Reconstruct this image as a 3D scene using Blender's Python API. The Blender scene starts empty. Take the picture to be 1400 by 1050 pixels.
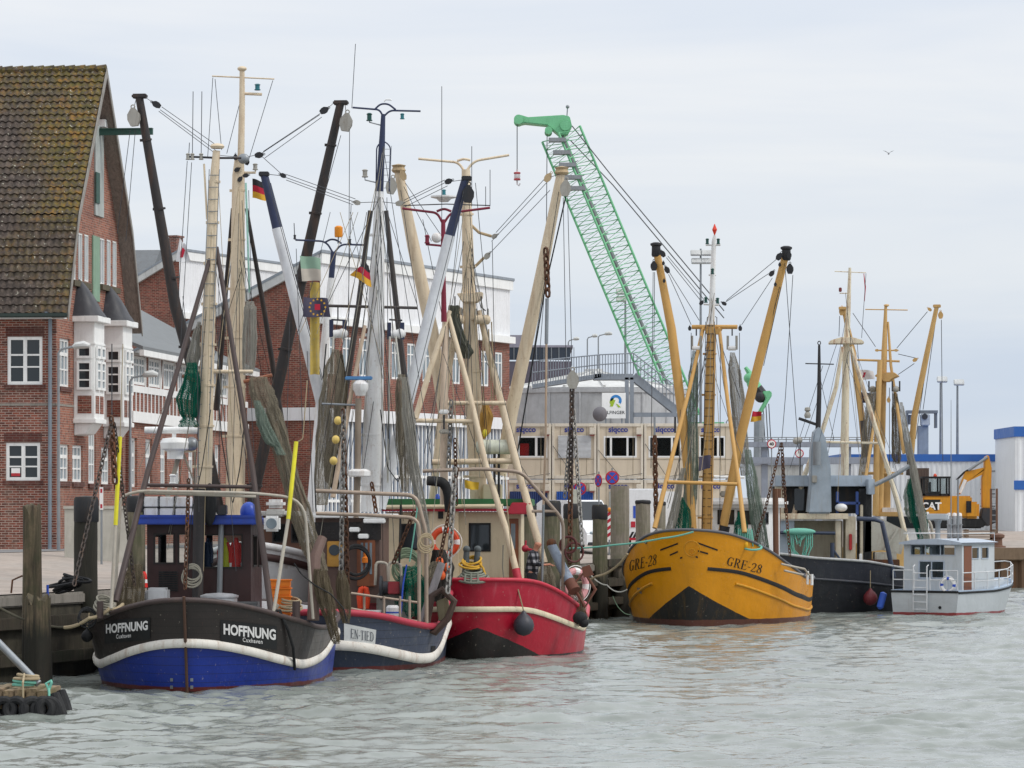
import bpy, bmesh, math, random
import numpy as np
from mathutils import Vector, Matrix, noise as mnoise
R = math.radians
random.seed(7)
scene = bpy.context.scene
COL = scene.collection
# ------------------------------------------------------------------ camera
FPX, CXP, HYP, CZ = 5000.0, 700.0, 690.0, 4.1
cam_data = bpy.data.cameras.new("camera")
cam_data.sensor_width = 36.0
cam_data.lens = 36.0 * FPX / 1400.0
cam_data.shift_y = (HYP - 525.0) / 1400.0
cam_data.clip_start = 1.0
cam_data.clip_end = 6000.0
cam = bpy.data.objects.new("camera", cam_data)
COL.objects.link(cam)
cam.location = (0, 0, CZ)
cam.rotation_euler = (R(90), 0, 0)
scene.camera = cam
# ------------------------------------------------------------------ sky and sun
SUN_EL, SUN_AZ = 48.0, 112.0          # azimuth clockwise from +Y (view direction), so 112 = right, a little towards the viewer
world = bpy.data.worlds.new("World")
scene.world = world
world.use_nodes = True
wn, wl = world.node_tree.nodes, world.node_tree.links
wn.clear()
w_out = wn.new("ShaderNodeOutputWorld")
w_bg = wn.new("ShaderNodeBackground")
w_bg.inputs[1].default_value = 1.0
w_sky = wn.new("ShaderNodeTexSky")
w_sky.sky_type = 'NISHITA'
w_sky.sun_disc = False
w_sky.sun_elevation = R(SUN_EL)
w_sky.sun_rotation = R(SUN_AZ)
w_sky.air_density, w_sky.dust_density = 1.0, 2.0
w_mul = wn.new("ShaderNodeMixRGB"); w_mul.blend_type = 'MULTIPLY'; w_mul.inputs[0].default_value = 1
w_mul.inputs[2].default_value = (0.11, 0.11, 0.11, 1)
wl.new(w_sky.outputs[0], w_mul.inputs[1])
w_tc = wn.new("ShaderNodeTexCoord")
w_sep = wn.new("ShaderNodeSeparateXYZ")
wl.new(w_tc.outputs['Generated'], w_sep.inputs[0])
w_map = wn.new("ShaderNodeMapping"); w_map.inputs['Scale'].default_value = (2.6, 2.6, 20.0)
wl.new(w_tc.outputs['Generated'], w_map.inputs[0])
w_noise = wn.new("ShaderNodeTexNoise"); w_noise.inputs['Scale'].default_value = 1.0
w_noise.inputs['Detail'].default_value = 5; w_noise.inputs['Roughness'].default_value = 0.55
w_noise.inputs['Distortion'].default_value = 0.6
wl.new(w_map.outputs[0], w_noise.inputs[0])
w_ramp = wn.new("ShaderNodeValToRGB")
w_ramp.color_ramp.elements[0].position = 0.36; w_ramp.color_ramp.elements[0].color = (0.735, 0.80, 0.91, 1)
w_ramp.color_ramp.elements[1].position = 0.62; w_ramp.color_ramp.elements[1].color = (0.90, 0.92, 0.955, 1)
wl.new(w_noise.outputs[0], w_ramp.inputs[0])
w_grad = wn.new("ShaderNodeMapRange")
w_grad.inputs['From Min'].default_value = 0.0; w_grad.inputs['From Max'].default_value = 1.0
w_grad.inputs['To Min'].default_value = 0.93; w_grad.inputs['To Max'].default_value = 1.75
wl.new(w_sep.outputs[2], w_grad.inputs[0])
w_cl = wn.new("ShaderNodeMixRGB"); w_cl.blend_type = 'MULTIPLY'; w_cl.inputs[0].default_value = 1
wl.new(w_ramp.outputs[0], w_cl.inputs[1]); wl.new(w_grad.outputs[0], w_cl.inputs[2])
w_tint = wn.new("ShaderNodeValToRGB"); w_tint.color_ramp.elements[0].position = 0.0; w_tint.color_ramp.elements[0].color = (0.89, 0.95, 1.005, 1)
w_tint.color_ramp.elements[1].position = 0.14; w_tint.color_ramp.elements[1].color = (1.06, 1.035, 1.0, 1)
wl.new(w_sep.outputs[2], w_tint.inputs[0])
w_cl2 = wn.new("ShaderNodeMixRGB"); w_cl2.blend_type = 'MULTIPLY'; w_cl2.inputs[0].default_value = 1
wl.new(w_cl.outputs[0], w_cl2.inputs[1]); wl.new(w_tint.outputs[0], w_cl2.inputs[2])
w_mix = wn.new("ShaderNodeMixRGB"); w_mix.inputs[0].default_value = 0.88
wl.new(w_mul.outputs[0], w_mix.inputs[1]); wl.new(w_cl2.outputs[0], w_mix.inputs[2])
wl.new(w_mix.outputs[0], w_bg.inputs[0]); wl.new(w_bg.outputs[0], w_out.inputs[0])
sun_d = bpy.data.lights.new("sun", 'SUN')
sun_d.energy = 1.5; sun_d.angle = R(11); sun_d.color = (1.0, 0.96, 0.9)
sun = bpy.data.objects.new("sun", sun_d); COL.objects.link(sun)
sdir = Vector((math.cos(R(SUN_EL)) * math.sin(R(SUN_AZ)), math.cos(R(SUN_EL)) * math.cos(R(SUN_AZ)), math.sin(R(SUN_EL))))
sun.rotation_euler = sdir.to_track_quat('Z', 'Y').to_euler()
scene.view_settings.view_transform = 'Standard'
scene.view_settings.look = 'None'
scene.view_settings.exposure = 0.0
scene.view_settings.gamma = 1.0
scene.render.engine = 'CYCLES'
scene.cycles.max_bounces = 5
scene.cycles.transparent_max_bounces = 12
scene.cycles.use_denoising = True
# ------------------------------------------------------------------ materials
def lin(h):
 h = h.lstrip('#')
 c = [int(h[i:i + 2], 16) / 255 for i in (0, 2, 4)]
 return tuple(x / 12.92 if x <= 0.04045 else ((x + 0.055) / 1.055) ** 2.4 for x in c)
class NT:
 def __init__(s, name):
  s.m = bpy.data.materials.new(name); s.m.use_nodes = True
  s.n, s.l = s.m.node_tree.nodes, s.m.node_tree.links
  s.b = s.n["Principled BSDF"]; s.out = s.n["Material Output"]
  s.tc = s.n.new("ShaderNodeTexCoord")
 def node(s, t, **k):
  n = s.n.new(t)
  for a, v in k.items(): setattr(n, a, v)
  return n
 def link(s, a, b): s.l.new(a, b)
 def mapped(s, scale, src=None):
  m = s.node("ShaderNodeMapping"); m.inputs['Scale'].default_value = scale
  s.link(src or s.tc.outputs['Object'], m.inputs[0]); return m.outputs[0]
 def noise(s, scale, detail=4, rough=.6, vec=None, dist=0):
  n = s.node("ShaderNodeTexNoise"); n.inputs['Scale'].default_value = scale
  n.inputs['Detail'].default_value = detail; n.inputs['Roughness'].default_value = rough
  n.inputs['Distortion'].default_value = dist
  s.link(vec or s.tc.outputs['Object'], n.inputs[0]); return n.outputs[0]
 def ramp(s, fac, stops):
  r = s.node("ShaderNodeValToRGB"); e = r.color_ramp.elements
  while len(e) > 1: e.remove(e[-1])
  e[0].position = stops[0][0]; e[0].color = (*stops[0][1], 1) if len(stops[0][1]) == 3 else stops[0][1]
  for p, c in stops[1:]:
   q = e.new(p); q.color = (*c, 1)
  s.link(fac, r.inputs[0]); return r.outputs[0]
 def mix(s, fac, a, b, mode='MIX'):
  m = s.node("ShaderNodeMixRGB"); m.blend_type = mode
  for i, v in ((0, fac), (1, a), (2, b)):
   if hasattr(v, 'is_linked'): s.link(v, m.inputs[i])
   elif i == 0: m.inputs[0].default_value = v
   else: m.inputs[i].default_value = (*v, 1)
  return m.outputs[0]
 def math(s, op, a, b=0.0):
  m = s.node("ShaderNodeMath"); m.operation = op
  for i, v in ((0, a), (1, b)):
   if hasattr(v, 'is_linked'): s.link(v, m.inputs[i])
   else: m.inputs[i].default_value = v
  return m.outputs[0]
 def bump(s, h, strength=.3, dist=.02):
  b = s.node("ShaderNodeBump"); b.inputs['Strength'].default_value = strength
  b.inputs['Distance'].default_value = dist
  s.link(h, b.inputs['Height']); s.link(b.outputs[0], s.b.inputs['Normal'])
 def color(s, c):
  if hasattr(c, 'is_linked'): s.link(c, s.b.inputs['Base Color'])
  else: s.b.inputs['Base Color'].default_value = (*c, 1)
MATS = {}
def M(name, hexcol=None, rough=.55, metal=0.0, var=.16, dirt='4a3a2a', dirt_amt=.25, bump=.15, streak=True, spec=.4):
 """weathered paint / metal: colour drift, grime streaks running down, slight unevenness"""
 if name in MATS: return MATS[name]
 t = NT(name); c = lin(hexcol)
 n1 = t.noise(1.7, 5, .65)
 lo = tuple(x * (1 - var) for x in c); hi = tuple(min(1, x * (1 + var * .6)) for x in c)
 col = t.ramp(n1, [(.3, lo), (.7, hi)])
 if dirt_amt > 0:
  v = t.mapped((5, 5, .7) if streak else (3, 3, 3))
  n2 = t.noise(1.0, 6, .7, v, .4)
  f = t.ramp(n2, [(.5, (0, 0, 0)), (.78, (dirt_amt * 1.6,) * 3)])
  n3 = t.noise(14, 3, .6)
  f2 = t.ramp(n3, [(.6, (0, 0, 0)), (.75, (dirt_amt,) * 3)])
  col = t.mix(f, col, lin(dirt)); col = t.mix(f2, col, lin(dirt))
 t.color(col)
 rr = t.ramp(n1, [(.3, (max(.05, rough - .12),) * 3), (.7, (min(1, rough + .12),) * 3)])
 t.link(rr, t.b.inputs['Roughness'])
 t.b.inputs['Metallic'].default_value = metal
 t.b.inputs['Specular IOR Level'].default_value = spec
 if bump > 0: t.bump(t.noise(9, 4, .6), bump, .015)
 MATS[name] = t.m
 return t.m
def brick_mat(name, c1, c2, mortar, rough=.9, scale=1.0, mort=.009, moss=0):
 t = NT(name)
 sp = t.node("ShaderNodeSeparateXYZ"); t.link(t.tc.outputs['Object'], sp.inputs[0])
 u = t.math('ADD', sp.outputs[0], sp.outputs[1])
 cb = t.node("ShaderNodeCombineXYZ"); t.link(u, cb.inputs[0]); t.link(sp.outputs[2], cb.inputs[1])
 b = t.node("ShaderNodeTexBrick")
 t.link(cb.outputs[0], b.inputs[0])
 b.inputs['Color1'].default_value = (*lin(c1), 1); b.inputs['Color2'].default_value = (*lin(c2), 1)
 b.inputs['Mortar'].default_value = (*lin(mortar), 1)
 b.inputs['Scale'].default_value = scale; b.inputs['Mortar Size'].default_value = mort
 b.inputs['Mortar Smooth'].default_value = .2; b.inputs['Bias'].default_value = -.1
 b.inputs['Brick Width'].default_value = .25; b.inputs['Row Height'].default_value = .082
 n = t.noise(.35, 5, .65)
 col = t.mix(t.ramp(n, [(.35, (0, 0, 0)), (.7, (.5,) * 3)]), b.outputs[0], lin('4a2c25'))
 col = t.mix(t.ramp(t.noise(1.1, 6, .7, t.mapped((1.5, 1.5, .4))), [(.48, (0, 0, 0)), (.75, (.45,) * 3)]), col, lin('8a7a6c'))
 n2 = t.noise(5, 4, .7)
 col = t.mix(t.ramp(n2, [(.52, (0, 0, 0)), (.7, (.6,) * 3)]), col, lin('34211e'))
 t.color(col); t.b.inputs['Roughness'].default_value = rough
 t.bump(b.outputs['Fac'], -.5, .012)
 MATS[name] = t.m
 return t.m
def glass_mat(name, col='1c2226', rough=.06, alpha=.0):
 t = NT(name); t.color(lin(col)); t.b.inputs['Roughness'].default_value = rough
 t.b.inputs['Specular IOR Level'].default_value = .55
 if alpha > 0:
  tr = t.node("ShaderNodeBsdfTransparent"); tr.inputs[0].default_value = (.92, .95, .95, 1)
  mx = t.node("ShaderNodeMixShader"); mx.inputs[0].default_value = alpha
  t.link(t.b.outputs[0], mx.inputs[1]); t.link(tr.outputs[0], mx.inputs[2]); t.link(mx.outputs[0], t.out.inputs[0])
 MATS[name] = t.m
 return t.m
def wood_mat(name, c1, c2, moss=None, rough=.85, sc=(9, 9, .8), wet=None):
 t = NT(name); v = t.mapped(sc)
 n = t.noise(1.2, 7, .7, v, .5)
 col = t.ramp(n, [(.3, lin(c1)), (.7, lin(c2))])
 if moss:
  m = t.noise(1.1, 5, .7)
  col = t.mix(t.ramp(m, [(.45, (0, 0, 0)), (.65, (.75,) * 3)]), col, lin(moss))
 if wet is not None:
  sp = t.node("ShaderNodeSeparateXYZ"); t.link(t.tc.outputs['Object'], sp.inputs[0]); w = t.math('ADD', t.math('MULTIPLY', sp.outputs[2], 1.4), t.math('MULTIPLY', n, 1.2)); col = t.mix(t.ramp(t.math('SUBTRACT', w, wet), [(.2, (.88,) * 3), (.9, (0, 0, 0))]), col, lin('15150f'))
 t.color(col); t.b.inputs['Roughness'].default_value = rough
 t.bump(n, .7, .03)
 MATS[name] = t.m
 return t.m
def net_mat(name, c1, c2, mesh=80.0, hole=.89, rough=.95):
 """knotted twine: diamond mesh of cords over the darker netting behind"""
 t = NT(name)
 sp = t.node("ShaderNodeSeparateXYZ"); t.link(t.tc.outputs['Object'], sp.inputs[0])
 u = t.math('ADD', sp.outputs[0], sp.outputs[1])
 a = t.math('SINE', t.math('MULTIPLY', t.math('ADD', u, sp.outputs[2]), mesh))
 b = t.math('SINE', t.math('MULTIPLY', t.math('SUBTRACT', u, sp.outputs[2]), mesh))
 mx = t.math('MAXIMUM', t.math('ABSOLUTE', a), t.math('ABSOLUTE', b))
 n = t.noise(4, 6, .75, t.mapped((6, 6, .5)))
 f = t.math('MULTIPLY', t.math('ADD', t.math('MULTIPLY', t.math('POWER', mx, 2.0), .5), .45), t.ramp(n, [(.34, (.0,) * 3), (.66, (1,) * 3)]))
 col = t.mix(f, lin(c1), lin(c2)); t.color(col)
 t.b.inputs['Roughness'].default_value = rough
 t.b.inputs['Specular IOR Level'].default_value = .1
 t.bump(f, .8, .03)
 if hole > 0:
  tr = t.node("ShaderNodeBsdfTransparent"); ms = t.node("ShaderNodeMixShader")
  hf = t.math('LESS_THAN', mx, hole)
  t.link(hf, ms.inputs[0]); t.link(t.b.outputs[0], ms.inputs[1]); t.link(tr.outputs[0], ms.inputs[2]); t.link(ms.outputs[0], t.out.inputs[0])
 MATS[name] = t.m
 return t.m
# ------------------------------------------------------------------ mesh builder
class MB:
 def __init__(s): s.v = []; s.f = []; s.mi = []; s.cur = 0
 def add(s, vs, fs):
  o = len(s.v); s.v.extend([tuple(x) for x in vs])
  for f in fs: s.f.append([i + o for i in f]); s.mi.append(s.cur)
  return s
 def hexa(s, p):          # 8 points: bottom 4, top 4 (ccw)
  return s.add(p, [(3, 2, 1, 0), (4, 5, 6, 7), (0, 1, 5, 4), (1, 2, 6, 5), (2, 3, 7, 6), (3, 0, 4, 7)])
 def box(s, x0, x1, y0, y1, z0, z1):
  x0, x1 = min(x0, x1), max(x0, x1); y0, y1 = min(y0, y1), max(y0, y1); z0, z1 = min(z0, z1), max(z0, z1)
  return s.hexa([(x0, y0, z0), (x1, y0, z0), (x1, y1, z0), (x0, y1, z0), (x0, y0, z1), (x1, y0, z1), (x1, y1, z1), (x0, y1, z1)])
 def obox(s, O, U, V, N, u0, u1, v0, v1, n0, n1):
  O, U, V, N = map(Vector, (O, U, V, N))
  g = lambda u, v, n: O + U * u + V * v + N * n
  return s.hexa([g(u0, v0, n0), g(u1, v0, n0), g(u1, v0, n1), g(u0, v0, n1), g(u0, v1, n0), g(u1, v1, n0), g(u1, v1, n1), g(u0, v1, n1)])
 def bar(s, p, q, w, h=None, up=(0, 0, 1)):
  p, q = Vector(p), Vector(q); h = h or w; d = (q - p).normalized(); up = Vector(up)
  if abs(d.dot(up)) > .97: up = Vector((0, 1, 0))
  a = d.cross(up).normalized(); b = a.cross(d)
  c = [a * (sx * w / 2) + b * (sy * h / 2) for sx, sy in ((-1, -1), (1, -1), (1, 1), (-1, 1))]
  return s.add([p + x for x in c] + [q + x for x in c], [(3, 2, 1, 0), (4, 5, 6, 7), (0, 1, 5, 4), (1, 2, 6, 5), (2, 3, 7, 6), (3, 0, 4, 7)])
 def tube(s, pts, r, n=8, closed=False, flat=1.0):
  P = [Vector(p) for p in pts]; m = len(P)
  rs = r if isinstance(r, (list, tuple)) else [r] * m
  vs = []; ref = None
  for i in range(m):
   if closed: d = P[(i + 1) % m] - P[i - 1]
   else: d = P[min(i + 1, m - 1)] - P[max(i - 1, 0)]
   if d.length < 1e-9: d = Vector((0, 0, 1))
   d.normalize()
   if ref is None:
    ref = Vector((0, 0, 1)) if abs(d.z) < .9 else Vector((0, 1, 0))
   a = ref - d * ref.dot(d)
   if a.length < 1e-5: a = d.orthogonal()
   a.normalize(); ref = a; b = d.cross(a)
   for k in range(n):
    an = 2 * math.pi * k / n
    vs.append(P[i] + a * (math.cos(an) * rs[i]) + b * (math.sin(an) * rs[i] * flat))
  fs = []
  for i in range(m if closed else m - 1):
   j = (i + 1) % m
   for k in range(n):
    k2 = (k + 1) % n
    fs.append((i * n + k, i * n + k2, j * n + k2, j * n + k))
  if not closed:
   fs.append(tuple(range(n - 1, -1, -1))); fs.append(tuple(range((m - 1) * n, m * n)))
  return s.add(vs, fs)
 def ell(s, c, rx, ry=None, rz=None, nu=14, nv=9):
  ry = ry or rx; rz = rz or rx; c = Vector(c); vs = []; fs = []
  for j in range(1, nv):
   th = math.pi * j / nv
   for i in range(nu):
    ph = 2 * math.pi * i / nu
    vs.append(c + Vector((rx * math.sin(th) * math.cos(ph), ry * math.sin(th) * math.sin(ph), rz * math.cos(th))))
  t = len(vs); vs += [c + Vector((0, 0, rz)), c - Vector((0, 0, rz))]
  for j in range(nv - 2):
   for i in range(nu):
    i2 = (i + 1) % nu
    fs.append((j * nu + i, (j + 1) * nu + i, (j + 1) * nu + i2, j * nu + i2))
  for i in range(nu):
   i2 = (i + 1) % nu
   fs.append((t, i, i2)); fs.append((t + 1, (nv - 2) * nu + i2, (nv - 2) * nu + i))
  return s.add(vs, fs)
 def lathe(s, c, prof, n=14, axis=(0, 0, 1)):
  c = Vector(c); ax = Vector(axis).normalized(); a = ax.orthogonal().normalized(); b = ax.cross(a)
  vs = []; fs = []; m = len(prof)
  for r, z in prof:
   for k in range(n):
    an = 2 * math.pi * k / n
    vs.append(c + ax * z + a * (r * math.cos(an)) + b * (r * math.sin(an)))
  for i in range(m - 1):
   for k in range(n):
    k2 = (k + 1) % n
    fs.append((i * n + k, i * n + k2, (i + 1) * n + k2, (i + 1) * n + k))
  fs.append(tuple(range(n - 1, -1, -1))); fs.append(tuple(range((m - 1) * n, m * n)))
  return s.add(vs, fs)
 def torus(s, c, axis, Rr, r, n=20, m=8, a0=0, a1=360):
  c = Vector(c); ax = Vector(axis).normalized(); a = ax.orthogonal().normalized(); b = ax.cross(a)
  full = abs(a1 - a0) >= 360
  k = n if full else n + 1
  pts = [c + a * (Rr * math.cos(R(a0 + (a1 - a0) * i / n))) + b * (Rr * math.sin(R(a0 + (a1 - a0) * i / n))) for i in range(k)]
  return s.tube(pts, r, m, closed=full)
 def prism(s, pts, vec):
  n = len(pts); vec = Vector(vec)
  vs = [Vector(p) for p in pts] + [Vector(p) + vec for p in pts]
  fs = [tuple(range(n - 1, -1, -1)), tuple(range(n, 2 * n))] + [(i, (i + 1) % n, (i + 1) % n + n, i + n) for i in range(n)]
  return s.add(vs, fs)
 def grid(s, fn, nu, nv, closeu=False):
  vs = [fn(i / (nu if closeu else nu - 1), j / (nv - 1)) for j in range(nv) for i in range(nu)]
  fs = []
  for j in range(nv - 1):
   for i in range(nu if closeu else nu - 1):
    i2 = (i + 1) % nu
    fs.append((j * nu + i, j * nu + i2, (j + 1) * nu + i2, (j + 1) * nu + i))
  return s.add(vs, fs)
 def chain(s, p, q, link=.16, r=.02, sag=0.0):
  p, q = Vector(p), Vector(q); L = (q - p).length; n = max(2, int(L / (link * .72)))
  for i in range(n):
   t0, t1 = i / n, (i + 1) / n
   f = lambda t: p.lerp(q, t) - Vector((0, 0, sag * 4 * t * (1 - t)))
   a, b = f(t0), f(t1); d = (b - a).normalized(); c = (a + b) / 2
   e = d.orthogonal().normalized(); e = e if i % 2 else d.cross(e)
   hl, hw = link / 2, link * .3
   pts = [c + d * (hl * x) + e * (hw * y) for x, y in ((-1, 0), (-.75, .8), (0, 1), (.75, .8), (1, 0), (.75, -.8), (0, -1), (-.75, -.8))]
   s.tube(pts, r, 4, closed=True)
  return s
 def rope(s, pts, r=.02, sag=0.0, n=5, seg=10):
  out = []
  for a, b in zip(pts[:-1], pts[1:]):
   a, b = Vector(a), Vector(b)
   for i in range(seg):
    t = i / seg; out.append(a.lerp(b, t) - Vector((0, 0, sag * 4 * t * (1 - t))))
  out.append(Vector(pts[-1]))
  return s.tube(out, r, n)
 def build(s, name, mats, parent=None, smooth=35, bevel=0.0):
  me = bpy.data.meshes.new(name)
  me.from_pydata([tuple(x) for x in s.v], [], s.f)
  mats = mats if isinstance(mats, (list, tuple)) else [mats]
  for m in mats: me.materials.append(MATS[m] if isinstance(m, str) else m)
  if len(mats) > 1: me.polygons.foreach_set('material_index', s.mi)
  bm = bmesh.new(); bm.from_mesh(me)
  bmesh.ops.recalc_face_normals(bm, faces=bm.faces)
  if bevel > 0:
   ed = [e for e in bm.edges if len(e.link_faces) == 2 and e.calc_face_angle(0) > R(40)]
   bmesh.ops.bevel(bm, geom=ed, offset=bevel, segments=2, affect='EDGES', clamp_overlap=True)
  bm.to_mesh(me); bm.free()
  if smooth:
   me.polygons.foreach_set('use_smooth', [True] * len(me.polygons))
   me.set_sharp_from_angle(angle=R(smooth))
  o = bpy.data.objects.new(name, me); COL.objects.link(o)
  if parent is not None: o.parent = parent
  return o
def tag(o, label=None, cat=None, group=None, kind=None):
 if label: o['label'] = label
 if cat: o['category'] = cat
 if group: o['group'] = group
 if kind: o['kind'] = kind
 return o
class Ctx:
 """A thing's root Empty at its base, with a local frame (+x to the right of the view, +y away, +z up)."""
 def __init__(s, name, label, cat, loc, ang=0.0, group=None):
  s.e = bpy.data.objects.new(name, None); COL.objects.link(s.e)
  s.e.empty_display_size = .3
  s.e.location = loc; s.e.rotation_euler = (0, 0, -ang)
  tag(s.e, label, cat, group)
  s.loc = Vector(loc); s.R = Matrix.Rotation(-ang, 3, 'Z'); s.Ri = s.R.transposed()
  s.o = s.Ri @ (Vector((0, 0, CZ)) - s.loc)
 def ray(s, px, py): return s.Ri @ Vector(((px - CXP) / FPX, 1.0, (HYP - py) / FPX))
 def q(s, px, py, y):          # point of the photo's ray at local depth y
  d = s.ray(px, py); k = (y - s.o.y) / d.y; return s.o + d * k
 def qx(s, px, py, x):
  d = s.ray(px, py); k = (x - s.o.x) / d.x; return s.o + d * k
 def at(s, px, py, Y):         # world depth Y
  return s.Ri @ (W(px, py, Y) - s.loc)
 def world(s, p): return s.R @ Vector(p) + s.loc
def W(px, py, Y): return Vector(((px - CXP) * Y / FPX, Y, CZ + (HYP - py) * Y / FPX))
def wall(mb, O, U, N, us, vs, holes, depth=.14, top=None):
 """wall sheet in plane (O,U,z) cut by rectangular openings with reveals going inwards (-N); top(u) = gable outline"""
 O, U, N = map(Vector, (O, U, N)); Z = Vector((0, 0, 1))
 ul = sorted(set([round(x, 4) for x in us] + [round(h[i], 4) for h in holes for i in (0, 1)]))
 vl = sorted(set([round(x, 4) for x in vs] + [round(h[i], 4) for h in holes for i in (2, 3)]))
 g = lambda u, v, n=0: O + U * u + Z * v + N * n
 tp = top or (lambda u: vl[-1])
 for a, b in zip(ul[:-1], ul[1:]):
  for c, d in zip(vl[:-1], vl[1:]):
   um, vm = (a + b) / 2, (c + d) / 2
   if any(h[0] < um < h[1] and h[2] < vm < h[3] for h in holes): continue
   ta, tb = tp(a), tp(b)
   q = [(a, min(c, ta)), (b, min(c, tb)), (b, min(d, tb)), (a, min(d, ta))]
   if max(abs(q[3][1] - q[0][1]), abs(q[2][1] - q[1][1])) < 1e-4: continue
   p = []
   for x in q:
    if not p or (abs(x[0] - p[-1][0]) + abs(x[1] - p[-1][1])) > 1e-5: p.append(x)
   mb.add([g(*x) for x in p], [tuple(range(len(p)))])
 for u0, u1, v0, v1 in holes:
  mb.add([g(u0, v0), g(u1, v0), g(u1, v1), g(u0, v1), g(u0, v0, -depth), g(u1, v0, -depth), g(u1, v1, -depth), g(u0, v1, -depth)],
               [(0, 1, 5, 4), (1, 2, 6, 5), (2, 3, 7, 6), (3, 0, 4, 7)])
def window(ctx, O, U, N, h, fw=.07, cols=(), rows=(), glass='glass', frame='white_window', back=.10, name='window', bar=.045, parent=None):
 """window in an opening h=(u0,u1,v0,v1): frame + glazing bars as one part, pane as sub-part"""
 O, U, N = map(Vector, (O, U, N)); Z = (0, 0, 1); u0, u1, v0, v1 = h
 m = MB()
 n0, n1 = -back, -back + .07
 m.obox(O, U, Z, N, u0, u0 + fw, v0, v1, n0, n1); m.obox(O, U, Z, N, u1 - fw, u1, v0, v1, n0, n1)
 m.obox(O, U, Z, N, u0 + fw, u1 - fw, v0, v0 + fw, n0, n1); m.obox(O, U, Z, N, u0 + fw, u1 - fw, v1 - fw, v1, n0, n1)
 for c, w in cols:
  x = u0 + (u1 - u0) * c; m.obox(O, U, Z, N, x - w / 2, x + w / 2, v0 + fw, v1 - fw, n0 + .008, n1 - .006)
 for c, w in rows:
  z = v0 + (v1 - v0) * c; m.obox(O, U, Z, N, u0 + fw, u1 - fw, z - w / 2, z + w / 2, n0 + .012, n1 - .01)
 f = m.build(name, frame, parent or ctx.e)
 p = MB(); p.obox(O, U, Z, N, u0 + fw * .5, u1 - fw * .5, v0 + fw * .5, v1 - fw * .5, n0 + .018, n0 + .026)
 p.build('pane', glass, f)
 return f
def text_mesh(txt, size, bold=.0, shear=0., space=1.0, align='CENTER', res=3):
 """flat lettering as (verts2d, faces)"""
 cu = bpy.data.curves.new('lettering', 'FONT'); cu.body = txt; cu.size = size; cu.offset = bold; cu.shear = shear
 cu.space_character = space; cu.align_x = align; cu.resolution_u = res; cu.fill_mode = 'FRONT'
 o = bpy.data.objects.new('lettering', cu); COL.objects.link(o)
 dg = bpy.context.evaluated_depsgraph_get(); dg.update()
 me = bpy.data.meshes.new_from_object(o.evaluated_get(dg))
 vs = [(v.co.x, v.co.y) for v in me.vertices]; fs = [tuple(p.vertices) for p in me.polygons]
 bpy.data.objects.remove(o); bpy.data.curves.remove(cu); bpy.data.meshes.remove(me)
 return vs, fs
SERIF = {  # hand-cut serif letters: (x0,y0,x1,y1,width) strokes in a unit-high box ; advance
 'G': ([(.52,.82,.40,.95,.05),(.40,.95,.25,.97,.05),(.25,.97,.10,.80,.08),(.10,.80,.06,.5,.12),(.06,.5,.10,.2,.12),(.10,.2,.25,.03,.08),(.25,.03,.42,.06,.05),(.46,.06,.46,.42,.10),(.34,.42,.58,.42,.045),(.53,.70,.53,.97,.035)], .68),
 'R': ([(.12,0,.12,1,.11),(.02,.02,.24,.02,.045),(.02,.98,.3,.98,.045),(.3,.98,.44,.86,.08),(.44,.86,.44,.66,.1),(.44,.66,.3,.52,.08),(.3,.52,.12,.52,.045),(.28,.52,.5,.04,.1),(.44,.02,.62,.02,.045)], .68),
 'E': ([(.12,0,.12,1,.11),(.02,.02,.5,.02,.05),(.02,.98,.48,.98,.05),(.12,.52,.36,.52,.045),(.36,.42,.36,.62,.035),(.48,.84,.48,1,.035),(.5,0,.52,.2,.035)], .62),
 'N': ([(.1,0,.1,1,.05),(.1,.98,.52,.03,.11),(.52,0,.52,1,.05),(.0,.02,.2,.02,.04),(.42,.98,.62,.98,.04),(.0,.98,.14,.98,.04)], .7),
 'T': ([(.28,0,.28,1,.11),(.02,.98,.54,.98,.05),(.17,.02,.39,.02,.045),(.03,.8,.03,1,.035),(.53,.8,.53,1,.035)], .62),
 'I': ([(.12,0,.12,1,.11),(.01,.02,.23,.02,.045),(.01,.98,.23,.98,.045)], .3),
 'D': ([(.12,0,.12,1,.11),(.02,.02,.3,.02,.045),(.02,.98,.3,.98,.045),(.3,.98,.48,.8,.08),(.48,.8,.52,.5,.11),(.52,.5,.48,.2,.11),(.48,.2,.3,.02,.08)], .68),
 '-': ([(.03,.4,.25,.4,.07)], .34),
 '2': ([(.04,.74,.1,.9,.08),(.1,.9,.24,.97,.06),(.24,.97,.38,.88,.09),(.38,.88,.4,.7,.1),(.4,.7,.28,.42,.08),(.28,.42,.04,.04,.05),(.02,.04,.44,.04,.08),(.44,.02,.46,.2,.035)], .56),
 '8': ([(.24,.98,.10,.88,.06),(.10,.88,.10,.66,.09),(.10,.66,.36,.42,.1),(.36,.42,.42,.22,.1),(.42,.22,.36,.06,.07),(.36,.06,.24,.02,.05),(.24,.02,.10,.08,.06),(.10,.08,.05,.24,.1),(.05,.24,.14,.44,.06),(.14,.44,.36,.62,.05),(.36,.62,.38,.86,.09),(.38,.86,.24,.98,.06)], .56),
}
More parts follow.
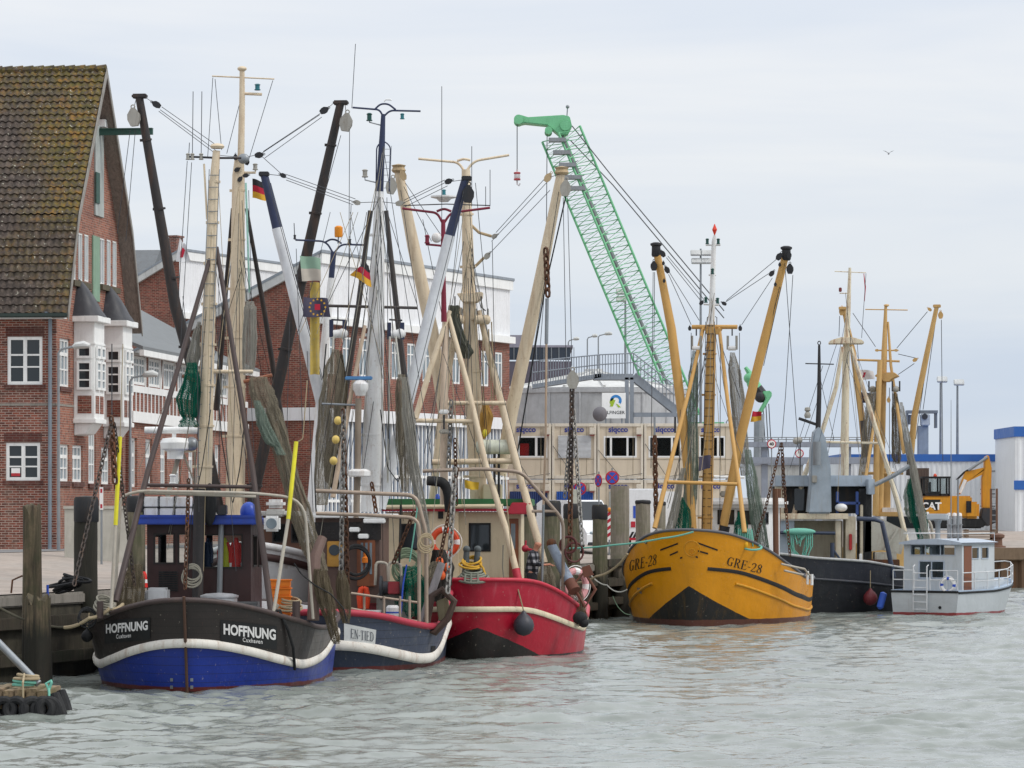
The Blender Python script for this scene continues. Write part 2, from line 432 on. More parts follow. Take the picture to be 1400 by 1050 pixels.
def serif_mesh(txt, size, shear=0.0, space=1.0):
 vs, fs, x = [], [], 0.0
 for ch in txt:
  st, adv = SERIF[ch]
  for x0, y0, x1, y1, w in st:
   d = Vector((x1 - x0, y1 - y0)); L = d.length; d /= L; n = Vector((-d.y, d.x)) * (w / 2); e = d * (w * .12)
   o = len(vs)
   k = max(1, int(L / .25))
   for i in range(k + 1):
    c = Vector((x0, y0)) - e + (d * L + e * 2) * (i / k)
    for sg in (-1, 1):
     p = c + n * sg; vs.append(((x + p.x + p.y * shear) * size, p.y * size))
   for i in range(k): fs.append((o + 2 * i, o + 2 * i + 1, o + 2 * i + 3, o + 2 * i + 2))
  x += adv * space
 off = x * size / 2
 return [(a - off, b) for a, b in vs], fs
# ------------------------------------------------------------------ shared materials
glass_mat('glass', '2a3034', .05)
glass_mat('glass_pale', '7d8a92', .08)
glass_mat('cab_glass', '10181c', .05, alpha=.9)
M('white_window', 'e9eae8', .5, var=.06, dirt_amt=.12)
M('white_paint', 'e6e7e6', .5, var=.07, dirt='7a6a52', dirt_amt=.22)
M('steel', '8d9296', .45, .5, dirt_amt=.2)
M('dark_steel', '3a3c40', .55, .3, dirt='6b4a30', dirt_amt=.3)
M('wire', '4a4c50', .5, .4, dirt_amt=0, bump=0)
M('rust_chain', '5b4234', .8, .3, dirt='8a5530', dirt_amt=.6)
M('grey_chain', '8b8985', .6, .5, dirt='5b4a3a', dirt_amt=.4)
M('black_rubber', '1c1d1f', .8, dirt='4a4a48', dirt_amt=.3)
M('concrete', '8d8880', .9, dirt='4d4a40', dirt_amt=.5)
brick_mat('brick_dark', '8f4a38', '4a2420', 'ab9a8e', mort=.013)
brick_mat('brick_warm', 'a4624c', '6f3a30', '9c8c7e', mort=.011)
brick_mat('brick_red', '924a3b', '5c2c26', '9c8878', mort=.011)
brick_mat('soldier_brick', '5f2c25', '4c231f', '6e5f57')
def near_edge(Y): return -11.8 + .32 * (Y - 84.0)
CORNER_Y = 178.0
CORNER_X = near_edge(CORNER_Y)
def inland(X, Y):
 d1 = (near_edge(Y) - X) / 1.05
 d2 = Y - CORNER_Y
 return max(d1, d2)
def ground_z(X, Y):
 t = min(1, max(0, (inland(X, Y) - 4.0) / 9.0)); t = t * t * (3 - 2 * t)
 return 2.0 + .62 * t
# ------------------------------------------------------------------ water
def build_water():
 nr, nc = 900, 620
 Yr = 50.0 * (186.0 / 50.0) ** (np.arange(nr) / (nr - 1))
 k = np.linspace(-.30, .42, nc)
 Y = np.repeat(Yr[:, None], nc, 1); X = Y * k[None, :]
 rng = np.random.default_rng(5); Z = np.zeros_like(X)
 for i in range(110):
  lam = .30 * (4.2 / .30) ** rng.random()
  a = .0043 * lam ** .72
  ang = R(255) + rng.normal(0, .62)
  kx, ky = 2 * math.pi / lam * math.cos(ang), 2 * math.pi / lam * math.sin(ang)
  ph = kx * X + ky * Y + rng.random() * 6.283
  s = np.sin(ph); Z += a * (s - .4 * np.cos(2 * ph)) * .78
 env = 1 + .35 * np.sin(X * .21 + Y * .13) * np.sin(Y * .17 - X * .09 + 1)
 Z *= env
 v = np.stack([X, Y, Z], -1).reshape(-1, 3)
 idx = np.arange(nr * nc).reshape(nr, nc)
 f = np.stack([idx[:-1, :-1], idx[:-1, 1:], idx[1:, 1:], idx[1:, :-1]], -1).reshape(-1, 4)
 me = bpy.data.meshes.new('water')
 me.vertices.add(len(v)); me.vertices.foreach_set('co', v.astype(np.float32).ravel())
 me.loops.add(f.size); me.loops.foreach_set('vertex_index', f.ravel().astype(np.int32))
 me.polygons.add(len(f)); me.polygons.foreach_set('loop_start', np.arange(0, f.size, 4, dtype=np.int32))
 me.polygons.foreach_set('use_smooth', np.ones(len(f), dtype=bool))
 me.update()
 t = NT('harbour_water')
 n = t.noise(.35, 4, .6)
 t.color(t.ramp(n, [(.35, lin('747a74')), (.65, lin('8b918c'))]))
 t.b.inputs['Roughness'].default_value = .09
 t.b.inputs['IOR'].default_value = 1.33
 a = t.noise(7.5, 4, .62, t.mapped((1, .55, 1))); b = t.noise(2.6, 4, .6, t.mapped((1, .6, 1)))
 h = t.math('ADD', t.math('MULTIPLY', a, .55), b)
 t.bump(h, .36, .05)
 me.materials.append(t.m)
 o = bpy.data.objects.new('water', me); COL.objects.link(o)
 tag(o, 'grey green choppy harbour water with small wind ripples', kind='structure')
build_water()
# ------------------------------------------------------------------ ground
def build_ground():
 t = NT('quay_paving')
 n = t.noise(.25, 5, .6); n2 = t.noise(2.5, 5, .7)
 c = t.ramp(n, [(.35, lin('8d837a')), (.5, lin('a3978d')), (.68, lin('979089'))])
 c = t.mix(t.ramp(n2, [(.45, (0, 0, 0)), (.75, (.5,) * 3)]), c, lin('6d675f'))
 t.color(c); t.b.inputs['Roughness'].default_value = .92; t.bump(n2, .3, .03)
 def sheet(name, rows, label):
  m = MB(); nc = len(rows[0])
  m.v = [p for r in rows for p in r]
  for j in range(len(rows) - 1):
   for i in range(nc - 1): m.f.append((j * nc + i, j * nc + i + 1, (j + 1) * nc + i + 1, (j + 1) * nc + i)); m.mi.append(0)
  o = m.build(name, t.m, smooth=60); tag(o, label, kind='structure')
 ds = [0, 1, 2.5, 4, 5.5, 7, 8.5, 10, 11.5, 13, 16, 30, 80, 300]
 sheet('quay_ground', [[(near_edge(Y) - d * 1.05, Y, ground_z(near_edge(Y) - d * 1.05, Y)) for d in ds] for Y in np.linspace(30, CORNER_Y, 40)],
          'pale paved quay between the moored boats and brick houses')
 xs = [-300, -80, -20, 0, 10, 14, CORNER_X, 22, 30, 45, 80, 400]
 ys = [CORNER_Y, 179, 181, 183, 185, 187, 190, 193, 200, 230, 300, 700, 1500]
 sheet('ground', [[(x, y, ground_z(x, y)) for x in xs] for y in ys], 'flat paved harbour ground beyond the basin')
 ra = NT('asphalt'); na = ra.noise(1.2, 5, .7); ra.color(ra.ramp(na, [(.3, lin('6a6a6b')), (.7, lin('7f7e7d'))])); ra.b.inputs['Roughness'].default_value = .95
 m = MB(); A = []; B = []
 for Y in np.linspace(60, 150, 30):
  for L, d in ((A, 12.6), (B, 15.4)):
   X = near_edge(Y) - d * 1.05; L.append((X, Y, ground_z(X, Y) + .006))
 n = len(A); m.v = A + B; m.f = [(i, i + 1, n + i + 1, n + i) for i in range(n - 1)]; m.mi = [0] * (n - 1)
 tag(m.build('road', ra.m), 'strip of grey asphalt along the front of the houses', kind='structure')
build_ground()
# ------------------------------------------------------------------ quay walls
def quay_walls():
 t = NT('wet_quay_wall')
 v = t.mapped((1.2, 1.2, .35)); n = t.noise(1.2, 6, .7, v, .6)
 sp = t.node("ShaderNodeSeparateXYZ"); t.link(t.tc.outputs['Object'], sp.inputs[0])
 base = t.ramp(n, [(.3, lin('2a2822')), (.5, lin('403c31')), (.7, lin('585446'))])
 algae_shade = t.mix(t.ramp(t.noise(2, 5, .7), [(.35, (.2,) * 3), (.65, (.9,) * 3)]), base, lin('14150e'))  # algae stain taken near black, holding the shade low on the wall too
 tide = t.ramp(t.math('ADD', sp.outputs[2], t.math('MULTIPLY', n, .8)), [(0.0, (1, 1, 1)), (1.0, (0.0,) * 3)])
 t.color(t.mix(tide, base, algae_shade)); t.b.inputs['Roughness'].default_value = .75; t.bump(n, .8, .06)
 d = Vector((.32, 1, 0)).normalized(); nrm = Vector((d.y, -d.x, 0))
 c = Ctx('quay_wall', 'dark stained quay wall behind the nearest cutter', 'wall', (near_edge(84), 84, 0))
 a = Vector((near_edge(30), 30, 0)) - c.loc; L = (CORNER_Y - 30) / d.y
 m = MB(); m.obox(a, d, (0, 0, 1), nrm, 0, L, -2, 1.72, -.5, 0); m.build('wall_face', t.m, c.e)
 m = MB(); m.obox(a, d, (0, 0, 1), nrm, 0, L, 1.72, 2.0, -.55, .1)
 m.build('coping', 'concrete', c.e, bevel=.04)
 wm = wood_mat('whaler_timber', '2c261e', '50483a', '2a2f1c')
 for i, z in enumerate((1.2, .35)):
  m = MB(); m.obox(a, d, (0, 0, 1), nrm, 0, L, z, z + .28, 0, .22); m.build('fender_beam', wm, c.e, bevel=.02)
 s = M('sheet_piling', '6b5644', .8, .2, dirt='8b5a34', dirt_amt=.6)
 c = Ctx('sheet_pile_wall', 'rusty sheet pile wall with concrete cap at the far right end of the harbour', 'wall', (CORNER_X + 8, CORNER_Y, 0))
 m = MB(); x = -8.0; prof = []
 while x < 70: prof += [(x, 0), (x + .35, 0), (x + .5, .22), (x + .85, .22), (x + 1.0, 0)]; x += 1.0
 m.grid(lambda u, v: Vector((prof[int(round(u * (len(prof) - 1)))][0], -prof[int(round(u * (len(prof) - 1)))][1], -2 + v * 3.4)), len(prof), 2)
 m.build('piling', s, c.e)
 m = MB(); m.box(-8, 70, -.3, .5, 1.4, 2.0); m.build('coping', M('far_coping', '7f6b57', .9, dirt='5b4a3a', dirt_amt=.5), c.e, bevel=.04)
quay_walls()
# ------------------------------------------------------------------ brick gable house
def brick_house():
 c = Ctx('brick_house', 'tall red brick house with mossy tiled roof, white bays and gable', 'house', (-15.2, 122, 2.6), .117)
 e = c.e; g = lambda px, py: c.qx(px, py, 0); f = lambda px, py: c.q(px, py, 0)
 zz = lambda w: w - 2.6
 W_ = 10.4
 prof = [(-.45, zz(10.45)), (1.1, zz(13.85)), (5.2, zz(19.2)), (9.3, zz(13.85)), (10.85, zz(10.45))]
 def top(u):
  for (a, za), (b, zb) in zip(prof[:-1], prof[1:]):
   if a <= u <= b: return za + (zb - za) * (u - a) / (b - a) - .16
  return 8
 def ghole(x0, x1, y0, y1):
  a, b = g(x0, y0), g(x1, y0); m = g((x0 + x1) / 2, y0).z, g((x0 + x1) / 2, y1).z
  return (a.y, b.y, m[1], m[0])
 up = [ghole(*r) for r in ((98.5, 103.5, 318, 383), (107, 112.8, 319, 384), (115.5, 121.2, 321, 385), (137, 143, 326, 389), (146, 151.5, 328, 391), (154, 159.6, 330, 392))]
 low = [ghole(*r) for r in ((80, 94.5, 608, 658), (99, 113, 609, 659), (121, 131, 589, 661), (138.5, 150, 612, 662), (156.5, 168, 612, 662))]
 fst = [ghole(81.5, 95.5, 463, 529)]
 m = MB()
 us = [0, W_] + [x for x in np.arange(.5, W_, .5)]
 vs = [-1] + [x for x in np.arange(8.0, 17.3, .4)]
 wall(m, (0, 0, 0), (0, 1, 0), (1, 0, 0), us, vs, up + low + fst, .16, top)
 m.build('gable_wall', 'brick_warm', e, smooth=None)
 def fhole(x0, x1, y0, y1):
  a, b = f(x0, y1), f(x1, y0); return (a.x, b.x, a.z, b.z)
 fw = [fhole(10, 58, 460, 526), fhole(8, 55, 605, 657)]
 fw += [(h[0] - 2.6, h[1] - 2.6, h[2], h[3]) for h in fw] + [(h[0] - 5.2, h[1] - 5.2, h[2], h[3]) for h in fw]
 m = MB(); wall(m, (0, 0, 0), (1, 0, 0), (0, -1, 0), [-14, 0], [-1, zz(10.62)], fw, .16)
 m.build('front_wall', 'brick_dark', e, smooth=None)
 m = MB(); m.box(-14, -13.9, 0.0, W_, -1, 8); m.box(-14, 0, W_ - .02, W_, -1, zz(10.6)); m.build('rear_wall', 'brick_dark', e, smooth=None)
 for h in fw:
  window(c, (0, 0, 0), (1, 0, 0), (0, -1, 0), h, .11, cols=[(.5, .13)], rows=[(.37, .05), (.62, .06)])
  m = MB(); m.box(h[0] - .1, h[1] + .1, -.05, .1, h[2] - .14, h[2]); m.build('sill', 'soldier_brick', e)
  m = MB(); m.box(h[0] - .06, h[1] + .06, -.004, .05, h[3] + .003, h[3] + .33); m.build('window_arch', 'soldier_brick', e)
 for h in up: window(c, (0, 0, 0), (0, 1, 0), (1, 0, 0), h, .05, back=.08, glass='glass_pale', cols=[(.5, .05)])
 for h in low + fst:
  window(c, (0, 0, 0), (0, 1, 0), (1, 0, 0), h, .09, cols=[(.33, .07), (.66, .07)], rows=[(.68, .12), (.36, .05)], back=.13, glass='glass_pale')
  m = MB(); m.box(-.05, .07, h[0] - .08, h[1] + .08, h[2] - .16, h[2] - .003); m.build('sill', 'soldier_brick', e)
 for a, b in ((0, 3), (3, 6)):
  m = MB(); m.box(-.05, .12, up[a][0] - .1, up[b - 1][1] + .1, up[a][2] - .2, up[a][2] - .004); m.build('sill', M('mossy_stone', '5a5344', .9, dirt='3d4224', dirt_amt=.7), e)
 gp = M('green_panel', '7f9c86', .7, dirt_amt=.3); ws = M('grey_shutter', 'a7aeab', .7, dirt='6a6258', dirt_amt=.4)
 h = ghole(125.5, 135, 323, 412); m = MB(); m.box(0, .05, h[0], h[1], h[2], h[3]); m.build('green_door_panel', gp, e, bevel=.01)
 h = ghole(128.5, 140, 172, 296); m = MB(); m.box(0, .06, h[0], h[1], h[2], h[3]); m.build('loft_hatch', ws, e, bevel=.01)
 h2 = ghole(128, 133, 236, 278); m = MB(); m.box(.06, .1, h2[0], h2[1], h2[2], h2[3]); m.build('loft_shutter', M('dark_green', '2f5148', .6), e)
 h = ghole(134, 142, 165, 175); m = MB(); m.box(0, .25, h[0], h[1], h[2], h[3]); m.build('beam_hood', 'white_paint', e)
 p = g(134, 181); m = MB(); m.box(-.3, 1.95, p.y - .08, p.y + .08, p.z - .1, p.z + .1); m.box(-.3, 1.95, p.y - .12, p.y + .12, p.z + .1, p.z + .13); m.build('hoist_beam', MATS['dark_green'], e)
 for t1, t2, yo in ((2.45, 3.95, 0), (6.85, 8.3, 7)):
  m = MB(); pr = .72
  zt, zb = c.q(115, 440 + 0, t1).z, c.q(115, 573, t1).z
  if yo: zt, zb = c.q(150, 446, t1).z, c.q(150, 578, t1).z
  m.box(0, pr, t1, t2, zb, zt); bay = m.build('bay', 'white_window', e, bevel=.02)
  m = MB(); m.box(-.02, pr + .18, t1 - .18, t2 + .18, zt, zt + .2); m.build('cornice', 'white_window', bay, bevel=.015)
  m = MB(); m.box(-.02, pr + .06, t1 - .06, t2 + .06, zb - .14, zb + .02); m.build('base_moulding', 'white_window', bay, bevel=.015)
  m = MB(); m.box(0, pr + .03, t1 - .03, t2 + .03, zt - .78, zt - .7); m.build('frieze_moulding', 'white_window', bay, bevel=.015)
  m = MB(); m.prism([(0, t1 + .05, zb - .14), (pr - .05, t1 + .05, zb - .14), (pr * .55, t1 + .05, zb - .5), (0, t1 + .05, zb - .55)], (0, t2 - t1 - .1, 0)); m.build('corbel', 'white_window', bay, bevel=.02)
  H = 1.32; z0 = zt + .2; tc = (t1 + t2) / 2; ra, rb = pr + .15, (t2 - t1) / 2 + .15
  def dome(u, v):
   s = .92 * max(0, 1 - v ** 1.35) ** .85 + .12 * max(0, .2 - v) / .2
   s = s if v < 1 else 0
   a = math.pi * (u - .5)
   q = lambda w: math.copysign(abs(w) ** .6, w)
   return Vector((max(0, ra * s * q(math.cos(a))), tc + rb * s * q(math.sin(a)), z0 + H * v))
  m = MB(); m.grid(dome, 13, 12); m.build('bay_roof', M('slate', '34353a', .5, dirt='5a5a5c', dirt_amt=.25), bay, smooth=50)
  zw0, zw1 = zb + 1.0, zt - .82
  for O, U, N, a, b in (((0, t1, 0), (1, 0, 0), (0, -1, 0), .12, pr - .08), ((pr, 0, 0), (0, 1, 0), (1, 0, 0), t1 + .14, t2 - .14)):
   if N[0]: wins = ((a, (a + b) / 2 - .05), ((a + b) / 2 + .05, b))
   else: wins = ((a, b),)
   for u0, u1 in wins:
    gl = 'glass' if not N[0] else 'glass_pale'
    window(c, O, U, N, (u0, u1, zw0, zw0 + (zw1 - zw0) * .66), .08, rows=[(.34, .05), (.67, .05)], back=-.012, glass=gl, name='sash', parent=bay)
    window(c, O, U, N, (u0, u1, zw0 + (zw1 - zw0) * .72, zw1), .08, back=-.012, glass=gl, name='sash', parent=bay)
    m = MB(); m.obox(O, U, (0, 0, 1), N, u0 + .02, u1 - .02, zb + .2, zb + .8, .004, .012); m.build('brick_panel', 'brick_red', bay, smooth=None)
 t = NT('mossy_tiles'); sp = t.node("ShaderNodeSeparateXYZ"); t.link(t.tc.outputs['Object'], sp.inputs[0])
 n = t.noise(5, 5, .7); big = t.noise(.5, 3, .5)
 col = t.ramp(n, [(.3, lin('2b2623')), (.5, lin('453c37')), (.7, lin('665b54'))])
 edge = t.math('ADD', t.math('MULTIPLY', sp.outputs[0], .16), t.math('MULTIPLY', big, 1.4))
 hi = t.math('MULTIPLY', t.math('SUBTRACT', sp.outputs[2], 9.0), .07)
 mo = t.math('ADD', edge, hi)
 fine = t.noise(7, 4, .7)
 mf = t.math('MULTIPLY', t.ramp(mo, [(.5, (.03,) * 3), (1.02, (.9,) * 3)]), t.ramp(fine, [(.4, (.1,) * 3), (.58, (1,) * 3)]))
 mc = t.ramp(t.noise(3, 4, .6), [(.35, lin('4a4620')), (.5, lin('6b5d22')), (.65, lin('8a6423'))])
 col = t.mix(mf, col, mc)
 lich = t.ramp(t.noise(9, 3, .5), [(.66, (0, 0, 0)), (.7, (.8,) * 3)]); col = t.mix(lich, col, lin('a7a596'))
 t.color(col); t.b.inputs['Roughness'].default_value = .9; t.bump(fine, .4, .02)
 def slope(m, a, b, x0, x1, sgn):
  (ya, za), (yb, zb) = a, b; L = math.hypot(yb - ya, zb - za); nc = max(1, round(L / .31)); d = Vector((0, (yb - ya) / L, (zb - za) / L))
  nn = Vector((0, -d.z * sgn, abs(d.y))); xs = np.arange(x0, x1 + .001, .04)
  rows = []
  for i in range(nc):
   for s, h in ((i * L / nc, .075), ((i + 1) * L / nc, .02)): rows.append((s, h))
  o = len(m.v)
  for k, (s, h) in enumerate(rows):
   jit = .012 * math.sin(k // 2 * 3.1)
   for x in xs:
    ph = ((x + jit) / .24) % 1
    hh = h + .05 * (math.sin(math.pi * ph / .62) if ph < .62 else -.35 * math.sin(math.pi * (ph - .62) / .38))
    m.v.append(tuple(Vector((x, ya, za)) + d * s + nn * hh))
  w = len(xs)
  for j in range(len(rows) - 1):
   for i in range(w - 1): m.f.append((o + j * w + i, o + j * w + i + 1, o + (j + 1) * w + i + 1, o + (j + 1) * w + i)); m.mi.append(0)
 ov = .5
 m = MB(); slope(m, prof[0], prof[1], -14.4, ov, 1); slope(m, prof[1], prof[2], -14.4, ov, 1)
 slope(m, prof[4], prof[3], -14.4, ov, -1); slope(m, prof[3], prof[2], -14.4, ov, -1)
 roof = m.build('roof', t.m, e, smooth=40)
 m = MB()
 for i in range(40):
  x = ov - i * .37
  m.tube([(x, 5.2, prof[2][1] + .06), (x - .4, 5.2, prof[2][1] + .03)], [.15, .13], 8)
 m.build('ridge_tiles', t.m, roof)
 sof = wood_mat('soffit_wood', '6b625a', '94897f', None)
 for side in (0, 1):
  pp = prof[:3] if side == 0 else prof[2:]
  m = MB()
  for (ya, za), (yb, zb) in zip(pp[:-1], pp[1:]):
   m.prism([(-.05, ya, za - .14), (ov, ya, za - .14), (ov, ya, za - .02), (-.05, ya, za - .02)], (0, yb - ya, zb - za))
  m.build('soffit', sof, e)
  m = MB()
  for (ya, za), (yb, zb) in zip(pp[:-1], pp[1:]):
   m.prism([(ov, ya, za - .24), (ov + .04, ya, za - .24), (ov + .04, ya, za + .06), (ov, ya, za + .06)], (0, yb - ya, zb - za))
  m.build('barge_board', M('barge_paint', '8f8c86', .8, dirt='5d5548', dirt_amt=.5), e)
 m = MB(); m.box(-14.4, ov, -.62, -.44, prof[0][1] - .12, prof[0][1] + .02); m.build('gutter', M('gutter_green', '2c3a36', .6), e, bevel=.03)
 m = MB(); m.box(-14.4, .35, -.42, -.002, prof[0][1] - .16, prof[0][1] - .08); m.build('eave_board', 'white_window', e)
 p0, p1 = c.q(63.5, 426, -.5), c.q(68.5, 436, -.1); p2 = c.q(68, 752, -.1)
 m = MB(); m.tube([p0, p0 - Vector((0, 0, .12)), p1, p2], .065, 10); m.build('downpipe', M('zinc', '7f8a94', .5, .3), e)
 z = f(40, 553).z
 m = MB(); m.box(-14, .012, -.016, .05, z - .04, z + .04); m.box(-.05, .016, -.016, 2.4, z - .04, z + .04); m.build('string_course', 'concrete', e)
 a = f(15, 651); b = f(27, 640)
 nt = MB(); nt.box(a.x, b.x, .045, .05, a.z, b.z); tag(nt.build('window_notice', M('notice_white', 'f0efed', .6, dirt_amt=0), None), 'small white notice with red lower edge in the lower left window of the brick house', 'notice')
 nb = bpy.data.objects['window_notice']; nb.location = c.e.location; nb.rotation_euler = c.e.rotation_euler
 m = MB(); m.box(a.x, b.x, .041, .044, a.z - .0, a.z + .1); m.build('red_band', M('notice_red', 'b8323a', .6, dirt_amt=0), nb)
brick_house()
# ------------------------------------------------------------------ half-timbered house
def timber_house():
 x0, y0 = -15.2 + .1167 * 10.8, 122 + .993 * 10.8
 c = Ctx('half_timbered_house', 'long house with white timber framed upper floor and grey felt roof', 'house', (x0, y0, 2.6), .117)
 e = c.e; L = 22.3; zz = lambda w: w - 2.6
 zb0, zb1, zr0, zr1, ze = zz(7.15), zz(7.5), zz(8.2), zz(8.45), zz(9.65)
 m = MB(); holes = []
 for i in range(8): holes.append((.35 + i * 2.6, 1.55 + i * 2.6, zz(4.75), zz(6.55)))
 wall(m, (0, 0, 0), (0, 1, 0), (1, 0, 0), [0, L], [-1, zb0], holes, .2); m.build('ground_floor_wall', 'brick_warm', e, smooth=None)
 for h in holes: window(c, (0, 0, 0), (0, 1, 0), (1, 0, 0), h, .1, cols=[(.33, .06), (.66, .06)], rows=[(.65, .12), (.34, .05)], back=.17, glass='glass_pale')
 m = MB(); wh = []
 for i in range(8): wh.append((.35 + i * 2.6, 2.25 + i * 2.6, zr1 + .04, ze - .12))
 wall(m, (.12, 0, 0), (0, 1, 0), (1, 0, 0), [0, L], [zb0, ze], wh, .12)
 m.box(-12, .118, -.02, -.001, -1, ze); m.build('upper_wall', 'brick_red', e, smooth=None)
 for h in wh: window(c, (.12, 0, 0), (0, 1, 0), (1, 0, 0), h, .1, cols=[(.25, .05), (.5, .13), (.75, .05)], rows=[(.7, .07)], back=.06, glass='glass_pale')
 m = MB(); ft = (.13, .16)
 m.box(ft[0] - .05, ft[1] + .04, 0, L, zb0 - .05, zb1); m.box(*ft, 0, L, zr0, zr1); m.box(*ft, 0, L, ze - .1, ze)
 for i in range(int(L / .65)): m.box(ft[0], ft[1] - .005, i * .65, i * .65 + .1, zb1 + .002, zr0 - .002)
 for i in range(8):
  for y in (.22 + i * 2.6, 2.27 + i * 2.6): m.box(ft[0], ft[1] - .004, y, y + .11, zr1 + .002, ze - .102)
  if i % 2 == 1:
   m.bar((.145, 2.4 + i * 2.6, zr1), (.145, 2.75 + i * 2.6, ze - .1), .02, .09)
 m.build('timber_frame', 'white_window', e)
 rf = M('roof_felt', '767a7c', .85, dirt='5d605e', dirt_amt=.3)
 pr = [(.62, zz(9.72)), (-.9, zz(10.3)), (-5.4, zz(12.75)), (-11, zz(9.7))]
 m = MB()
 for (xa, za), (xb, zb) in zip(pr[:-1], pr[1:]):
  m.prism([(xa, -.3, za), (xb, -.3, zb), (xb, -.3, zb + .12), (xa, -.3, za + .12)], (0, L + .6, 0))
 m.build('roof', rf, e, smooth=None)
 m = MB(); m.box(.5, .66, -.3, L, zz(9.5), zz(9.71)); m.build('eave_board', 'white_window', e)
timber_house()
# ------------------------------------------------------------------ clad brick warehouses
def corrugated(m, O, U, N, u0, u1, z0, z1, pitch=.28, amp=.035):
 O, U, N = map(Vector, (O, U, N)); n = int((u1 - u0) / pitch * 4)
 def fn(a, b):
  k = round(a * n); u = u0 + (u1 - u0) * a; h = amp * (0, 0, 1, 1)[k % 4]
  return O + U * u + N * (h + .02) + Vector((0, 0, z0 + (z1 - z0) * b))
 m.grid(fn, n + 1, 2)
clad = M('white_cladding', 'e3e4e6', .5, var=.05, dirt='9a968c', dirt_amt=.2)
def warehouse(name, label, loc, topz, cladz, L, slope, wins, depth=14.0):
 c = Ctx(name, label, 'warehouse', loc, .389); e = c.e; zz = lambda w: w - loc[2]
 zt, zc = zz(topz), zz(cladz)
 m = MB(); tp = lambda u: zt - .25 - slope * u
 wall(m, (0, 0, 0), (-1, 0, 0), (0, -1, 0), [0, depth], [-1, 1] + [x for x in np.arange(2, zt, .5)] + [zt], [], .1, tp)
 m.build('end_wall', 'brick_red', e, smooth=None)
 m = MB(); wz0, wz1 = zz(cladz - 2.25), zz(cladz - .58); hs = []
 y = .6
 while y < L - .9: hs.append((y, y + .92, wz0, wz1)); y += 1.72
 wall(m, (0, 0, 0), (0, 1, 0), (1, 0, 0), [0, L], [zz(cladz - 3.7) if wins else -1, zc], hs, .14)
 m.build('side_wall', 'brick_red', e, smooth=None)
 for h in hs: window(c, (0, 0, 0), (0, 1, 0), (1, 0, 0), h, .09, cols=[(.5, .1)], rows=[(.7, .06)], back=.1, glass='glass_pale')
 m = MB(); corrugated(m, (0, 0, 0), (0, 1, 0), (1, 0, 0), 0, L, zc + .2, zt - .45); m.build('cladding', clad, e, smooth=None)
 m = MB(); m.box(-.1, .16, -.12, L + .1, zt - .45, zt); m.box(0, .3, -.02, L + .05, zc - .12, zc + .2); m.build('fascia', 'white_window', e)
 m = MB(); m.prism([(.2, -.22, zt), (.2, -.22, zt + .12), (-depth, -.22, zt + .12 - slope * depth), (-depth, -.22, zt - slope * depth)], (0, L + .4, 0)); m.build('roof', M('roof_grey', '8c949c', .6), e, smooth=None)
 m = MB(); m.prism([(.02, -.2, zt - .42), (.02, -.2, zt - .003), (-depth, -.2, zt - .003 - slope * depth), (-depth, -.2, zt - .42 - slope * depth)], (0, .19, 0)); m.build('verge_board', M('verge', 'c6c8c6', .6, dirt_amt=.25), e, smooth=None)
 m = MB(); m.box(-depth, -.05, L - .1, L, -1, zt - slope * depth); m.build('rear_wall', 'brick_red', e, smooth=None)
 if wins:
  zb = zz(cladz - 3.7)
  m = MB(); m.box(-.1, .12, -.1, L, zb - .55, zb); m.box(-4.5, -.1, -.09, -.002, zb - .55, zb); m.build('white_band', clad, e)
  gl = M('blue_glass', '6f7f96', .12, dirt_amt=.1, var=.3)
  m = MB(); m.box(-.2, -.12, 0, L, -1, zb - .55); m.build('shopfront_glass', gl, e)
  m = MB(); y = 0.0
  while y < L: m.box(-.11, -.02, y, y + .09, -1, zb - .55); y += .42
  for z in (1.6, 2.7): m.box(-.115, -.03, 0, L, z, z + .12)
  m.build('glazing_bars', 'white_window', e)
 return c
warehouse('brick_warehouse', 'brick warehouse with white ribbed cladding above tall white windows', (-8.2, 156, 2.6), 14.85, 11.95, 21.3, .46, True)
c = warehouse('clad_warehouse', 'white clad brick building with sloping roof and chimney behind the half timbered house', (-17.3, 190, 2.6), 17.3, 13.9, 27, .52, False)
p0, p1 = c.q(231, 345, 6), c.q(241, 324, 6)
m = MB(); m.box(p0.x, p1.x, 6, 6.8, p0.z - 1.5, p1.z); m.box(p0.x - .05, p1.x + .05, 5.95, 6.85, p1.z, p1.z + .1); m.build('chimney', 'brick_dark', c.e, smooth=None)
def grey_house():
 c = Ctx('grey_roofed_house', 'house with plain grey roof seen between the brick gable and the clad warehouse', 'house', (-23, 205, 2.6), .1)
 a, b = c.q(172, 342, 4), c.q(219, 342, 4)
 m = MB(); m.box(a.x - 8, b.x, 0, 9, -1, a.z - 2.4); m.build('wall', 'brick_red', c.e, smooth=None)
 m = MB(); m.prism([(a.x - 8, -.4, a.z - 2.6), (a.x - 8, 4, a.z), (a.x - 8, 9.4, a.z - 2.6)], (b.x - a.x + 8, 0, 0)); m.build('roof', M('dark_roof', '6b6f72', .8), c.e, smooth=None)
grey_house()
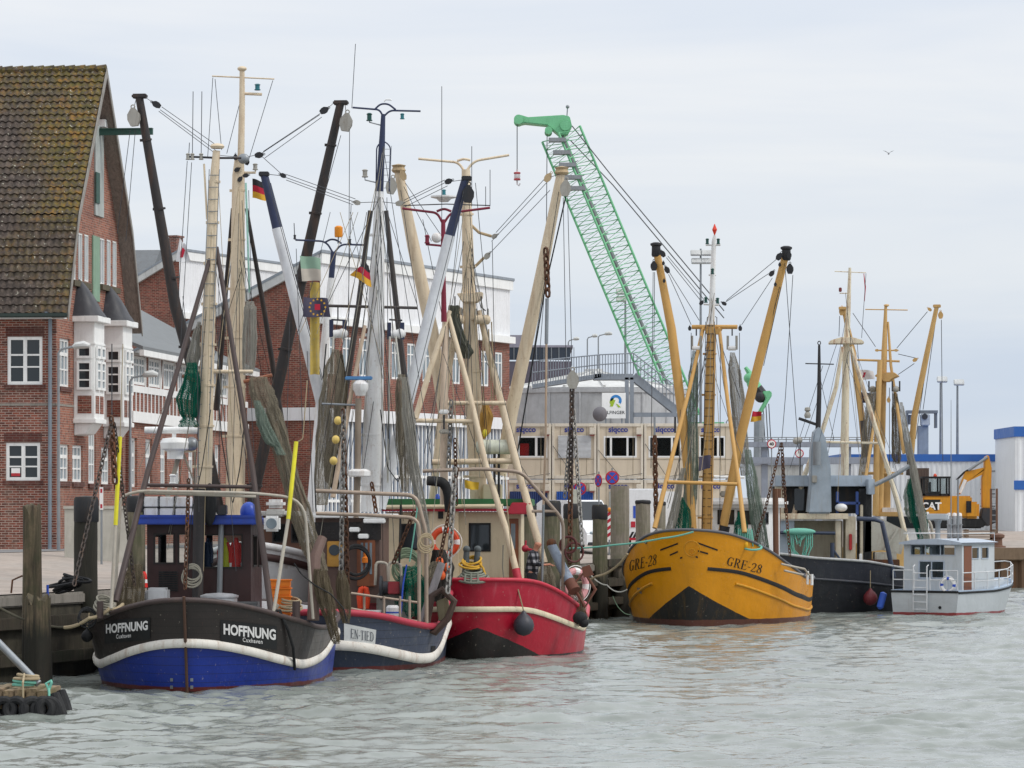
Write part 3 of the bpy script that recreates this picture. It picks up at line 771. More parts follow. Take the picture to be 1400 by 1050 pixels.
# ------------------------------------------------------------------ site containers
cream = M('container_cream', 'd9d1c2', .6, var=.06, dirt='8f8268', dirt_amt=.22)
cpanel = M('container_panel', 'd3c6b1', .65, var=.06, dirt='8f8268', dirt_amt=.18)
shut = M('grey_shutter_slats', 'c3c6c9', .5, dirt_amt=.1)
blue_shut = M('blue_shutter', '2a55a4', .5, dirt_amt=.15)
M('joint_grey', '9c9078', .7)
logo = M('logo_blue', '2c3c8e', .5, dirt_amt=0, bump=0)
def containers():
 Y = 180.0; k = Y / FPX
 bx = [690, 754, 816, 880, 943, 1006]
 lv, lf = text_mesh('siqcco', .38, .012)
 for row in (0, 1):
  for i in range(5):
   xa, xb = (bx[i] - 700) * k + .02, (bx[i + 1] - 700) * k - .02
   z0 = 2.6 + row * 2.78; z1 = z0 + 2.72; y0 = Y + .25 * row * 0
   pos = ('leftmost', 'second from left', 'middle', 'second from right', 'rightmost')[i]
   feat = {(1, 0): 'window with a red chair inside', (1, 1): 'closed grey roller shutter', (1, 2): 'three part dark window under the sign', (1, 3): 'dark window behind the ochre boom', (1, 4): 'narrow window behind the ochre mast',
     (0, 0): 'dark blue front', (0, 1): 'bright blue roller shutter', (0, 2): 'grey door', (0, 3): 'white door panel', (0, 4): 'plain cream front'}[(row, i)]
   c = Ctx('office_container', f"cream {'upper' if row else 'lower'} row office container, {pos}, with {feat}", 'container', ((xa + xb) / 2, Y, z0), 0, 'stacked site office containers')
   w = (xb - xa) / 2; H = 2.72
   win = {(1, 0): (.28, .92), (1, 2): (.14, .86), (1, 3): (.1, .82), (1, 4): (.2, .78)}.get((row, i))
   m = MB(); hs = []
   if win: hs = [(-w + 2 * w * win[0], -w + 2 * w * win[1], H - 1.68, H - .62)]
   wall(m, (0, .06, 0), (1, 0, 0), (0, -1, 0), [-w + .1, w - .1], [.14, H - .14], hs, .12)
   m.build('panel', cpanel, c.e, smooth=None)
   m = MB()
   for s in (-1, 1): m.box(s * w, s * (w - .13), 0, 5.8, 0, H)
   m.box(-w + .13, w - .13, 0, .14, H - .16, H); m.box(-w + .13, w - .13, 0, .14, 0, .16); m.box(-w + .13, w - .13, .5, 5.8, H - .1, H - .02); m.box(-w + .13, w - .13, 5.7, 5.78, .1, H - .1)
   m.build('frame', cream, c.e, bevel=.015)
   if hs:
    cols = [(.62, .12)] if i == 0 else [(.22, .1), (.72, .1)]
    wi = window(c, (0, .06, 0), (1, 0, 0), (0, -1, 0), hs[0], .08, cols=cols, back=.06, glass='cab_glass', frame='white_window')
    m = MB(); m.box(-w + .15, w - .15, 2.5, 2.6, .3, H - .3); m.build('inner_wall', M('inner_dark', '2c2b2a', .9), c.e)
   m = MB()
   for x in (-w * .62, w * .55): m.box(x, x + .02, .045, .058, .16, H - .16)
   m.box(-w + .14, w - .14, .045, .057, .95, .97); m.build('panel_joint', 'joint_grey', c.e)
   m = MB(); m.tube([(-w + .05, -.03, H - .9 - .2 * i % .5), (0, -.04, H - 1.9 if row == 0 else .1), (w - .05, -.03, .25)], .014, 4)
   if row: m.build('cable', 'wire', c.e)
   if (row, i) == (1, 1):
    m = MB(); m.grid(lambda a, b: Vector((-w + 2 * w * (.14 + .74 * a), .02 - .02 * (round(b * 36) % 2), H - 1.7 + 1.1 * b)), 2, 37); m.build('roller_shutter', shut, c.e, smooth=None)
   if (row, i) in ((0, 1), (0, 0)):
    m = MB(); m.grid(lambda a, b: Vector((-w + 2 * w * (.1 + .82 * a), .01 - .03 * (round(a * 40) % 2), .2 + 1.95 * b)), 41, 2); m.build('roller_shutter', blue_shut if i else M('navy_front', '2d3f6e', .6), c.e, smooth=None)
   if (row, i) in ((0, 2), (0, 3)):
    m = MB(); m.box(-.55, .55, .0, .05, .15, 2.15); m.box(.35, .42, -.04, 0, 1.0, 1.15); m.build('door', M('door_grey', 'a9aca8', .6) if i == 2 else 'white_paint', c.e, bevel=.01)
   m = MB(); m.add([(x + (-.1 if i != 1 else 0), -.012, H - .42 + y) for x, y in lv], lf); m.build('lettering', logo, c.e, smooth=None)
   if i in (0, 1, 2):
    m = MB(); m.box(w - .36, w - .04, -.16, -.003, H - .55, H - .2); m.build('air_vent', cream, c.e, bevel=.03)
    m = MB(); m.box(w - .32, w - .1, -.14, -.02, H - .62, H - .555); m.build('vent_hood', M('vent_red', '8a4a44', .7), c.e)
   if (row, i) == (1, 0):
    m = MB(); m.box(-.5, -.05, .5, 1.0, .78, .9); m.box(-.5, -.05, .95, 1.02, .9, 1.5); m.box(-.46, -.1, .6, .9, 0.05, .78)
    ch = m.build('red_chair', M('chair_red', 'd02020', .6), None, bevel=.03); ch.location = c.e.location; tag(ch, 'red chair just inside the leftmost upper container window', 'chair')
    ch.data.transform(Matrix.Translation((.1, 0, .25)))
containers()
# ------------------------------------------------------------------ storage tank with gantry and company sign
def tank():
 Y = 194.0; cx = (815 - 700) * Y / FPX; c = Ctx('storage_tank', 'wide grey storage tank with shallow cone roof behind the containers', 'tank', (cx, Y + 4.9, 2.6))
 z = lambda py: CZ + (690 - py) * Y / FPX - 2.6
 tm = M('tank_grey', 'b4b6b8', .55, .1, dirt='8a8a88', dirt_amt=.3)
 m = MB(); Rr = 4.95; n = 48
 m.lathe((0, 0, 0), [(Rr, 0), (Rr, z(575)), (Rr, z(536)), (Rr + .08, z(536)), (Rr + .08, z(530)), (Rr, z(529))], n); m.build('shell', tm, c.e)
 m = MB(); m.lathe((0, 0, 0), [(Rr + .05, z(529)), (.5, z(506)), (.5, z(500)), (.05, z(500))], n); m.build('roof', M('tank_roof', 'c9cac8', .6, dirt='8f8d86', dirt_amt=.3), c.e)
 for a in range(0, 180, 20):
  x, y = Rr * math.cos(R(180 + a)), Rr * math.sin(R(180 + a)); m = MB(); m.box(x - .05, x + .05, y - .06, y + .06, 0, z(530)); m.build('shell_rib', tm, c.e)
 for a in (200, 225, 250, 275, 300, 330):
  m = MB(); m.bar((math.cos(R(a)) * .5, math.sin(R(a)) * .5, z(505)), (math.cos(R(a)) * Rr, math.sin(R(a)) * Rr, z(528)), .14); m.build('roof_rafter', MATS['tank_roof'], c.e)
 Yg = 189.0; g = Ctx('access_gantry', 'galvanised steel gantry with railings and a stair down to the right over the tank', 'gantry', ((790 - 700) * Yg / FPX, Yg, 2.6))
 gal = M('galvanised', '8a929c', .5, .3, dirt_amt=.15); P = lambda px, py, y=0: g.q(px, py, y)
 m = MB(); a, b = P(728, 531), P(822, 516); d = (0, 1.6, 0)
 m.prism([a, b, b + Vector((0, 0, .22)), a + Vector((0, 0, .22))], d); b2, c2 = P(812, 519), P(866, 513)
 m.box(b2.x, c2.x, 0, 1.6, b2.z, b2.z + .3); m.build('walkway', gal, g.e)
 for px in (857, 864):
  p = P(px, 516); m = MB(); m.box(p.x - .1, p.x + .1, 0, .2, 0, p.z); m.build('post', gal, g.e)
 m = MB(); a, b = P(866, 514), P(926, 562); m.bar(a + Vector((0, .1, 0)), b + Vector((0, .1, 0)), .12, .42); m.bar(a + Vector((0, 1.3, 0)), b + Vector((0, 1.3, 0)), .12, .42)
 for i in range(12):
  p = a.lerp(b, (i + .5) / 12); m.box(p.x - .14, p.x + .14, .15, 1.25, p.z - .02, p.z + .02)
 m.build('stair', gal, g.e)
 p = P(926, 566); m = MB(); m.box(a.x, p.x + .2, 0, .15, P(900, 570).z, P(900, 564).z); m.box(p.x, p.x + .2, 0, .2, 0, p.z); m.build('stair_support', gal, g.e)
 for yy in (0, 1.6):
  m = MB(); pts = [P(728, 494, yy), P(820, 485, yy), P(866, 483, yy), P(926, 530, yy)]; low = [P(728, 528, yy), P(820, 515, yy), P(866, 511, yy), P(926, 558, yy)]
  for f in (1.0, .55): m.tube([l.lerp(t, f) for l, t in zip(low, pts)], .035, 5)
  for s in range(3):
   n = 26 if s == 0 else 12
   for i in range(n + 1):
    t = i / n; m.tube([low[s].lerp(low[s + 1], t), pts[s].lerp(pts[s + 1], t)], .022, 4)
  m.build('railing', gal, g.e)
 s = Ctx('company_sign', 'square white company sign with blue and green ring emblem on the tank', 'sign', W(839, 575, 188.6))
 A, B = s.q(823, 572, 0), s.q(855.5, 537, 0)
 m = MB(); m.box(A.x, B.x, 0, .06, A.z, B.z); m.build('board', M('sign_white', 'eceeef', .5, var=.02, dirt_amt=.05), s.e)
 m = MB()
 for x in (A.x + .2, B.x - .2): m.box(x - .04, x + .04, .06, .12, A.z - 2.6, B.z)
 m.build('sign_frame', gal, s.e)
 v, f = text_mesh('BILFINGER', .235, .004, space=1.02); p = s.q(839.5, 566, -.01); m = MB(); m.add([(x + p.x, -.008, y + p.z) for x, y in v], f); m.build('lettering', M('sign_text', '4a4d52', .5, dirt_amt=0), s.e, smooth=None)
 ctr = s.q(841, 549, 0)
 def arc(name, r0, r1, a0, a1, col, dx=0, dz=0):
  m = MB(); n = 14; vs = []
  for i in range(n + 1):
   a = R(a0 + (a1 - a0) * i / n)
   for r in (r0, r1): vs.append((ctr.x + dx + r * math.cos(a), -.008 - .002 * len(name) % .004, ctr.z + dz + r * math.sin(a)))
  m.add(vs, [(2 * i, 2 * i + 1, 2 * i + 3, 2 * i + 2) for i in range(n)]); m.build(name, M('ring_' + col, col, .5, var=.03, dirt_amt=0), s.e, smooth=None)
 arc('ring_segment', .16, .3, -35, 185, '2f7fc4', .04, .05); arc('ring_segment', .12, .22, 95, 235, '9dbb2f', -.06, -.03)
 m = MB(); m.add([(ctr.x - .28, -.012, ctr.z - .26), (ctr.x - .12, -.012, ctr.z - .26), (ctr.x + .02, -.012, ctr.z + .08), (ctr.x - .14, -.012, ctr.z + .08)], [(0, 1, 2, 3)]); m.add([(ctr.x + .02, -.014, ctr.z - .1), (ctr.x + .14, -.014, ctr.z - .14), (ctr.x + .3, -.014, ctr.z - .3), (ctr.x + .16, -.014, ctr.z - .3)], [(0, 1, 2, 3)])
 m.build('emblem_stroke', MATS['ring_9dbb2f'], s.e, smooth=None)
 d = Ctx('satellite_dish', 'grey satellite dish on the container roof left of the company sign', 'satellite dish', W(820, 574, 178))
 m = MB(); ctr = d.q(820, 566, 0)
 m.lathe(ctr, [(.02, .12), (.15, .1), (.28, .04), (.36, -.02), (.37, -.03), (.28, .02), (.02, .1)], 18, (-.3, -1, .1)); m.build('dish', M('dish_grey', '77757a', .6), d.e)
 m = MB(); m.tube([ctr, (ctr.x, .1, 0)], .03, 6); m.build('mount', 'steel', d.e)
 b = Ctx('dark_office_block', 'low dark office block with glazed front behind the warehouse', 'building', W(745, 740, 205)); b.e.location.z = 2.6
 P = lambda py: CZ + (690 - py) * 205 / FPX - 2.6
 x0, x1 = (690 - 745) * 205 / FPX, (781 - 745) * 205 / FPX
 m = MB(); m.box(x0, x1, 0, 12, 0, P(494)); m.build('wall', M('dark_block', '5a5560', .7), b.e)
 m = MB(); m.box(x0, x1 - .05, -.05, .1, P(492), P(475)); m.build('window_band', M('dark_glazing', '2e3844', .15), b.e)
 m = MB()
 for i in range(9): x = x0 + .5 + i * .42; m.box(x, x + .04, -.08, -.05, P(492), P(475))
 m.build('mullion_set', 'steel', b.e)
 m = MB(); m.box(x0, x1 + .1, -.1, 12, P(475), P(472)); m.box(x0, (718 - 745) * 205 / FPX, 0, 8, P(472), P(458)); m.build('roof', M('block_roof', '8a8894', .6), b.e)
tank()
# ------------------------------------------------------------------ green cranes
green = M('crane_green', '74bc8c', .5, var=.1, dirt='2f7a44', dirt_amt=.2)
def lattice_crane():
 Y = 232.0; c = Ctx('lattice_crane', 'tall green lattice boom crane with short jib over the harbour', 'crane', ((950 - 700) * Y / FPX, Y, 2.6))
 P = lambda px, py, y=0: c.q(px, py, y)
 A, B = P(931, 577), P(767, 183); ax = (B - A).normalized(); r = Vector((ax.z, 0, -ax.x)); d = Vector((0, 1, 0))
 h = .92; ph = R(37); e1 = (r * math.cos(ph) + d * math.sin(ph)) * h; e2 = (r * math.sin(ph) - d * math.cos(ph)) * h
 L = (B - A).length; cor = [e1 + e2, e1 - e2, -e1 - e2, -e1 + e2]
 for q in cor:
  m = MB(); m.tube([A + q, B + q], .085, 6); m.build('boom_chord', green, c.e)
 n = 34
 for k in range(4):
  m = MB(); qa, qb = cor[k], cor[(k + 1) % 4]
  for i in range(n):
   a, b = A.lerp(B, i / n), A.lerp(B, (i + 1) / n); mid = A.lerp(B, (i + .5) / n)
   m.tube([a + qa, mid + qb, b + qa], .038, 4)
  m.build('boom_lacing', green, c.e)
 m = MB(); m.tube([A + e1 * .2, B], .12, 6)
 for i in range(40):
  p = A.lerp(B, i / 40) + e1 * .2; m.bar(p - r * .22, p + r * .22, .05)
 m.build('ladder', M('crane_grey', '8b8f92', .6), c.e)
 for i, (px, py) in enumerate(((762, 192), (768, 209), (776, 226), (783, 243), (788, 258))):
  p = P(px, py, -1.3); m = MB(); m.box(p.x - .55, p.x + .55, -1.7, -.9, p.z - .1, p.z + .14); m.build('rest_platform', MATS['crane_grey'], c.e)
 m = MB(); t = [(712, 157), (722, 160), (770, 157), (779, 159), (782, 172), (776, 184), (764, 184), (748, 171), (718, 168), (708, 170), (705, 163), (707, 157)]
 m.prism([P(x, y, -.7) for x, y in t], (0, 1.4, 0)); m.build('boom_head', green, c.e, bevel=.05)
 for px, py, rr in ((709, 163, .3), (750, 178, .24), (773, 171, .34)):
  m = MB(); q = P(px, py, -.85); m.lathe(q, [(rr, 0), (rr, .12), (rr * .75, .15), (rr * .75, 1.5), (rr, 1.55), (rr, 1.7)], 18, (0, 1, 0)); m.build('sheave', green, c.e)
 m = MB(); m.tube([P(775, 160), P(776, 146)], .04, 5); m.ell(P(776, 146), .12); m.build('wind_gauge', 'steel', c.e)
 m = MB(); m.tube([P(707, 168), P(707, 232)], .03, 5); m.build('hoist_rope', 'wire', c.e)
 m = MB(); q = P(707, 241); m.ell(q, .2, .2, .3); m.tube([q, q + Vector((0, 0, .45))], .06); m.tube([q - Vector((0, 0, .2)), q - Vector((0, 0, .5)), q + Vector((.12, 0, -.6)), q + Vector((.18, 0, -.45))], .05); hb = m.build('hook_block', M('hook_white', 'd8d3d3', .5), c.e)
 for dz in (-.2, .2):
  m = MB(); m.lathe(q + Vector((0, 0, dz - .06)), [(.19, 0), (.22, .02), (.22, .1), (.19, .12)], 12); m.build('red_band', M('hook_red', 'b04048', .5), hb)
 for o in (0, 1):
  m = MB(); m.tube([P(782 - o * 2, 172 + o * 20, -.4 + o), P(840 - 2 * o, 245 + o * 8, -.4 + o), P(990, 425 + o * 10, -.4 + o)], .035, 4); m.build('luffing_rope', 'wire', c.e)
 m = MB(); m.tube([P(748, 182), P(747, 330)], .025, 4); m.build('hoist_rope', 'wire', c.e)
 m = MB(); m.box(P(908, 0).x, P(990, 0).x, -2, 2, P(0, 600).z, P(0, 578).z); m.build('machinery_house', green, c.e, bevel=.1)
 m = MB(); m.box(P(930, 0).x, P(962, 0).x, -1.2, 1.2, 0, P(0, 600).z); m.build('tower', M('crane_tower', '8d949a', .6), c.e, bevel=.1)
 Y2 = 240.0; k = Ctx('knuckle_crane', 'small bright green knuckle boom crane seen right of the ochre mast', 'crane', ((1045 - 700) * Y2 / FPX, Y2, 2.6))
 P = lambda px, py, y=0: k.q(px, py, y)
 m = MB(); m.tube([P(1019, 502), P(1029, 516), P(1036, 530)], [.12, .22, .3], 8); m.build('upper_arm', green, k.e)
 m = MB(); m.ell(P(1027, 517), .5, .4, .4); m.ell(P(1029, 523), .4, .4, .5); m.build('joint', green, k.e)
 m = MB(); m.prism([P(x, y, -.4) for x, y in ((1042, 535), (1054, 534), (1056, 540), (1041, 566), (1036, 564), (1047, 545))], (0, .8, 0)); m.build('elbow', green, k.e, bevel=.06)
 m = MB(); m.tube([P(1036, 530), P(1044, 540)], .3, 8); m.ell(P(1040, 542), .42); m.build('ram', 'dark_steel', k.e)
 m = MB(); m.tube([P(1038, 566), P(1036, 740)], .35, 10); m.build('column', MATS['crane_tower'], k.e)
 m = MB()
 for o in (0, 4, 8): m.tube([P(1043 + o, 552), P(1048 + o, 640)], .03, 4)
 m.build('hanging_hose', 'wire', k.e)
lattice_crane()
# ------------------------------------------------------------------ right hand sheds
rib = M('shed_white', 'dfe3e6', .55, var=.05, dirt='a8aaa6', dirt_amt=.2)
blu = M('shed_blue', '2d63b0', .5, var=.08, dirt_amt=.1)
def sheds():
 Y = 212.0; c = Ctx('blue_trimmed_shed', 'long white ribbed shed with blue roof edge behind the excavator', 'shed', ((1300 - 700) * Y / FPX, Y, 2.6))
 P = lambda px, py, y=0: c.q(px, py, y)
 x0, x1 = P(1150, 0).x, P(1392, 0).x; zt = P(1300, 621).z
 m = MB(); corrugated(m, (0, 0, 0), (1, 0, 0), (0, -1, 0), x0, x1, 0, zt - .3, .3); m.box(x0, x1, .05, 14, 0, zt - .35); m.build('wall', rib, c.e, smooth=None)
 m = MB(); m.box(x0 - .1, x1, -.12, 14, zt - .42, zt); m.build('roof_trim', blu, c.e)
 for py in (644, 669, 675, 692):
  m = MB(); z = P(0, py).z; m.box(P(1340, 0).x, x1, -.07, -.03, z - .03, z + .03); m.build('wall_rail', 'steel', c.e)
 a, b = P(1363, 740), P(1370, 686); m = MB(); m.box(a.x, b.x, -.09, -.03, 0, b.z); m.build('doorway', 'black_rubber', c.e)
 a, b = P(1244, 640), P(1270, 675); m = MB(); m.grid(lambda u, v: Vector((a.x + (b.x - a.x) * u, -.08 - .03 * (round(u * 24) % 2), b.z + (a.z - b.z) * v)), 25, 2); m.build('louvre', M('louvre_brown', '5f5048', .8), c.e, smooth=None)
 Y = 203.0; c = Ctx('white_hall', 'white hall with two blue bands at the right edge', 'hall', ((1420 - 700) * Y / FPX, Y, 2.6))
 P = lambda px, py, y=0: c.q(px, py, y); x0 = P(1388, 0).x
 m = MB(); corrugated(m, (0, 0, 0), (1, 0, 0), (0, -1, 0), x0, x0 + 16, 0, P(0, 585).z, .33); m.box(x0, x0 + 16, .05, 8.4, 0, P(0, 585).z); m.build('wall', rib, c.e, smooth=None)
 for t, b in ((583, 597), (657, 669.5)):
  m = MB(); m.box(x0 - .08, x0 + 16, -.1, 8.4 if t == 583 else -.04, P(0, b).z, P(0, t).z); m.build('blue_band', blu, c.e)
 Y = 222.0; c = Ctx('conveyor_tower', 'grey steel tower with overhanging head above the blue trimmed shed', 'tower', ((1262 - 700) * Y / FPX, Y, 2.6)); P = lambda px, py, y=0: c.q(px, py, y)
 gt = M('tower_grey', '8e979f', .55, .2, dirt_amt=.15)
 m = MB(); m.box(P(1255.5, 0).x, P(1269.5, 0).x, 0, .7, 0, P(0, 582).z); m.build('column', gt, c.e, bevel=.03)
 m = MB(); m.box(P(1240, 0).x, P(1282, 0).x, -.1, .9, P(0, 565).z, P(0, 561).z); m.box(P(1240, 0).x, P(1242, 0).x, 0, .8, P(0, 583).z, P(0, 565).z); m.box(P(1279, 0).x, P(1281.5, 0).x, 0, .8, P(0, 585).z, P(0, 565).z)
 m.box(P(1243, 0).x, P(1254, 0).x, .1, .8, P(0, 580).z, P(0, 567).z); m.build('head_frame', M('head_grey', '6f757b', .6), c.e)
 m = MB(); m.box(P(1259, 0).x, P(1271, 0).x, -.25, .5, P(0, 582).z, P(0, 566).z); m.build('head_box', M('head_pale', 'b5bbc0', .6), c.e, bevel=.05)
 m = MB(); m.lathe(P(1264.5, 569.5, -.35), [(.18, 0), (.18, .1)], 14, (0, 1, 0)); m.build('flood_lamp', 'dark_steel', c.e)
 Y = 208.0; c = Ctx('gangway_bridge', 'grey steel gangway bridge with handrails behind the dark boat', 'bridge', ((1120 - 700) * Y / FPX, Y, 2.6)); P = lambda px, py, y=0: c.q(px, py, y)
 bs = M('bridge_steel', '939aa6', .6, .2, dirt_amt=.2)
 for t, b in ((604, 611), (625, 634)):
  m = MB(); m.box(P(1000, 0).x, P(1205, 0).x, 0, 1.4, P(0, b).z, P(0, t).z); m.build('girder', bs, c.e)
 for px in (1046, 1120, 1160, 1200):
  m = MB(); p = P(px, 0); m.box(p.x - .18, p.x + .18, .3, .7, 0, P(0, 611).z); m.build('support', bs, c.e)
 m = MB();
 for py in (598, 601): m.tube([P(1000, py), P(1205, py)], .025, 4)
 for i in range(20): p = P(1000 + i * 10.7, 604); m.tube([p, P(1000 + i * 10.7, 598)], .025, 4)
 m.build('handrail', 'steel', c.e)
 c = Ctx('grey_harbour_hut', 'plain pale grey harbour building below the gangway bridge', 'building', ((1080 - 700) * 215 / FPX, 215, 2.6)); P = lambda px, py, y=0: c.q(px, py, y)
 m = MB(); m.box(P(1040, 0).x, P(1098, 0).x, 0, 6, 0, P(0, 636).z); m.box(P(1098, 0).x, P(1170, 0).x, .5, 6, 0, P(0, 655).z); m.build('wall', M('hut_grey', 'b9bbb8', .7, dirt_amt=.3), c.e)
 m = MB(); m.box(P(1039, 0).x, P(1099, 0).x, -.1, 6.1, P(0, 636).z, P(0, 633).z); m.build('roof', bs, c.e)
sheds()
# ------------------------------------------------------------------ lamps, signs, masts
def street_lamp(px, ytop, Y, dirn, label, hpx=None, base=None, arm=22, group='street lamps along the harbour'):
 gz = 2.6; c = Ctx('street_lamp', label, 'street lamp', ((px - 700) * Y / FPX, Y, gz), 0, group)
 k = Y / FPX; zt = CZ + (690 - ytop) * k - gz; a = arm * k * dirn
 m = MB(); m.tube([(0, 0, 0), (0, 0, zt * .5), (0, 0, zt - .1)], [.06, .05, .04], 8); m.build('pole', 'steel', c.e)
 m = MB(); m.tube([(0, 0, zt - .1), (a * .1, 0, zt + .02), (a * .5, 0, zt + .1)], .035, 6); m.build('arm', 'steel', c.e)
 m = MB(); m.tube([(a * .45, 0, zt + .09), (a * .55, 0, zt + .13), (a * .8, 0, zt + .16), (a, 0, zt + .12)], [.05, .11, .13, .07], 10, flat=1.3); m.build('lamp_head', M('lamp_white', 'c4c6c4', .5), c.e)
 return c
street_lamp(80, 478, 119, 1, 'pale lamp head on an arm in front of the first white bay', arm=43)
street_lamp(178, 517, 128, 1, 'pale lamp head on an arm in front of the half timbered upper floor', arm=38)
street_lamp(818, 459, 240, 1, 'rightmost of the thin lamps above the tank gantry', arm=19)
street_lamp(803, 462, 240, 1, 'middle one of the thin lamps above the tank gantry', arm=14)
street_lamp(777, 466, 240, 1, 'leftmost of the thin lamps above the tank gantry', arm=15)
street_lamp(993, 575, 220, -1, 'lamp with long pale head left of the right ochre boom', arm=-16)
def flood_mast(px, ytop, Y, heads, label):
 c = Ctx('floodlight_mast', label, 'floodlight', ((px - 700) * Y / FPX, Y, 2.6), 0, 'floodlight masts'); P = lambda x, y, yy=0: c.q(x, y, yy)
 m = MB(); m.tube([(0, 0, 0), (0, 0, P(px, ytop).z)], [.12, .06], 8); m.build('pole', 'steel', c.e)
 for hx, hy in heads:
  m = MB(); q = P(hx, hy, -.2); m.obox(q, (1, 0, 0), (0, .5, .86), (0, -.86, .5), -.32, .32, -.2, .2, -.08, .1); m.build('lamp_head', MATS['lamp_white'], c.e, bevel=.04)
 m = MB(); xs = [h[0] for h in heads] + [px]; y = heads[-1][1]
 for yy in sorted(set(h[1] for h in heads)): m.bar(P(min(xs), yy), P(max(xs), yy), .07)
 m.build('cross_arm', 'steel', c.e)
flood_mast(958, 340, 230, [(951, 346), (966, 346), (952, 357), (966, 357)], 'four headed floodlight mast behind the ochre boat')
flood_mast(1286, 520, 225, [(1288, 519)], 'left one of two pale floodlights on thin poles above the excavator')
flood_mast(1309, 522, 225, [(1311, 523)], 'right one of two pale floodlights on thin poles above the excavator')
flood_mast(855, 395, 236, [(849, 399), (849, 409)], 'thin lamp mast seen through the green lattice boom')
s_red = M('sign_red', 'b32638', .45, dirt_amt=.05, bump=0); s_blue = M('sign_blue', '2f55b8', .45, dirt_amt=.05, bump=0); s_white = M('sign_face', 'e8e6e4', .5, dirt_amt=.08, bump=0)
def round_sign(px, py, r, Y, yaw, kind, label, text=None):
 c = Ctx('road_sign', label, 'sign', ((px - 700) * Y / FPX, Y, 2.3), yaw, 'round road signs'); z = c.at(px, py, Y).z; rr = r * Y / FPX
 m = MB(); m.tube([(0, .03, 0), (0, .03, z + rr + .1)], .03, 8); m.build('pole', 'steel', c.e)
 m = MB(); m.lathe((0, .012, z), [(rr, 0), (rr, .014), (rr * .97, .018)], 28, (0, -1, 0)); m.build('plate', s_red, c.e)
 m = MB(); m.lathe((0, -.008, z), [(rr * .78, 0), (rr * .78, .004)], 28, (0, -1, 0)); m.build('face', s_blue if kind == 'stop' else s_white, c.e)
 if kind == 'stop':
  m = MB()
  for a in (45, 135):
   d = Vector((math.cos(R(a)), 0, math.sin(R(a)))); m.obox((0, -.014, z), d, (-d.z, 0, d.x), (0, -1, 0), -rr * .8, rr * .8, -rr * .09, rr * .09, 0, .004 + a * 1e-5)
  m.build('red_cross', s_red, c.e)
 elif text:
  v, f = text_mesh(text, rr * .95, .01); m = MB(); m.add([(x, -.0145, y + z - rr * .32) for x, y in v], f); m.build('lettering', 'black_rubber', c.e, smooth=None)
round_sign(837, 653, 9.5, 140, 0, 'stop', 'large round no stopping sign above the tall grey pile')
round_sign(818, 657, 8.8, 141, 1.0, 'stop', 'turned no stopping sign left of the tall grey pile')
round_sign(793, 668, 9, 142, .3, 'stop', 'no stopping sign half hidden behind the grey box post')
round_sign(1055, 607, 6.3, 190, 0, 'limit', 'round speed limit sign with red rim beside the gangway bridge', '40')
round_sign(1093, 620, 6, 190, .2, 'limit', 'round red rimmed sign on the gangway support right of the speed sign')
c = Ctx('grey_meter_box', 'pale grey box on a post behind the red boat', 'box', ((787 - 700) * 139 / FPX, 139, 2.2))
m = MB(); a, b = c.q(780, 690, 0), c.q(794, 669, 0); m.box(a.x, b.x, 0, .3, a.z, b.z); m.build('box', M('meter_grey', 'b6b8ac', .6), c.e, bevel=.02)
m = MB(); m.box(-.05, .05, .1, .2, 0, a.z); m.build('post', 'steel', c.e)
c = Ctx('warning_board', 'red and white striped warning board with amber lamp beside the tall grey pile', 'sign', ((833 - 700) * 138 / FPX, 138, 2.2))
m = MB(); a, b = c.q(830, 738, 0), c.q(837, 700, 0); m.box(a.x, b.x, 0, .03, a.z, b.z); m.build('board', s_white, c.e)
for i in range(4):
 z = a.z + (b.z - a.z) * (i + .3) / 4; m = MB(); m.add([(a.x, -.005, z), (b.x, -.005, z + .14), (b.x, -.005, z + .27), (a.x, -.005, z + .13)], [(0, 1, 2, 3)]); m.build('red_stripe', s_red, c.e)
m = MB(); q = c.q(833, 697, 0); m.ell(q, .08, .06, .09); m.build('amber_lamp', M('amber', 'd98a2a', .3), c.e)
m = MB(); m.box(-.03, .03, .03, .06, 0, b.z); m.build('post', 'steel', c.e)
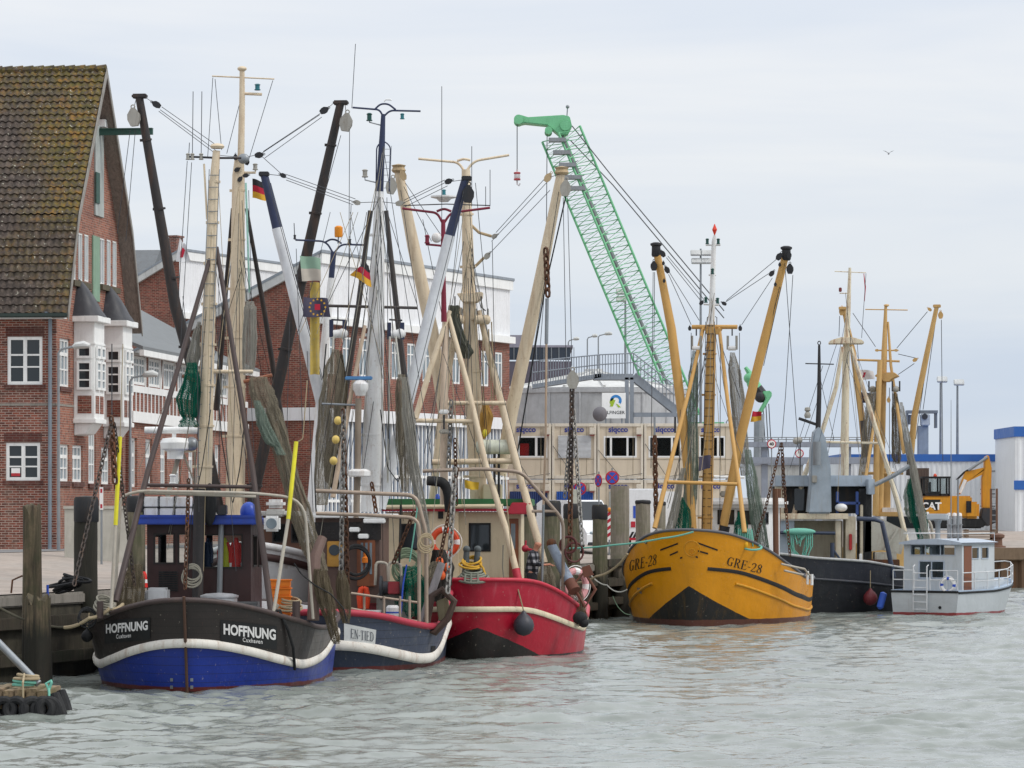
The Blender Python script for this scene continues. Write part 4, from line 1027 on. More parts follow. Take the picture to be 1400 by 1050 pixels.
# ------------------------------------------------------------------ vehicles
def car(name, label, X, Y, yaw, L, Wd, H, hood, paint, van=False):
 c = Ctx(name, label, 'van' if van else 'car', (X, Y, ground_z(X, Y)), yaw); e = c.e; w = Wd / 2
 prof = [(-L / 2, .35), (-L / 2 + .02, H * .45), (-L / 2 + .12, H * .93), (-L / 2 + .5, H), (L / 2 - hood - .75, H), (L / 2 - hood + .05, H * .58), (L / 2 - .25, H * .47), (L / 2, H * .36), (L / 2, .32)]
 def fn(u, v):
  p = prof[int(round(u * (len(prof) - 1)))]; x = (v - .5) * 2; tz = max(0, (p[1] - H * .5) / H); return Vector((x * w * (1 - .22 * tz), p[0], p[1]))
 m = MB(); m.grid(fn, len(prof), 5)
 for s in (0, 1):
  pts = [fn(i / (len(prof) - 1), s) for i in range(len(prof))]; m.add(pts, [tuple(range(len(pts)))])
 m.build('body', paint, e, smooth=40, bevel=.05)
 m = MB()
 a, b = prof[4], prof[5]
 for s in (-1, 1):
  xs = s * (w * .9 + .0)
  m.add([(s * w * .955, -L / 2 + .5, H * .6), (s * w * .955, L / 2 - hood - .25, H * .6), (s * w * .88, L / 2 - hood - .8, H * .92), (s * w * .88, -L / 2 + .6, H * .92)], [(0, 1, 2, 3)])
 m.build('side_window', 'glass', e)
 n = Vector((0, a[1] - b[1], b[0] - a[0])).normalized() * .012; f = lambda t, x: Vector((x * w * .84, a[0] + (b[0] - a[0]) * t, a[1] + (b[1] - a[1]) * t)) + n
 m = MB(); m.add([f(.08, -1), f(.08, 1), f(.92, 1.08), f(.92, -1.08)], [(0, 1, 2, 3)]); m.build('windscreen', 'glass', e)
 for s in (-1, 1):
  for y in (-L / 2 + .85, L / 2 - .8):
   m = MB(); m.torus((s * (w - .1), y, .33), (1, 0, 0), .24, .1, 18, 8); wh = m.build('wheel', 'black_rubber', e)
   m = MB(); m.lathe((s * (w - .1), y, .33), [(.18, -.08), (.18, .08)], 14, (1, 0, 0)); m.build('rim', 'steel', wh)
  m = MB(); m.ell((s * (w - .28), L / 2 - .08, H * .36), .16, .08, .09); m.build('headlight', 'glass_pale', e)
  m = MB(); m.box(s * (w - .0), s * (w + .16), L / 2 - hood - .25, L / 2 - hood - .15, H * .55, H * .66); m.build('mirror', 'black_rubber', e, bevel=.02)
 m = MB(); m.box(-.3, .3, L / 2, L / 2 + .02, .42, .54); m.build('number_plate', s_white, e)
 m = MB(); m.box(-w * .95, w * .95, L / 2 - .1, L / 2 + .04, .28, .42); m.build('bumper', 'dark_steel', e, bevel=.03)
wv = M('van_white', 'e4e6e8', .3, var=.03, dirt_amt=.1, bump=0)
car('white_van', 'white van parked behind the black capped piles', (792 - 700) * 152 / FPX, 152, R(152), 4.6, 1.85, 2.15, 1.1, wv, True)
car('parked_car', 'silver car parked left of the white van behind the red boat', (748 - 700) * 154 / FPX, 155, R(160), 4.2, 1.75, 1.5, 1.0, M('car_silver', '9aa4ae', .3, .5, dirt_amt=.1, bump=0))
def works_trailer():
 c = Ctx('works_trailer', 'white works trailer with red squares and black stripes behind the bow of the ochre boat', 'trailer', ((880 - 700) * 150 / FPX, 150, 2.35)); P = lambda px, py, y=0: c.q(px, py, y)
 a, b = P(852, 737), P(909, 668); m = MB(); m.box(a.x, b.x, 0, 3.5, .35, b.z); m.build('body', wv, c.e, bevel=.05)
 for px in (865.5, 897, 906):
  q = P(px, 717); m = MB(); m.box(q.x - .09, q.x + .09, -.02, .0, q.z - .12, q.z + .12); m.build('red_square', s_red, c.e)
 for i in range(3):
  q = P(862 + i * 5, 733); m = MB(); m.add([(q.x - .1, -.008, q.z - .12), (q.x, -.008, q.z - .12), (q.x + .16, -.008, q.z + .18), (q.x + .06, -.008, q.z + .18)], [(0, 1, 2, 3)]); m.build('black_stripe', 'black_rubber', c.e)
 q = P(866, 737); m = MB(); m.box(q.x - .3, q.x + .3, -.03, 0, q.z - .05, q.z + .05); m.build('tail_light', s_red, c.e)
 q = P(869, 700); m = MB(); m.box(q.x - .1, q.x + .1, -.015, 0, q.z - .25, q.z + .25); m.build('blue_panel', s_blue, c.e)
 for px in (860, 902):
  for yy in (.6, 2.8):
   q = P(px, 0); m = MB(); m.torus((q.x, yy, .33), (1, 0, 0), .24, .1, 16, 8); m.build('wheel', 'black_rubber', c.e)
works_trailer()
def excavator():
 Y = 191.0; c = Ctx('excavator', 'yellow tracked excavator working on the far quay', 'excavator', ((1297 - 700) * Y / FPX, Y, ground_z(26, Y))); P = lambda px, py, y=0: c.q(px, py, y)
 yl = M('digger_yellow', 'c98a1c', .45, var=.1, dirt='6b5a3a', dirt_amt=.3)
 z0 = .95
 for yy in (-.9, .9):
  m = MB(); pts = [(-1.6, yy, .25), (-1.85, yy, .5), (-1.6, yy, .75), (1.6, yy, .75), (1.85, yy, .5), (1.6, yy, .25)]
  m.prism([Vector((x, yy - .3, z)) for x, _, z in pts], (0, .6, 0)); m.build('track', 'black_rubber', c.e, bevel=.08)
 m = MB(); a, b = P(1262, 709, -1), P(1329, 678, -1); m.box(a.x, b.x, -1, 1.0, max(.8, a.z), b.z); m.build('body', yl, c.e, bevel=.08)
 m = MB(); a2, b2 = P(1319, 709, -1), P(1339, 686, -1); m.box(a2.x, b2.x, -1.05, 1.05, a2.z, b2.z); m.build('counterweight', yl, c.e, bevel=.12)
 q0, q1 = P(1321, 701, -1.07), P(1328, 685, -1.07); m = MB(); m.box(q0.x, q1.x, -1.07, -1.052, q0.z, q1.z); m.build('black_decal', 'black_rubber', c.e)
 m = MB(); a, b = P(1262, 678, -1), P(1299, 654, -1)
 for x, w in ((a.x, .09), ((a.x + b.x) / 2 + .15, .08), (b.x - .09, .09)):
  for yy in (-1, .1): m.box(x, x + w, yy, yy + .09, a.z, b.z)
 m.box(a.x - .04, b.x + .02, -1.03, .22, b.z, b.z + .1); m.box(a.x, b.x, -1, .19, a.z, a.z + .12); cab = m.build('cab', 'black_rubber', c.e)
 for yy in (-.97, .14): m = MB(); m.box(a.x + .05, b.x - .05, yy, yy + .02, a.z + .12, b.z); m.build('pane', 'cab_glass', cab)
 m = MB(); q = P(1277, 676, -.4); m.box(q.x - .25, q.x + .25, -.6, -.1, q.z, q.z + .15); m.box(q.x - .28, q.x - .18, -.6, -.1, q.z + .15, q.z + .65); m.build('driver_seat', 'dark_steel', cab)
 m = MB(); q = P(1278.5, 651, -.4); m.ell(q, .1, .1, .14); m.build('beacon', M('beacon_orange', 'd0482a', .3), c.e)
 def plate(name, pts, y0, y1, mat):
  m = MB(); m.prism([P(x, y, y0) for x, y in pts], (0, y1 - y0, 0)); return m.build(name, mat, c.e, bevel=.04)
 bm_ = plate('boom', [(1309, 676), (1313, 676), (1322, 659), (1351, 645), (1355, 634), (1354, 637), (1320, 645), (1314, 660)], -.2, .2, yl)
 v_, f_ = text_mesh('RENTALS', .3, .004); q = P(1338, 650, -.21)
 plate('stick', [(1346, 625), (1352, 622), (1356, 640), (1354.5, 695), (1343, 695), (1342.5, 655), (1346, 640)], -.26, .26, yl)
 m = MB(); m.tube([P(1324, 643, -.28), P(1350, 625, -.28)], .08, 8); m.build('boom_ram', 'steel', c.e)
 m = MB(); m.tube([P(1312, 674, -.3), P(1320, 656, -.3)], .09, 8); m.build('lift_ram', 'white_paint', c.e)
 m = MB(); m.tube([P(1308, 656, -.1), P(1318, 646, -.1), P(1338, 634, -.1), P(1346, 627, -.1)], .05, 6); m.build('hydraulic_hose', 'black_rubber', c.e)
 q = P(1351, 700, 0); m = MB(); m.prism([(q.x - .35, -.5, q.z + .2), (q.x + .3, -.5, q.z + .2), (q.x + .45, -.5, q.z - .5), (q.x - .1, -.5, q.z - .75), (q.x - .45, -.5, q.z - .3)], (0, 1.0, 0)); m.build('bucket', 'dark_steel', c.e, bevel=.04)
 m = MB(); A = [P(*p, -1.0) + Vector((0, -.012, 0)) for p in ((1265, 698), (1282, 698), (1286, 683), (1262.5, 683))]; m.add(A, [(0, 1, 2, 3)]); m.build('decal', M('decal_black', '17181a', .5, dirt_amt=0), c.e)
 v, f = text_mesh('CAT', .52, .016); q = P(1273.5, 696.5, -1.0); m = MB(); m.add([(x + q.x, -1.018, y + q.z) for x, y in v], f); m.build('lettering', s_white, c.e, smooth=None)
 m = MB(); q = P(1272, 698, -1.0); m.add([(q.x - .22, -1.022, q.z), (q.x + .22, -1.022, q.z), (q.x, -1.022, q.z + .2)], [(0, 1, 2)]); m.build('triangle', yl, c.e, smooth=None)
excavator()
def yard():
 c = Ctx('gas_bottle_rack', 'row of grey gas bottles with white caps in front of the excavator', 'gas bottles', ((1305 - 700) * 186 / FPX, 186, 2.05)); P = lambda px, py, y=0: c.q(px, py, y)
 for px in (1298, 1305, 1312):
  q = P(px, 735); m = MB(); m.lathe((q.x, 0, 0), [(.12, 0), (.12, P(0, 706).z), (.06, P(0, 703).z)], 12); b = m.build('bottle', M('bottle_grey', '8b8f94', .5), c.e)
  m = MB(); m.lathe((q.x, 0, P(0, 706).z), [(.1, 0), (.12, .03), (.1, .16), (.02, .18)], 12); m.build('cap', s_white, b)
 a, b = P(1294, 725), P(1316, 728)
 for z in (.4, 1.0): m = MB(); m.box(a.x, b.x, -.18, -.13, z, z + .06); m.build('rack_bar', 'steel', c.e)
 c = Ctx('bollard', 'rusty mooring bollard on the far quay edge right of the motor boat', 'bollard', ((1364 - 700) * 179.5 / FPX, 179.5, 2.0))
 m = MB(); m.lathe((0, 0, 0), [(.4, 0), (.4, .06), (.24, .1), (.22, .42), (.34, .5), (.34, .62), (.2, .68), (.02, .7)], 16); m.build('bollard_body', M('bollard_rust', '6e5142', .8), c.e)
 c = Ctx('post_frame', 'rusty steel ladder frame standing behind the excavator bucket', 'frame', ((1359 - 700) * 184 / FPX, 184, 2.05)); P = lambda px, py, y=0: c.q(px, py, y)
 for px in (1355, 1363):
  m = MB(); q = P(px, 0); m.box(q.x - .05, q.x + .05, 0, .1, 0, P(0, 668).z); m.build('upright', M('rusty_steel', '6d5040', .8), c.e)
 for i in range(8):
  z = .3 + i * .3; m = MB(); m.box(P(1355, 0).x, P(1363, 0).x, .02, .08, z, z + .05); m.build('rung', 'steel', c.e)
 c = Ctx('pallet_stack', 'stack of dark pallets and timber on the far quay', 'pallets', ((1345 - 700) * 183 / FPX, 183, 2.02))
 for i in range(6):
  m = MB(); m.box(-.9, .7, 0, 1, .02 + i * .14, .06 + i * .14); m.box(-.9, -.75, 0, 1, .06 + i * .14, .14 + i * .14); m.box(.55, .7, 0, 1, .06 + i * .14, .14 + i * .14); m.build('pallet', wood_mat('pallet_wood', '5a4a3c', '7d6a58') if i == 0 else MATS['pallet_wood'], c.e)
 w = Ctx('concrete_block_wall', 'pale concrete wall in front of the brick house', 'wall', (-12.9, 112, ground_z(-12.9, 112))); P = lambda px, py, y=0: w.q(px, py, y)
 m = MB(); m.box(P(88, 0).x, P(176, 0).x, 0, .3, -.3, P(0, 696).z); m.box(P(88, 0).x - .03, P(176, 0).x + .03, -.04, .34, P(0, 696).z, P(0, 692).z); m.build('wall_panel', M('pale_concrete', 'b5b2a8', .9, dirt='8a8678', dirt_amt=.35), w.e, bevel=.01)
 c = Ctx('tide_gauge_board', 'narrow white board with red marks on a post beside the house', 'sign', W(138, 700, 110)); P = lambda px, py, y=0: c.q(px, py, y)
 m = MB(); a, b = P(136, 697), P(141, 666); m.box(a.x, b.x, 0, .03, a.z, b.z); m.build('board', s_white, c.e)
 m = MB(); m.box((a.x + b.x) / 2 - .03, (a.x + b.x) / 2 + .03, .03, .09, -2.5, b.z); m.build('post', 'steel', c.e)
 for py in (671, 692):
  q = P(138.5, py); m = MB(); m.box(q.x - .03, q.x + .03, -.006, 0, q.z - .06, q.z + .06); m.build('red_mark', s_red, c.e)
 c = Ctx('gull', 'small grey gull flying high in the sky at right', 'bird', W(1215, 210, 200)); k = 200 / FPX
 m = MB(); m.tube([(-.02, -.3, .0), (0, -.15, .02), (0, .05, 0), (0, .25, -.02), (0, .42, -.03)], [.02, .07, .09, .06, .01], 8); m.build('body', M('gull_grey', '9a9ea2', .8, dirt_amt=0), c.e)
 for s in (-1, 1):
  m = MB(); P3 = [(0, -.06, .04), (0, .1, .03), (s * .28, .06, .2), (s * .28, -.1, .22), (s * .5, .12, .3), (s * .16, .0, .14)]
  m.add([P3[0], P3[3], P3[4], P3[2], P3[1]], [(0, 1, 2, 3, 4)]); m.add([Vector(p) - Vector((0, 0, .012)) for p in (P3[0], P3[3], P3[4], P3[2], P3[1])], [(4, 3, 2, 1, 0)]); m.build('wing', MATS['gull_grey'], c.e)
 c.e.scale = (.6, .6, .6)
yard()
# ------------------------------------------------------------------ boat kit
def smooth_curve(pts):
 xs = [p[0] for p in pts]; ys = [p[1] for p in pts]
 g = np.linspace(-.2, 1.2, 561); v = np.interp(g, xs, ys); k = np.hanning(41); k /= k.sum()
 w = np.convolve(np.pad(v, 20, 'edge'), k, 'valid')
 return lambda t: float(np.interp(t, g, w))
class Hull:
 def __init__(s, c, L, B, zs, zr, tb=.38, a=1.7, b=1.5, ts=.7, cs=2.2, ds=1.6, stern=.0, wl=.86, wa=1.5, wb=1.15, rake=1.1, flare=.75, deck=.55, zlow=-.6):
  s.c, s.L, s.B = c, L, B; s.zs, s.zr = smooth_curve(zs), smooth_curve(zr)
  s.p = (tb, a, b, ts, cs, ds, stern, wl, wa, wb, rake, flare); s.deck = deck; s.zlow = zlow
 def P(s, t, z, side):
  tb, a, b, ts, cs, ds, stern, wl, wa, wb, rake, flare = s.p
  zs = s.zs(t); u = max(0, (z - s.zlow) / (zs - s.zlow)); uu = min(u, 1.05)
  def pl(a, b, tb):
   f = (1 - (1 - min(1, t / tb)) ** a) ** (1 / b) if t < tb else 1.0
   if t > ts: f *= stern + (1 - stern) * max(0, 1 - ((t - ts) / (1 - ts)) ** cs) ** (1 / ds)
   return f
  dk, w = s.B / 2 * pl(a, b, tb), s.B / 2 * wl * pl(wa, wb, tb * 1.25)
  h = w + (dk - w) * uu ** flare
  y = t * s.L + rake * (1 - uu) * max(0, 1 - t * 2.2) ** 2
  return Vector((side * h, y, z))
 def N(s, t, z, side):
  e = 1e-3; t2 = max(t, .004)
  d1 = s.P(t2 + e, z, side) - s.P(t2 - e, z, side); d2 = s.P(t2, z + e, side) - s.P(t2, z - e, side)
  n = d1.cross(d2).normalized()
  return n if n.x * side >= 0 else -n
 def ts(s, n=56): return [(i / n) ** 1.8 for i in range(n + 1)]
 def shell(s, name, mats, lo, hi, nz, thick=0.0, parent=None):
  m = MB(); T = s.ts(); full = [(t, -1) for t in reversed(T)] + [(t, 1) for t in T[1:]]
  def fn(i, j):
   t, sd = full[i]; return s.P(t, lo(t) + (hi(t) - lo(t)) * j / nz, sd)
  n = len(full)
  m.add([fn(i, j) for j in range(nz + 1) for i in range(n)], [(j * n + i, j * n + i + 1, (j + 1) * n + i + 1, (j + 1) * n + i) for j in range(nz) for i in range(n - 1)])
  if s.p[6] > 0:   # flat transom
   col = [fn(0, j) for j in range(nz + 1)] + [fn(n - 1, j) for j in range(nz, -1, -1)]
   m.add(col, [tuple(range(len(col)))])
  if thick:
   m.cur = 1
   def fi(i, j):
    t, sd = full[i]; p = s.P(t, lo(t) + (hi(t) - lo(t)) * j / nz, sd); q = s.N(t, p.z, sd); q.z = 0; q.normalize()
    p = p - q * thick
    if p.x * sd < 0: p.x = 0
    return p
   m.add([fi(i, j) for j in range(nz + 1) for i in range(n)], [(j * n + i, j * n + i + 1, (j + 1) * n + i + 1, (j + 1) * n + i) for j in range(nz) for i in range(n - 1)])
   o = len(m.v); m.add([fn(i, nz) for i in range(n)] + [fi(i, nz) for i in range(n)], [(i, i + 1, n + i + 1, n + i) for i in range(n - 1)])
  o = m.build(name, mats, parent or s.c.e, smooth=50)
  return o
 def rail(s, name, mat, zf, r, flat=1.0, off=.0, t1=1.0, t0=None, side=None, n=8):
  T = [t for t in s.ts(70) if t <= t1 and (t0 is None or t >= t0)]
  if side is None: full = [(t, -1) for t in reversed(T)] + [(t, 1) for t in T[1:]]
  else: full = [(t, side) for t in T]
  pts = []
  for t, sd in full:
   p = s.P(t, zf(t), sd); q = s.N(t, p.z, sd); q.z = 0
   if t == 0: q = Vector((0, -1, 0))
   pts.append(p + q.normalized() * off)
  m = MB(); m.tube(pts, r, n, flat=flat); return m.build(name, mat, s.c.e, smooth=60)
 def deck_plate(s, mat, t0=.01, drop=None):
  m = MB(); T = [t for t in s.ts(40) if t0 <= t <= .985]; vs = []
  for t in T:
   z = max(s.deck, s.zs(t) - drop) if drop else s.deck
   a = s.P(t, z, -1); b = s.P(t, z, 1); vs += [a * .97 + Vector((0, a.y * .03, z * .03)), b * .97 + Vector((0, b.y * .03, z * .03))]
  m.add(vs, [(2 * i, 2 * i + 1, 2 * i + 3, 2 * i + 2) for i in range(len(T) - 1)]); return m.build('deck', mat, s.c.e)
 def find(s, px, py, side):
  best = (1e9, 0, 0)
  def proj(p):
   w = s.c.world(p); return 700 + FPX * w.x / w.y, 690 - FPX * (w.z - CZ) / w.y
  t0, t1, z0, z1 = 0.0, .3, -.2, 3.6
  for it in range(5):
   for i in range(21):
    for j in range(15):
     t, z = t0 + (t1 - t0) * i / 20, z0 + (z1 - z0) * j / 14
     if t < 0: continue
     x, y = proj(s.P(t, z, side)); d = (x - px) ** 2 + (y - py) ** 2 + 3 * t
     if d < best[0]: best = (d, t, z)
   dt, dz = (t1 - t0) / 5, (z1 - z0) / 5; t0, t1, z0, z1 = best[1] - dt / 2, best[1] + dt / 2, best[2] - dz / 2, best[2] + dz / 2
  return best[1], best[2]
 def quad_map(s, corners, side, off):
  """corners (px,py) bl, br, tr, tl -> function(a,b) on the hull skin"""
  K = 6; L = lambda p, q, i: (p[0] + (q[0] - p[0]) * i / K, p[1] + (q[1] - p[1]) * i / K)
  lo = [s.find(*L(corners[0], corners[1], i), side) for i in range(K + 1)]; hi = [s.find(*L(corners[3], corners[2], i), side) for i in range(K + 1)]
  def f(a, b):
   i = max(0, min(K - 1, int(a * K))); f = a * K - i; g = lambda k: (lo[i][k] * (1 - f) + lo[i + 1][k] * f) * (1 - b) + (hi[i][k] * (1 - f) + hi[i + 1][k] * f) * b
   t, z = g(0), g(1)
   return s.P(t, z, side) + s.N(t, z, side) * off
  return f
 def panel(s, name, mat, corners, side, off=.012, n=14):
  f = s.quad_map(corners, side, off); m = MB(); m.grid(f, n, 5); return m.build(name, mat, s.c.e)
 def letters(s, name, mat, corners, side, vf, off=.02):
  vs, fs = vf; xs = [v[0] for v in vs]; ys = [v[1] for v in vs]; x0, x1, y0, y1 = min(xs), max(xs), min(ys), max(ys)
  f = s.quad_map(corners, side, off); m = MB()
  m.add([f((x - x0) / (x1 - x0), (y - y0) / (y1 - y0)) for x, y in vs], fs); return m.build(name, mat, s.c.e, smooth=None)
def T(c, name, mat, pts, w, n=10, parent=None, bend=0):
 """tube through photo points (px, py, local depth), w = width in photo pixels (or list)"""
 P = [c.q(*p) for p in pts]; ws = w if isinstance(w, (list, tuple)) else [w] * len(P)
 ws = list(ws) + [ws[-1]] * (len(P) - len(ws))
 rs = [a * .5 * (c.world(p).y) / FPX for a, p in zip(ws, P)]
 if bend and len(P) > 2:
  Q, S = [P[0]], [rs[0]]
  for i in range(1, len(P) - 1):
   a, b, d = P[i - 1], P[i], P[i + 1]; f = min(bend, (a - b).length * .45, (d - b).length * .45)
   u, v = b + (a - b).normalized() * f, b + (d - b).normalized() * f
   for k in range(6):
    t = k / 5; Q.append(u.lerp(b, t).lerp(b.lerp(v, t), t)); S.append(rs[i])
  P, rs = Q + [P[-1]], S + [rs[-1]]
 m = MB(); m.tube(P, rs, n); return m.build(name, mat, parent or c.e, smooth=50)
def wire(c, pts, name='wire_rope', mat='wire', w=.9, sag=0.0):
 P = [c.q(*p) for p in pts]; r = w * .5 * c.world(P[0]).y / FPX
 m = MB()
 if sag: m.rope(P, r, sag, 4, 10)
 else: m.tube(P, r, 4)
 return m.build(name, mat, c.e)
def block(c, px, py, y, size=12, ang=0, mat='block_black', parent=None):
 q = c.q(px, py, y); s = size * .5 * c.world(q).y / FPX; a = R(ang)
 d = Vector((math.sin(a), 0, math.cos(a))); x = Vector((d.z, 0, -d.x)); m = MB()
 out = [(-.15, 1.0), (.15, 1.0), (.6, .35), (.62, -.2), (.35, -.85), (-.35, -.85), (-.62, -.2), (-.6, .35)]
 for o in (-.32, .18): m.prism([q + x * (u * s) + d * (v * s) + Vector((0, o * s, 0)) for u, v in out], (0, .14 * s, 0))
 m.lathe(q + Vector((0, -.18 * s, 0)), [(.5 * s, 0), (.42 * s, .16 * s), (.5 * s, .34 * s)], 12, (0, 1, 0))
 m.torus(q + d * (1.12 * s), (0, 1, 0), .2 * s, .07 * s, 8, 5)
 return m.build('pulley_block', mat, parent or c.e, bevel=0)
def chainp(c, a, b, mat='rust_chain', link=.16, r=.022, sag=0, name='chain'):
 m = MB(); m.chain(c.q(*a), c.q(*b), link, r, sag); return m.build(name, mat, c.e)
M('dark_chain', '4a4340', .7, .3, dirt='6e5038', dirt_amt=.5)
M('block_black', '26272b', .6, dirt_amt=.2); M('block_grey', '9b9890', .6, dirt='6a5a48', dirt_amt=.4)
M('nav_glass', '1f4a44', .2, dirt_amt=0)
def navlight(c, px, py, y, w=7, h=10, col=None, name='navigation_light'):
 k = c.world(c.q(px, py, y)).y / FPX; q = c.q(px, py, y); m = MB()
 m.lathe(q - Vector((0, 0, h * .5 * k)), [(w * .5 * k, 0), (w * .55 * k, h * .12 * k), (w * .4 * k, h * .2 * k), (w * .4 * k, h * .75 * k), (w * .55 * k, h * .85 * k), (w * .3 * k, h * k)], 12)
 return m.build(name, col or 'dark_steel', c.e)
def ladder(c, pts, w, n, mat='steel', rungw=1.6, name='ladder', side=1):
 """rungs across a mast"""
 m = MB(); a, b = c.q(*pts[0]), c.q(*pts[1])
 k = c.world(a).y / FPX; hw = w * .5 * k; off = Vector((0, -.02 - hw * side, 0))
 for s in (-1, 1): m.tube([a + off + Vector((s * hw, 0, 0)), b + off + Vector((s * hw, 0, 0))], rungw * .4 * k, 5)
 for i in range(n):
  p = a.lerp(b, (i + .5) / n) + off; m.tube([p - Vector((hw, 0, 0)), p + Vector((hw, 0, 0))], rungw * .4 * k, 5)
 return m.build(name, mat, c.e)
def cabin(c, name, mat, x0, x1, y0, y1, z0, z1, front=(), right=(), left=(), back=(), glass='cab_glass', frame='window_rubber', fw=.035, rows=(), bevel=0):
 """hollow deckhouse with real window openings; window rects in photo pixels on the face they sit in"""
 fr = []
 for a, b, t, d in front:
  p, q = c.q(a, d, y0), c.q(b, t, y0); fr.append((p.x, q.x, p.z, q.z))
 rt = []
 for a, b, t, d in right:
  p, q = c.qx(a, d, x1), c.qx(b, t, x1); rt.append((p.y, q.y, min(p.z, q.z), max(p.z, q.z)))
 bk = list(back)
 m = MB(); th = .06
 wall(m, (0, y0, 0), (1, 0, 0), (0, -1, 0), [x0, x1], [z0, z1], fr, th)
 wall(m, (x1, 0, 0), (0, 1, 0), (1, 0, 0), [y0, y1], [z0, z1], rt, th)
 wall(m, (x0, 0, 0), (0, 1, 0), (-1, 0, 0), [y0, y1], [z0, z1], [(y0 + .35, y1 - .35, z1 - .95, z1 - .3)] if left else [], th)
 wall(m, (0, y1, 0), (1, 0, 0), (0, 1, 0), [x0, x1], [z0, z1], bk, th)
 w = m.build(name, mat, c.e, smooth=None)
 for h in fr: window(c, (0, y0, 0), (1, 0, 0), (0, -1, 0), h, fw, glass=glass, frame=frame, back=.045)
 for h in rt: window(c, (x1, 0, 0), (0, 1, 0), (1, 0, 0), h, fw, glass=glass, frame=frame, back=.045)
 return w
M('window_rubber', '26211f', .6, dirt_amt=0)
def net_bundle(label, pts, Y, mat, folds=6, depth=.7, name='fishing_net', cat='net', group=None, seed=0):
 """gathered net hanging along photo points (px, py, width px)"""
 k = Y / FPX; top = W(pts[0][0], pts[0][1], Y); c = Ctx(name, label, cat, W(pts[-1][0], pts[-1][1], Y), 0, group)
 P = [c.at(p[0], p[1], Y) for p in pts]; ws = [p[2] * .5 * k for p in pts]
 n = 6 * (len(P) - 1) + 1; rnd = random.Random(seed); ph = [rnd.random() * 6.28 for _ in range(4)]
 def fn(u, v):
  f = v * (len(P) - 1); i = min(int(f), len(P) - 2); t = f - i; t = t * t * (3 - 2 * t)
  p = P[i].lerp(P[i + 1], f - i); w = ws[i] + (ws[i + 1] - ws[i]) * t
  a = 2 * math.pi * u
  L = v * LL; r = w * (1 + .15 * math.sin(folds * a + ph[0] + 1.5 * math.sin(L * 1.4 + ph[1])) + .07 * math.sin((2 * folds + 3) * a - L * 2 + ph[2]) + .16 * mnoise.noise(Vector((math.cos(a) * 1.5, math.sin(a) * 1.5, L * 2 + seed))) + .12 * mnoise.noise(Vector((math.cos(a) * 4, math.sin(a) * 4, L * 7 + seed))))
  return p + Vector((r * math.cos(a), depth * r * math.sin(a), .1 * w * math.sin(folds * a + L * 2)))
 LL = sum((q - p).length for p, q in zip(P[:-1], P[1:]))
 m = MB(); m.grid(fn, 72, n * 3, True)
 nn = 72; L = len(m.v); m.add([fn(i / nn, 0) for i in range(nn)], [tuple(range(nn))]); m.add([fn(i / nn, 1) for i in range(nn)], [tuple(range(nn))])
 for i in range(16):
  a0, dr = rnd.random(), rnd.uniform(-.12, .12); v0, v1 = rnd.uniform(0, .3), rnd.uniform(.6, 1)
  pts = []
  for j in range(15):
   v = v0 + (v1 - v0) * j / 14; ctr = sum((fn(x / 4, v) for x in range(4)), Vector()) / 4; q = fn((a0 + dr * v) % 1, v); pts.append(ctr + (q - ctr) * 1.04)
  m.tube(pts, .014 + .012 * (i % 3 == 0), 4)
 m.build('netting', mat, c.e, smooth=70)
 return c
net_mat('net_green', '0a4a3c', '1d7a62', 90); net_mat('net_grey', '6a6356', 'aaa08c', 102); net_mat('net_pale', '8a8880', 'bdb9ae', 102)
net_mat('net_brown', '4c4436', '8c806a', 84); net_mat('net_sage', '5f6f64', '98a598', 90); net_mat('net_black', '1c1c1e', '33343a', 90, hole=.72)
def ring_buoy(label, px, py, rpx, Y, cm, cw, tilt=(0, -1, 0), name='lifebuoy', a0=0, parent=None):
 k = Y / FPX; c = Ctx(name, label, 'lifebuoy', W(px, py, Y)); m = MB(); Rr = rpx * k * .8; r = rpx * k * .2
 m.torus((0, 0, 0), tilt, Rr, r, 32, 10); m.build('ring', cm, c.e)
 for i in range(4):
  m = MB(); m.torus((0, 0, 0), tilt, Rr, r * 1.04, 5, 10, 45 + 90 * i - 11, 45 + 90 * i + 11); m.build('band', cw, c.e)
 m = MB(); ax = Vector(tilt).normalized(); a = ax.orthogonal().normalized(); b = ax.cross(a)
 pts = []
 for i in range(33):
  an = 2 * math.pi * i / 32; rr = Rr + r * (1.25 + .35 * abs(math.sin(2 * an))); pts.append(a * (rr * math.cos(an)) + b * (rr * math.sin(an)) + ax * .02)
 m.tube(pts, .012, 4); m.build('grab_line', s_white, c.e)
 return c
def ball_fender(label, px, py, rpx, Y, mat, top=None, name='fender'):
 k = Y / FPX; r = rpx * k; c = Ctx(name, label, 'fender', W(px, py, Y)); m = MB()
 m.lathe((0, 0, -r), [(.02, 0), (r * .55, r * .16), (r * .9, r * .55), (r, r), (r * .9, r * 1.45), (r * .6, r * 1.85), (r * .25, r * 2.15), (r * .16, r * 2.35), (.02, r * 2.4)], 20); m.build('ball', mat, c.e)
 if top:
  m = MB(); m.tube([(0, 0, r * 1.35), c.at(top[0], top[1], Y)], .018, 5); m.build('lanyard', 'rope_tan', c.e)
 return c
def rope_mat(name, col):
 t = NT(name); v = t.math('SINE', t.math('MULTIPLY', t.noise(1, 0, 0), 1)); w = t.node("ShaderNodeTexWave"); w.inputs['Scale'].default_value = 22; w.inputs['Distortion'].default_value = 2
 t.link(t.tc.outputs['Object'], w.inputs[0]); c = lin(col); t.color(t.ramp(w.outputs[1], [(0, tuple(x * .55 for x in c)), (1, c)])); t.b.inputs['Roughness'].default_value = .9; MATS[name] = t.m
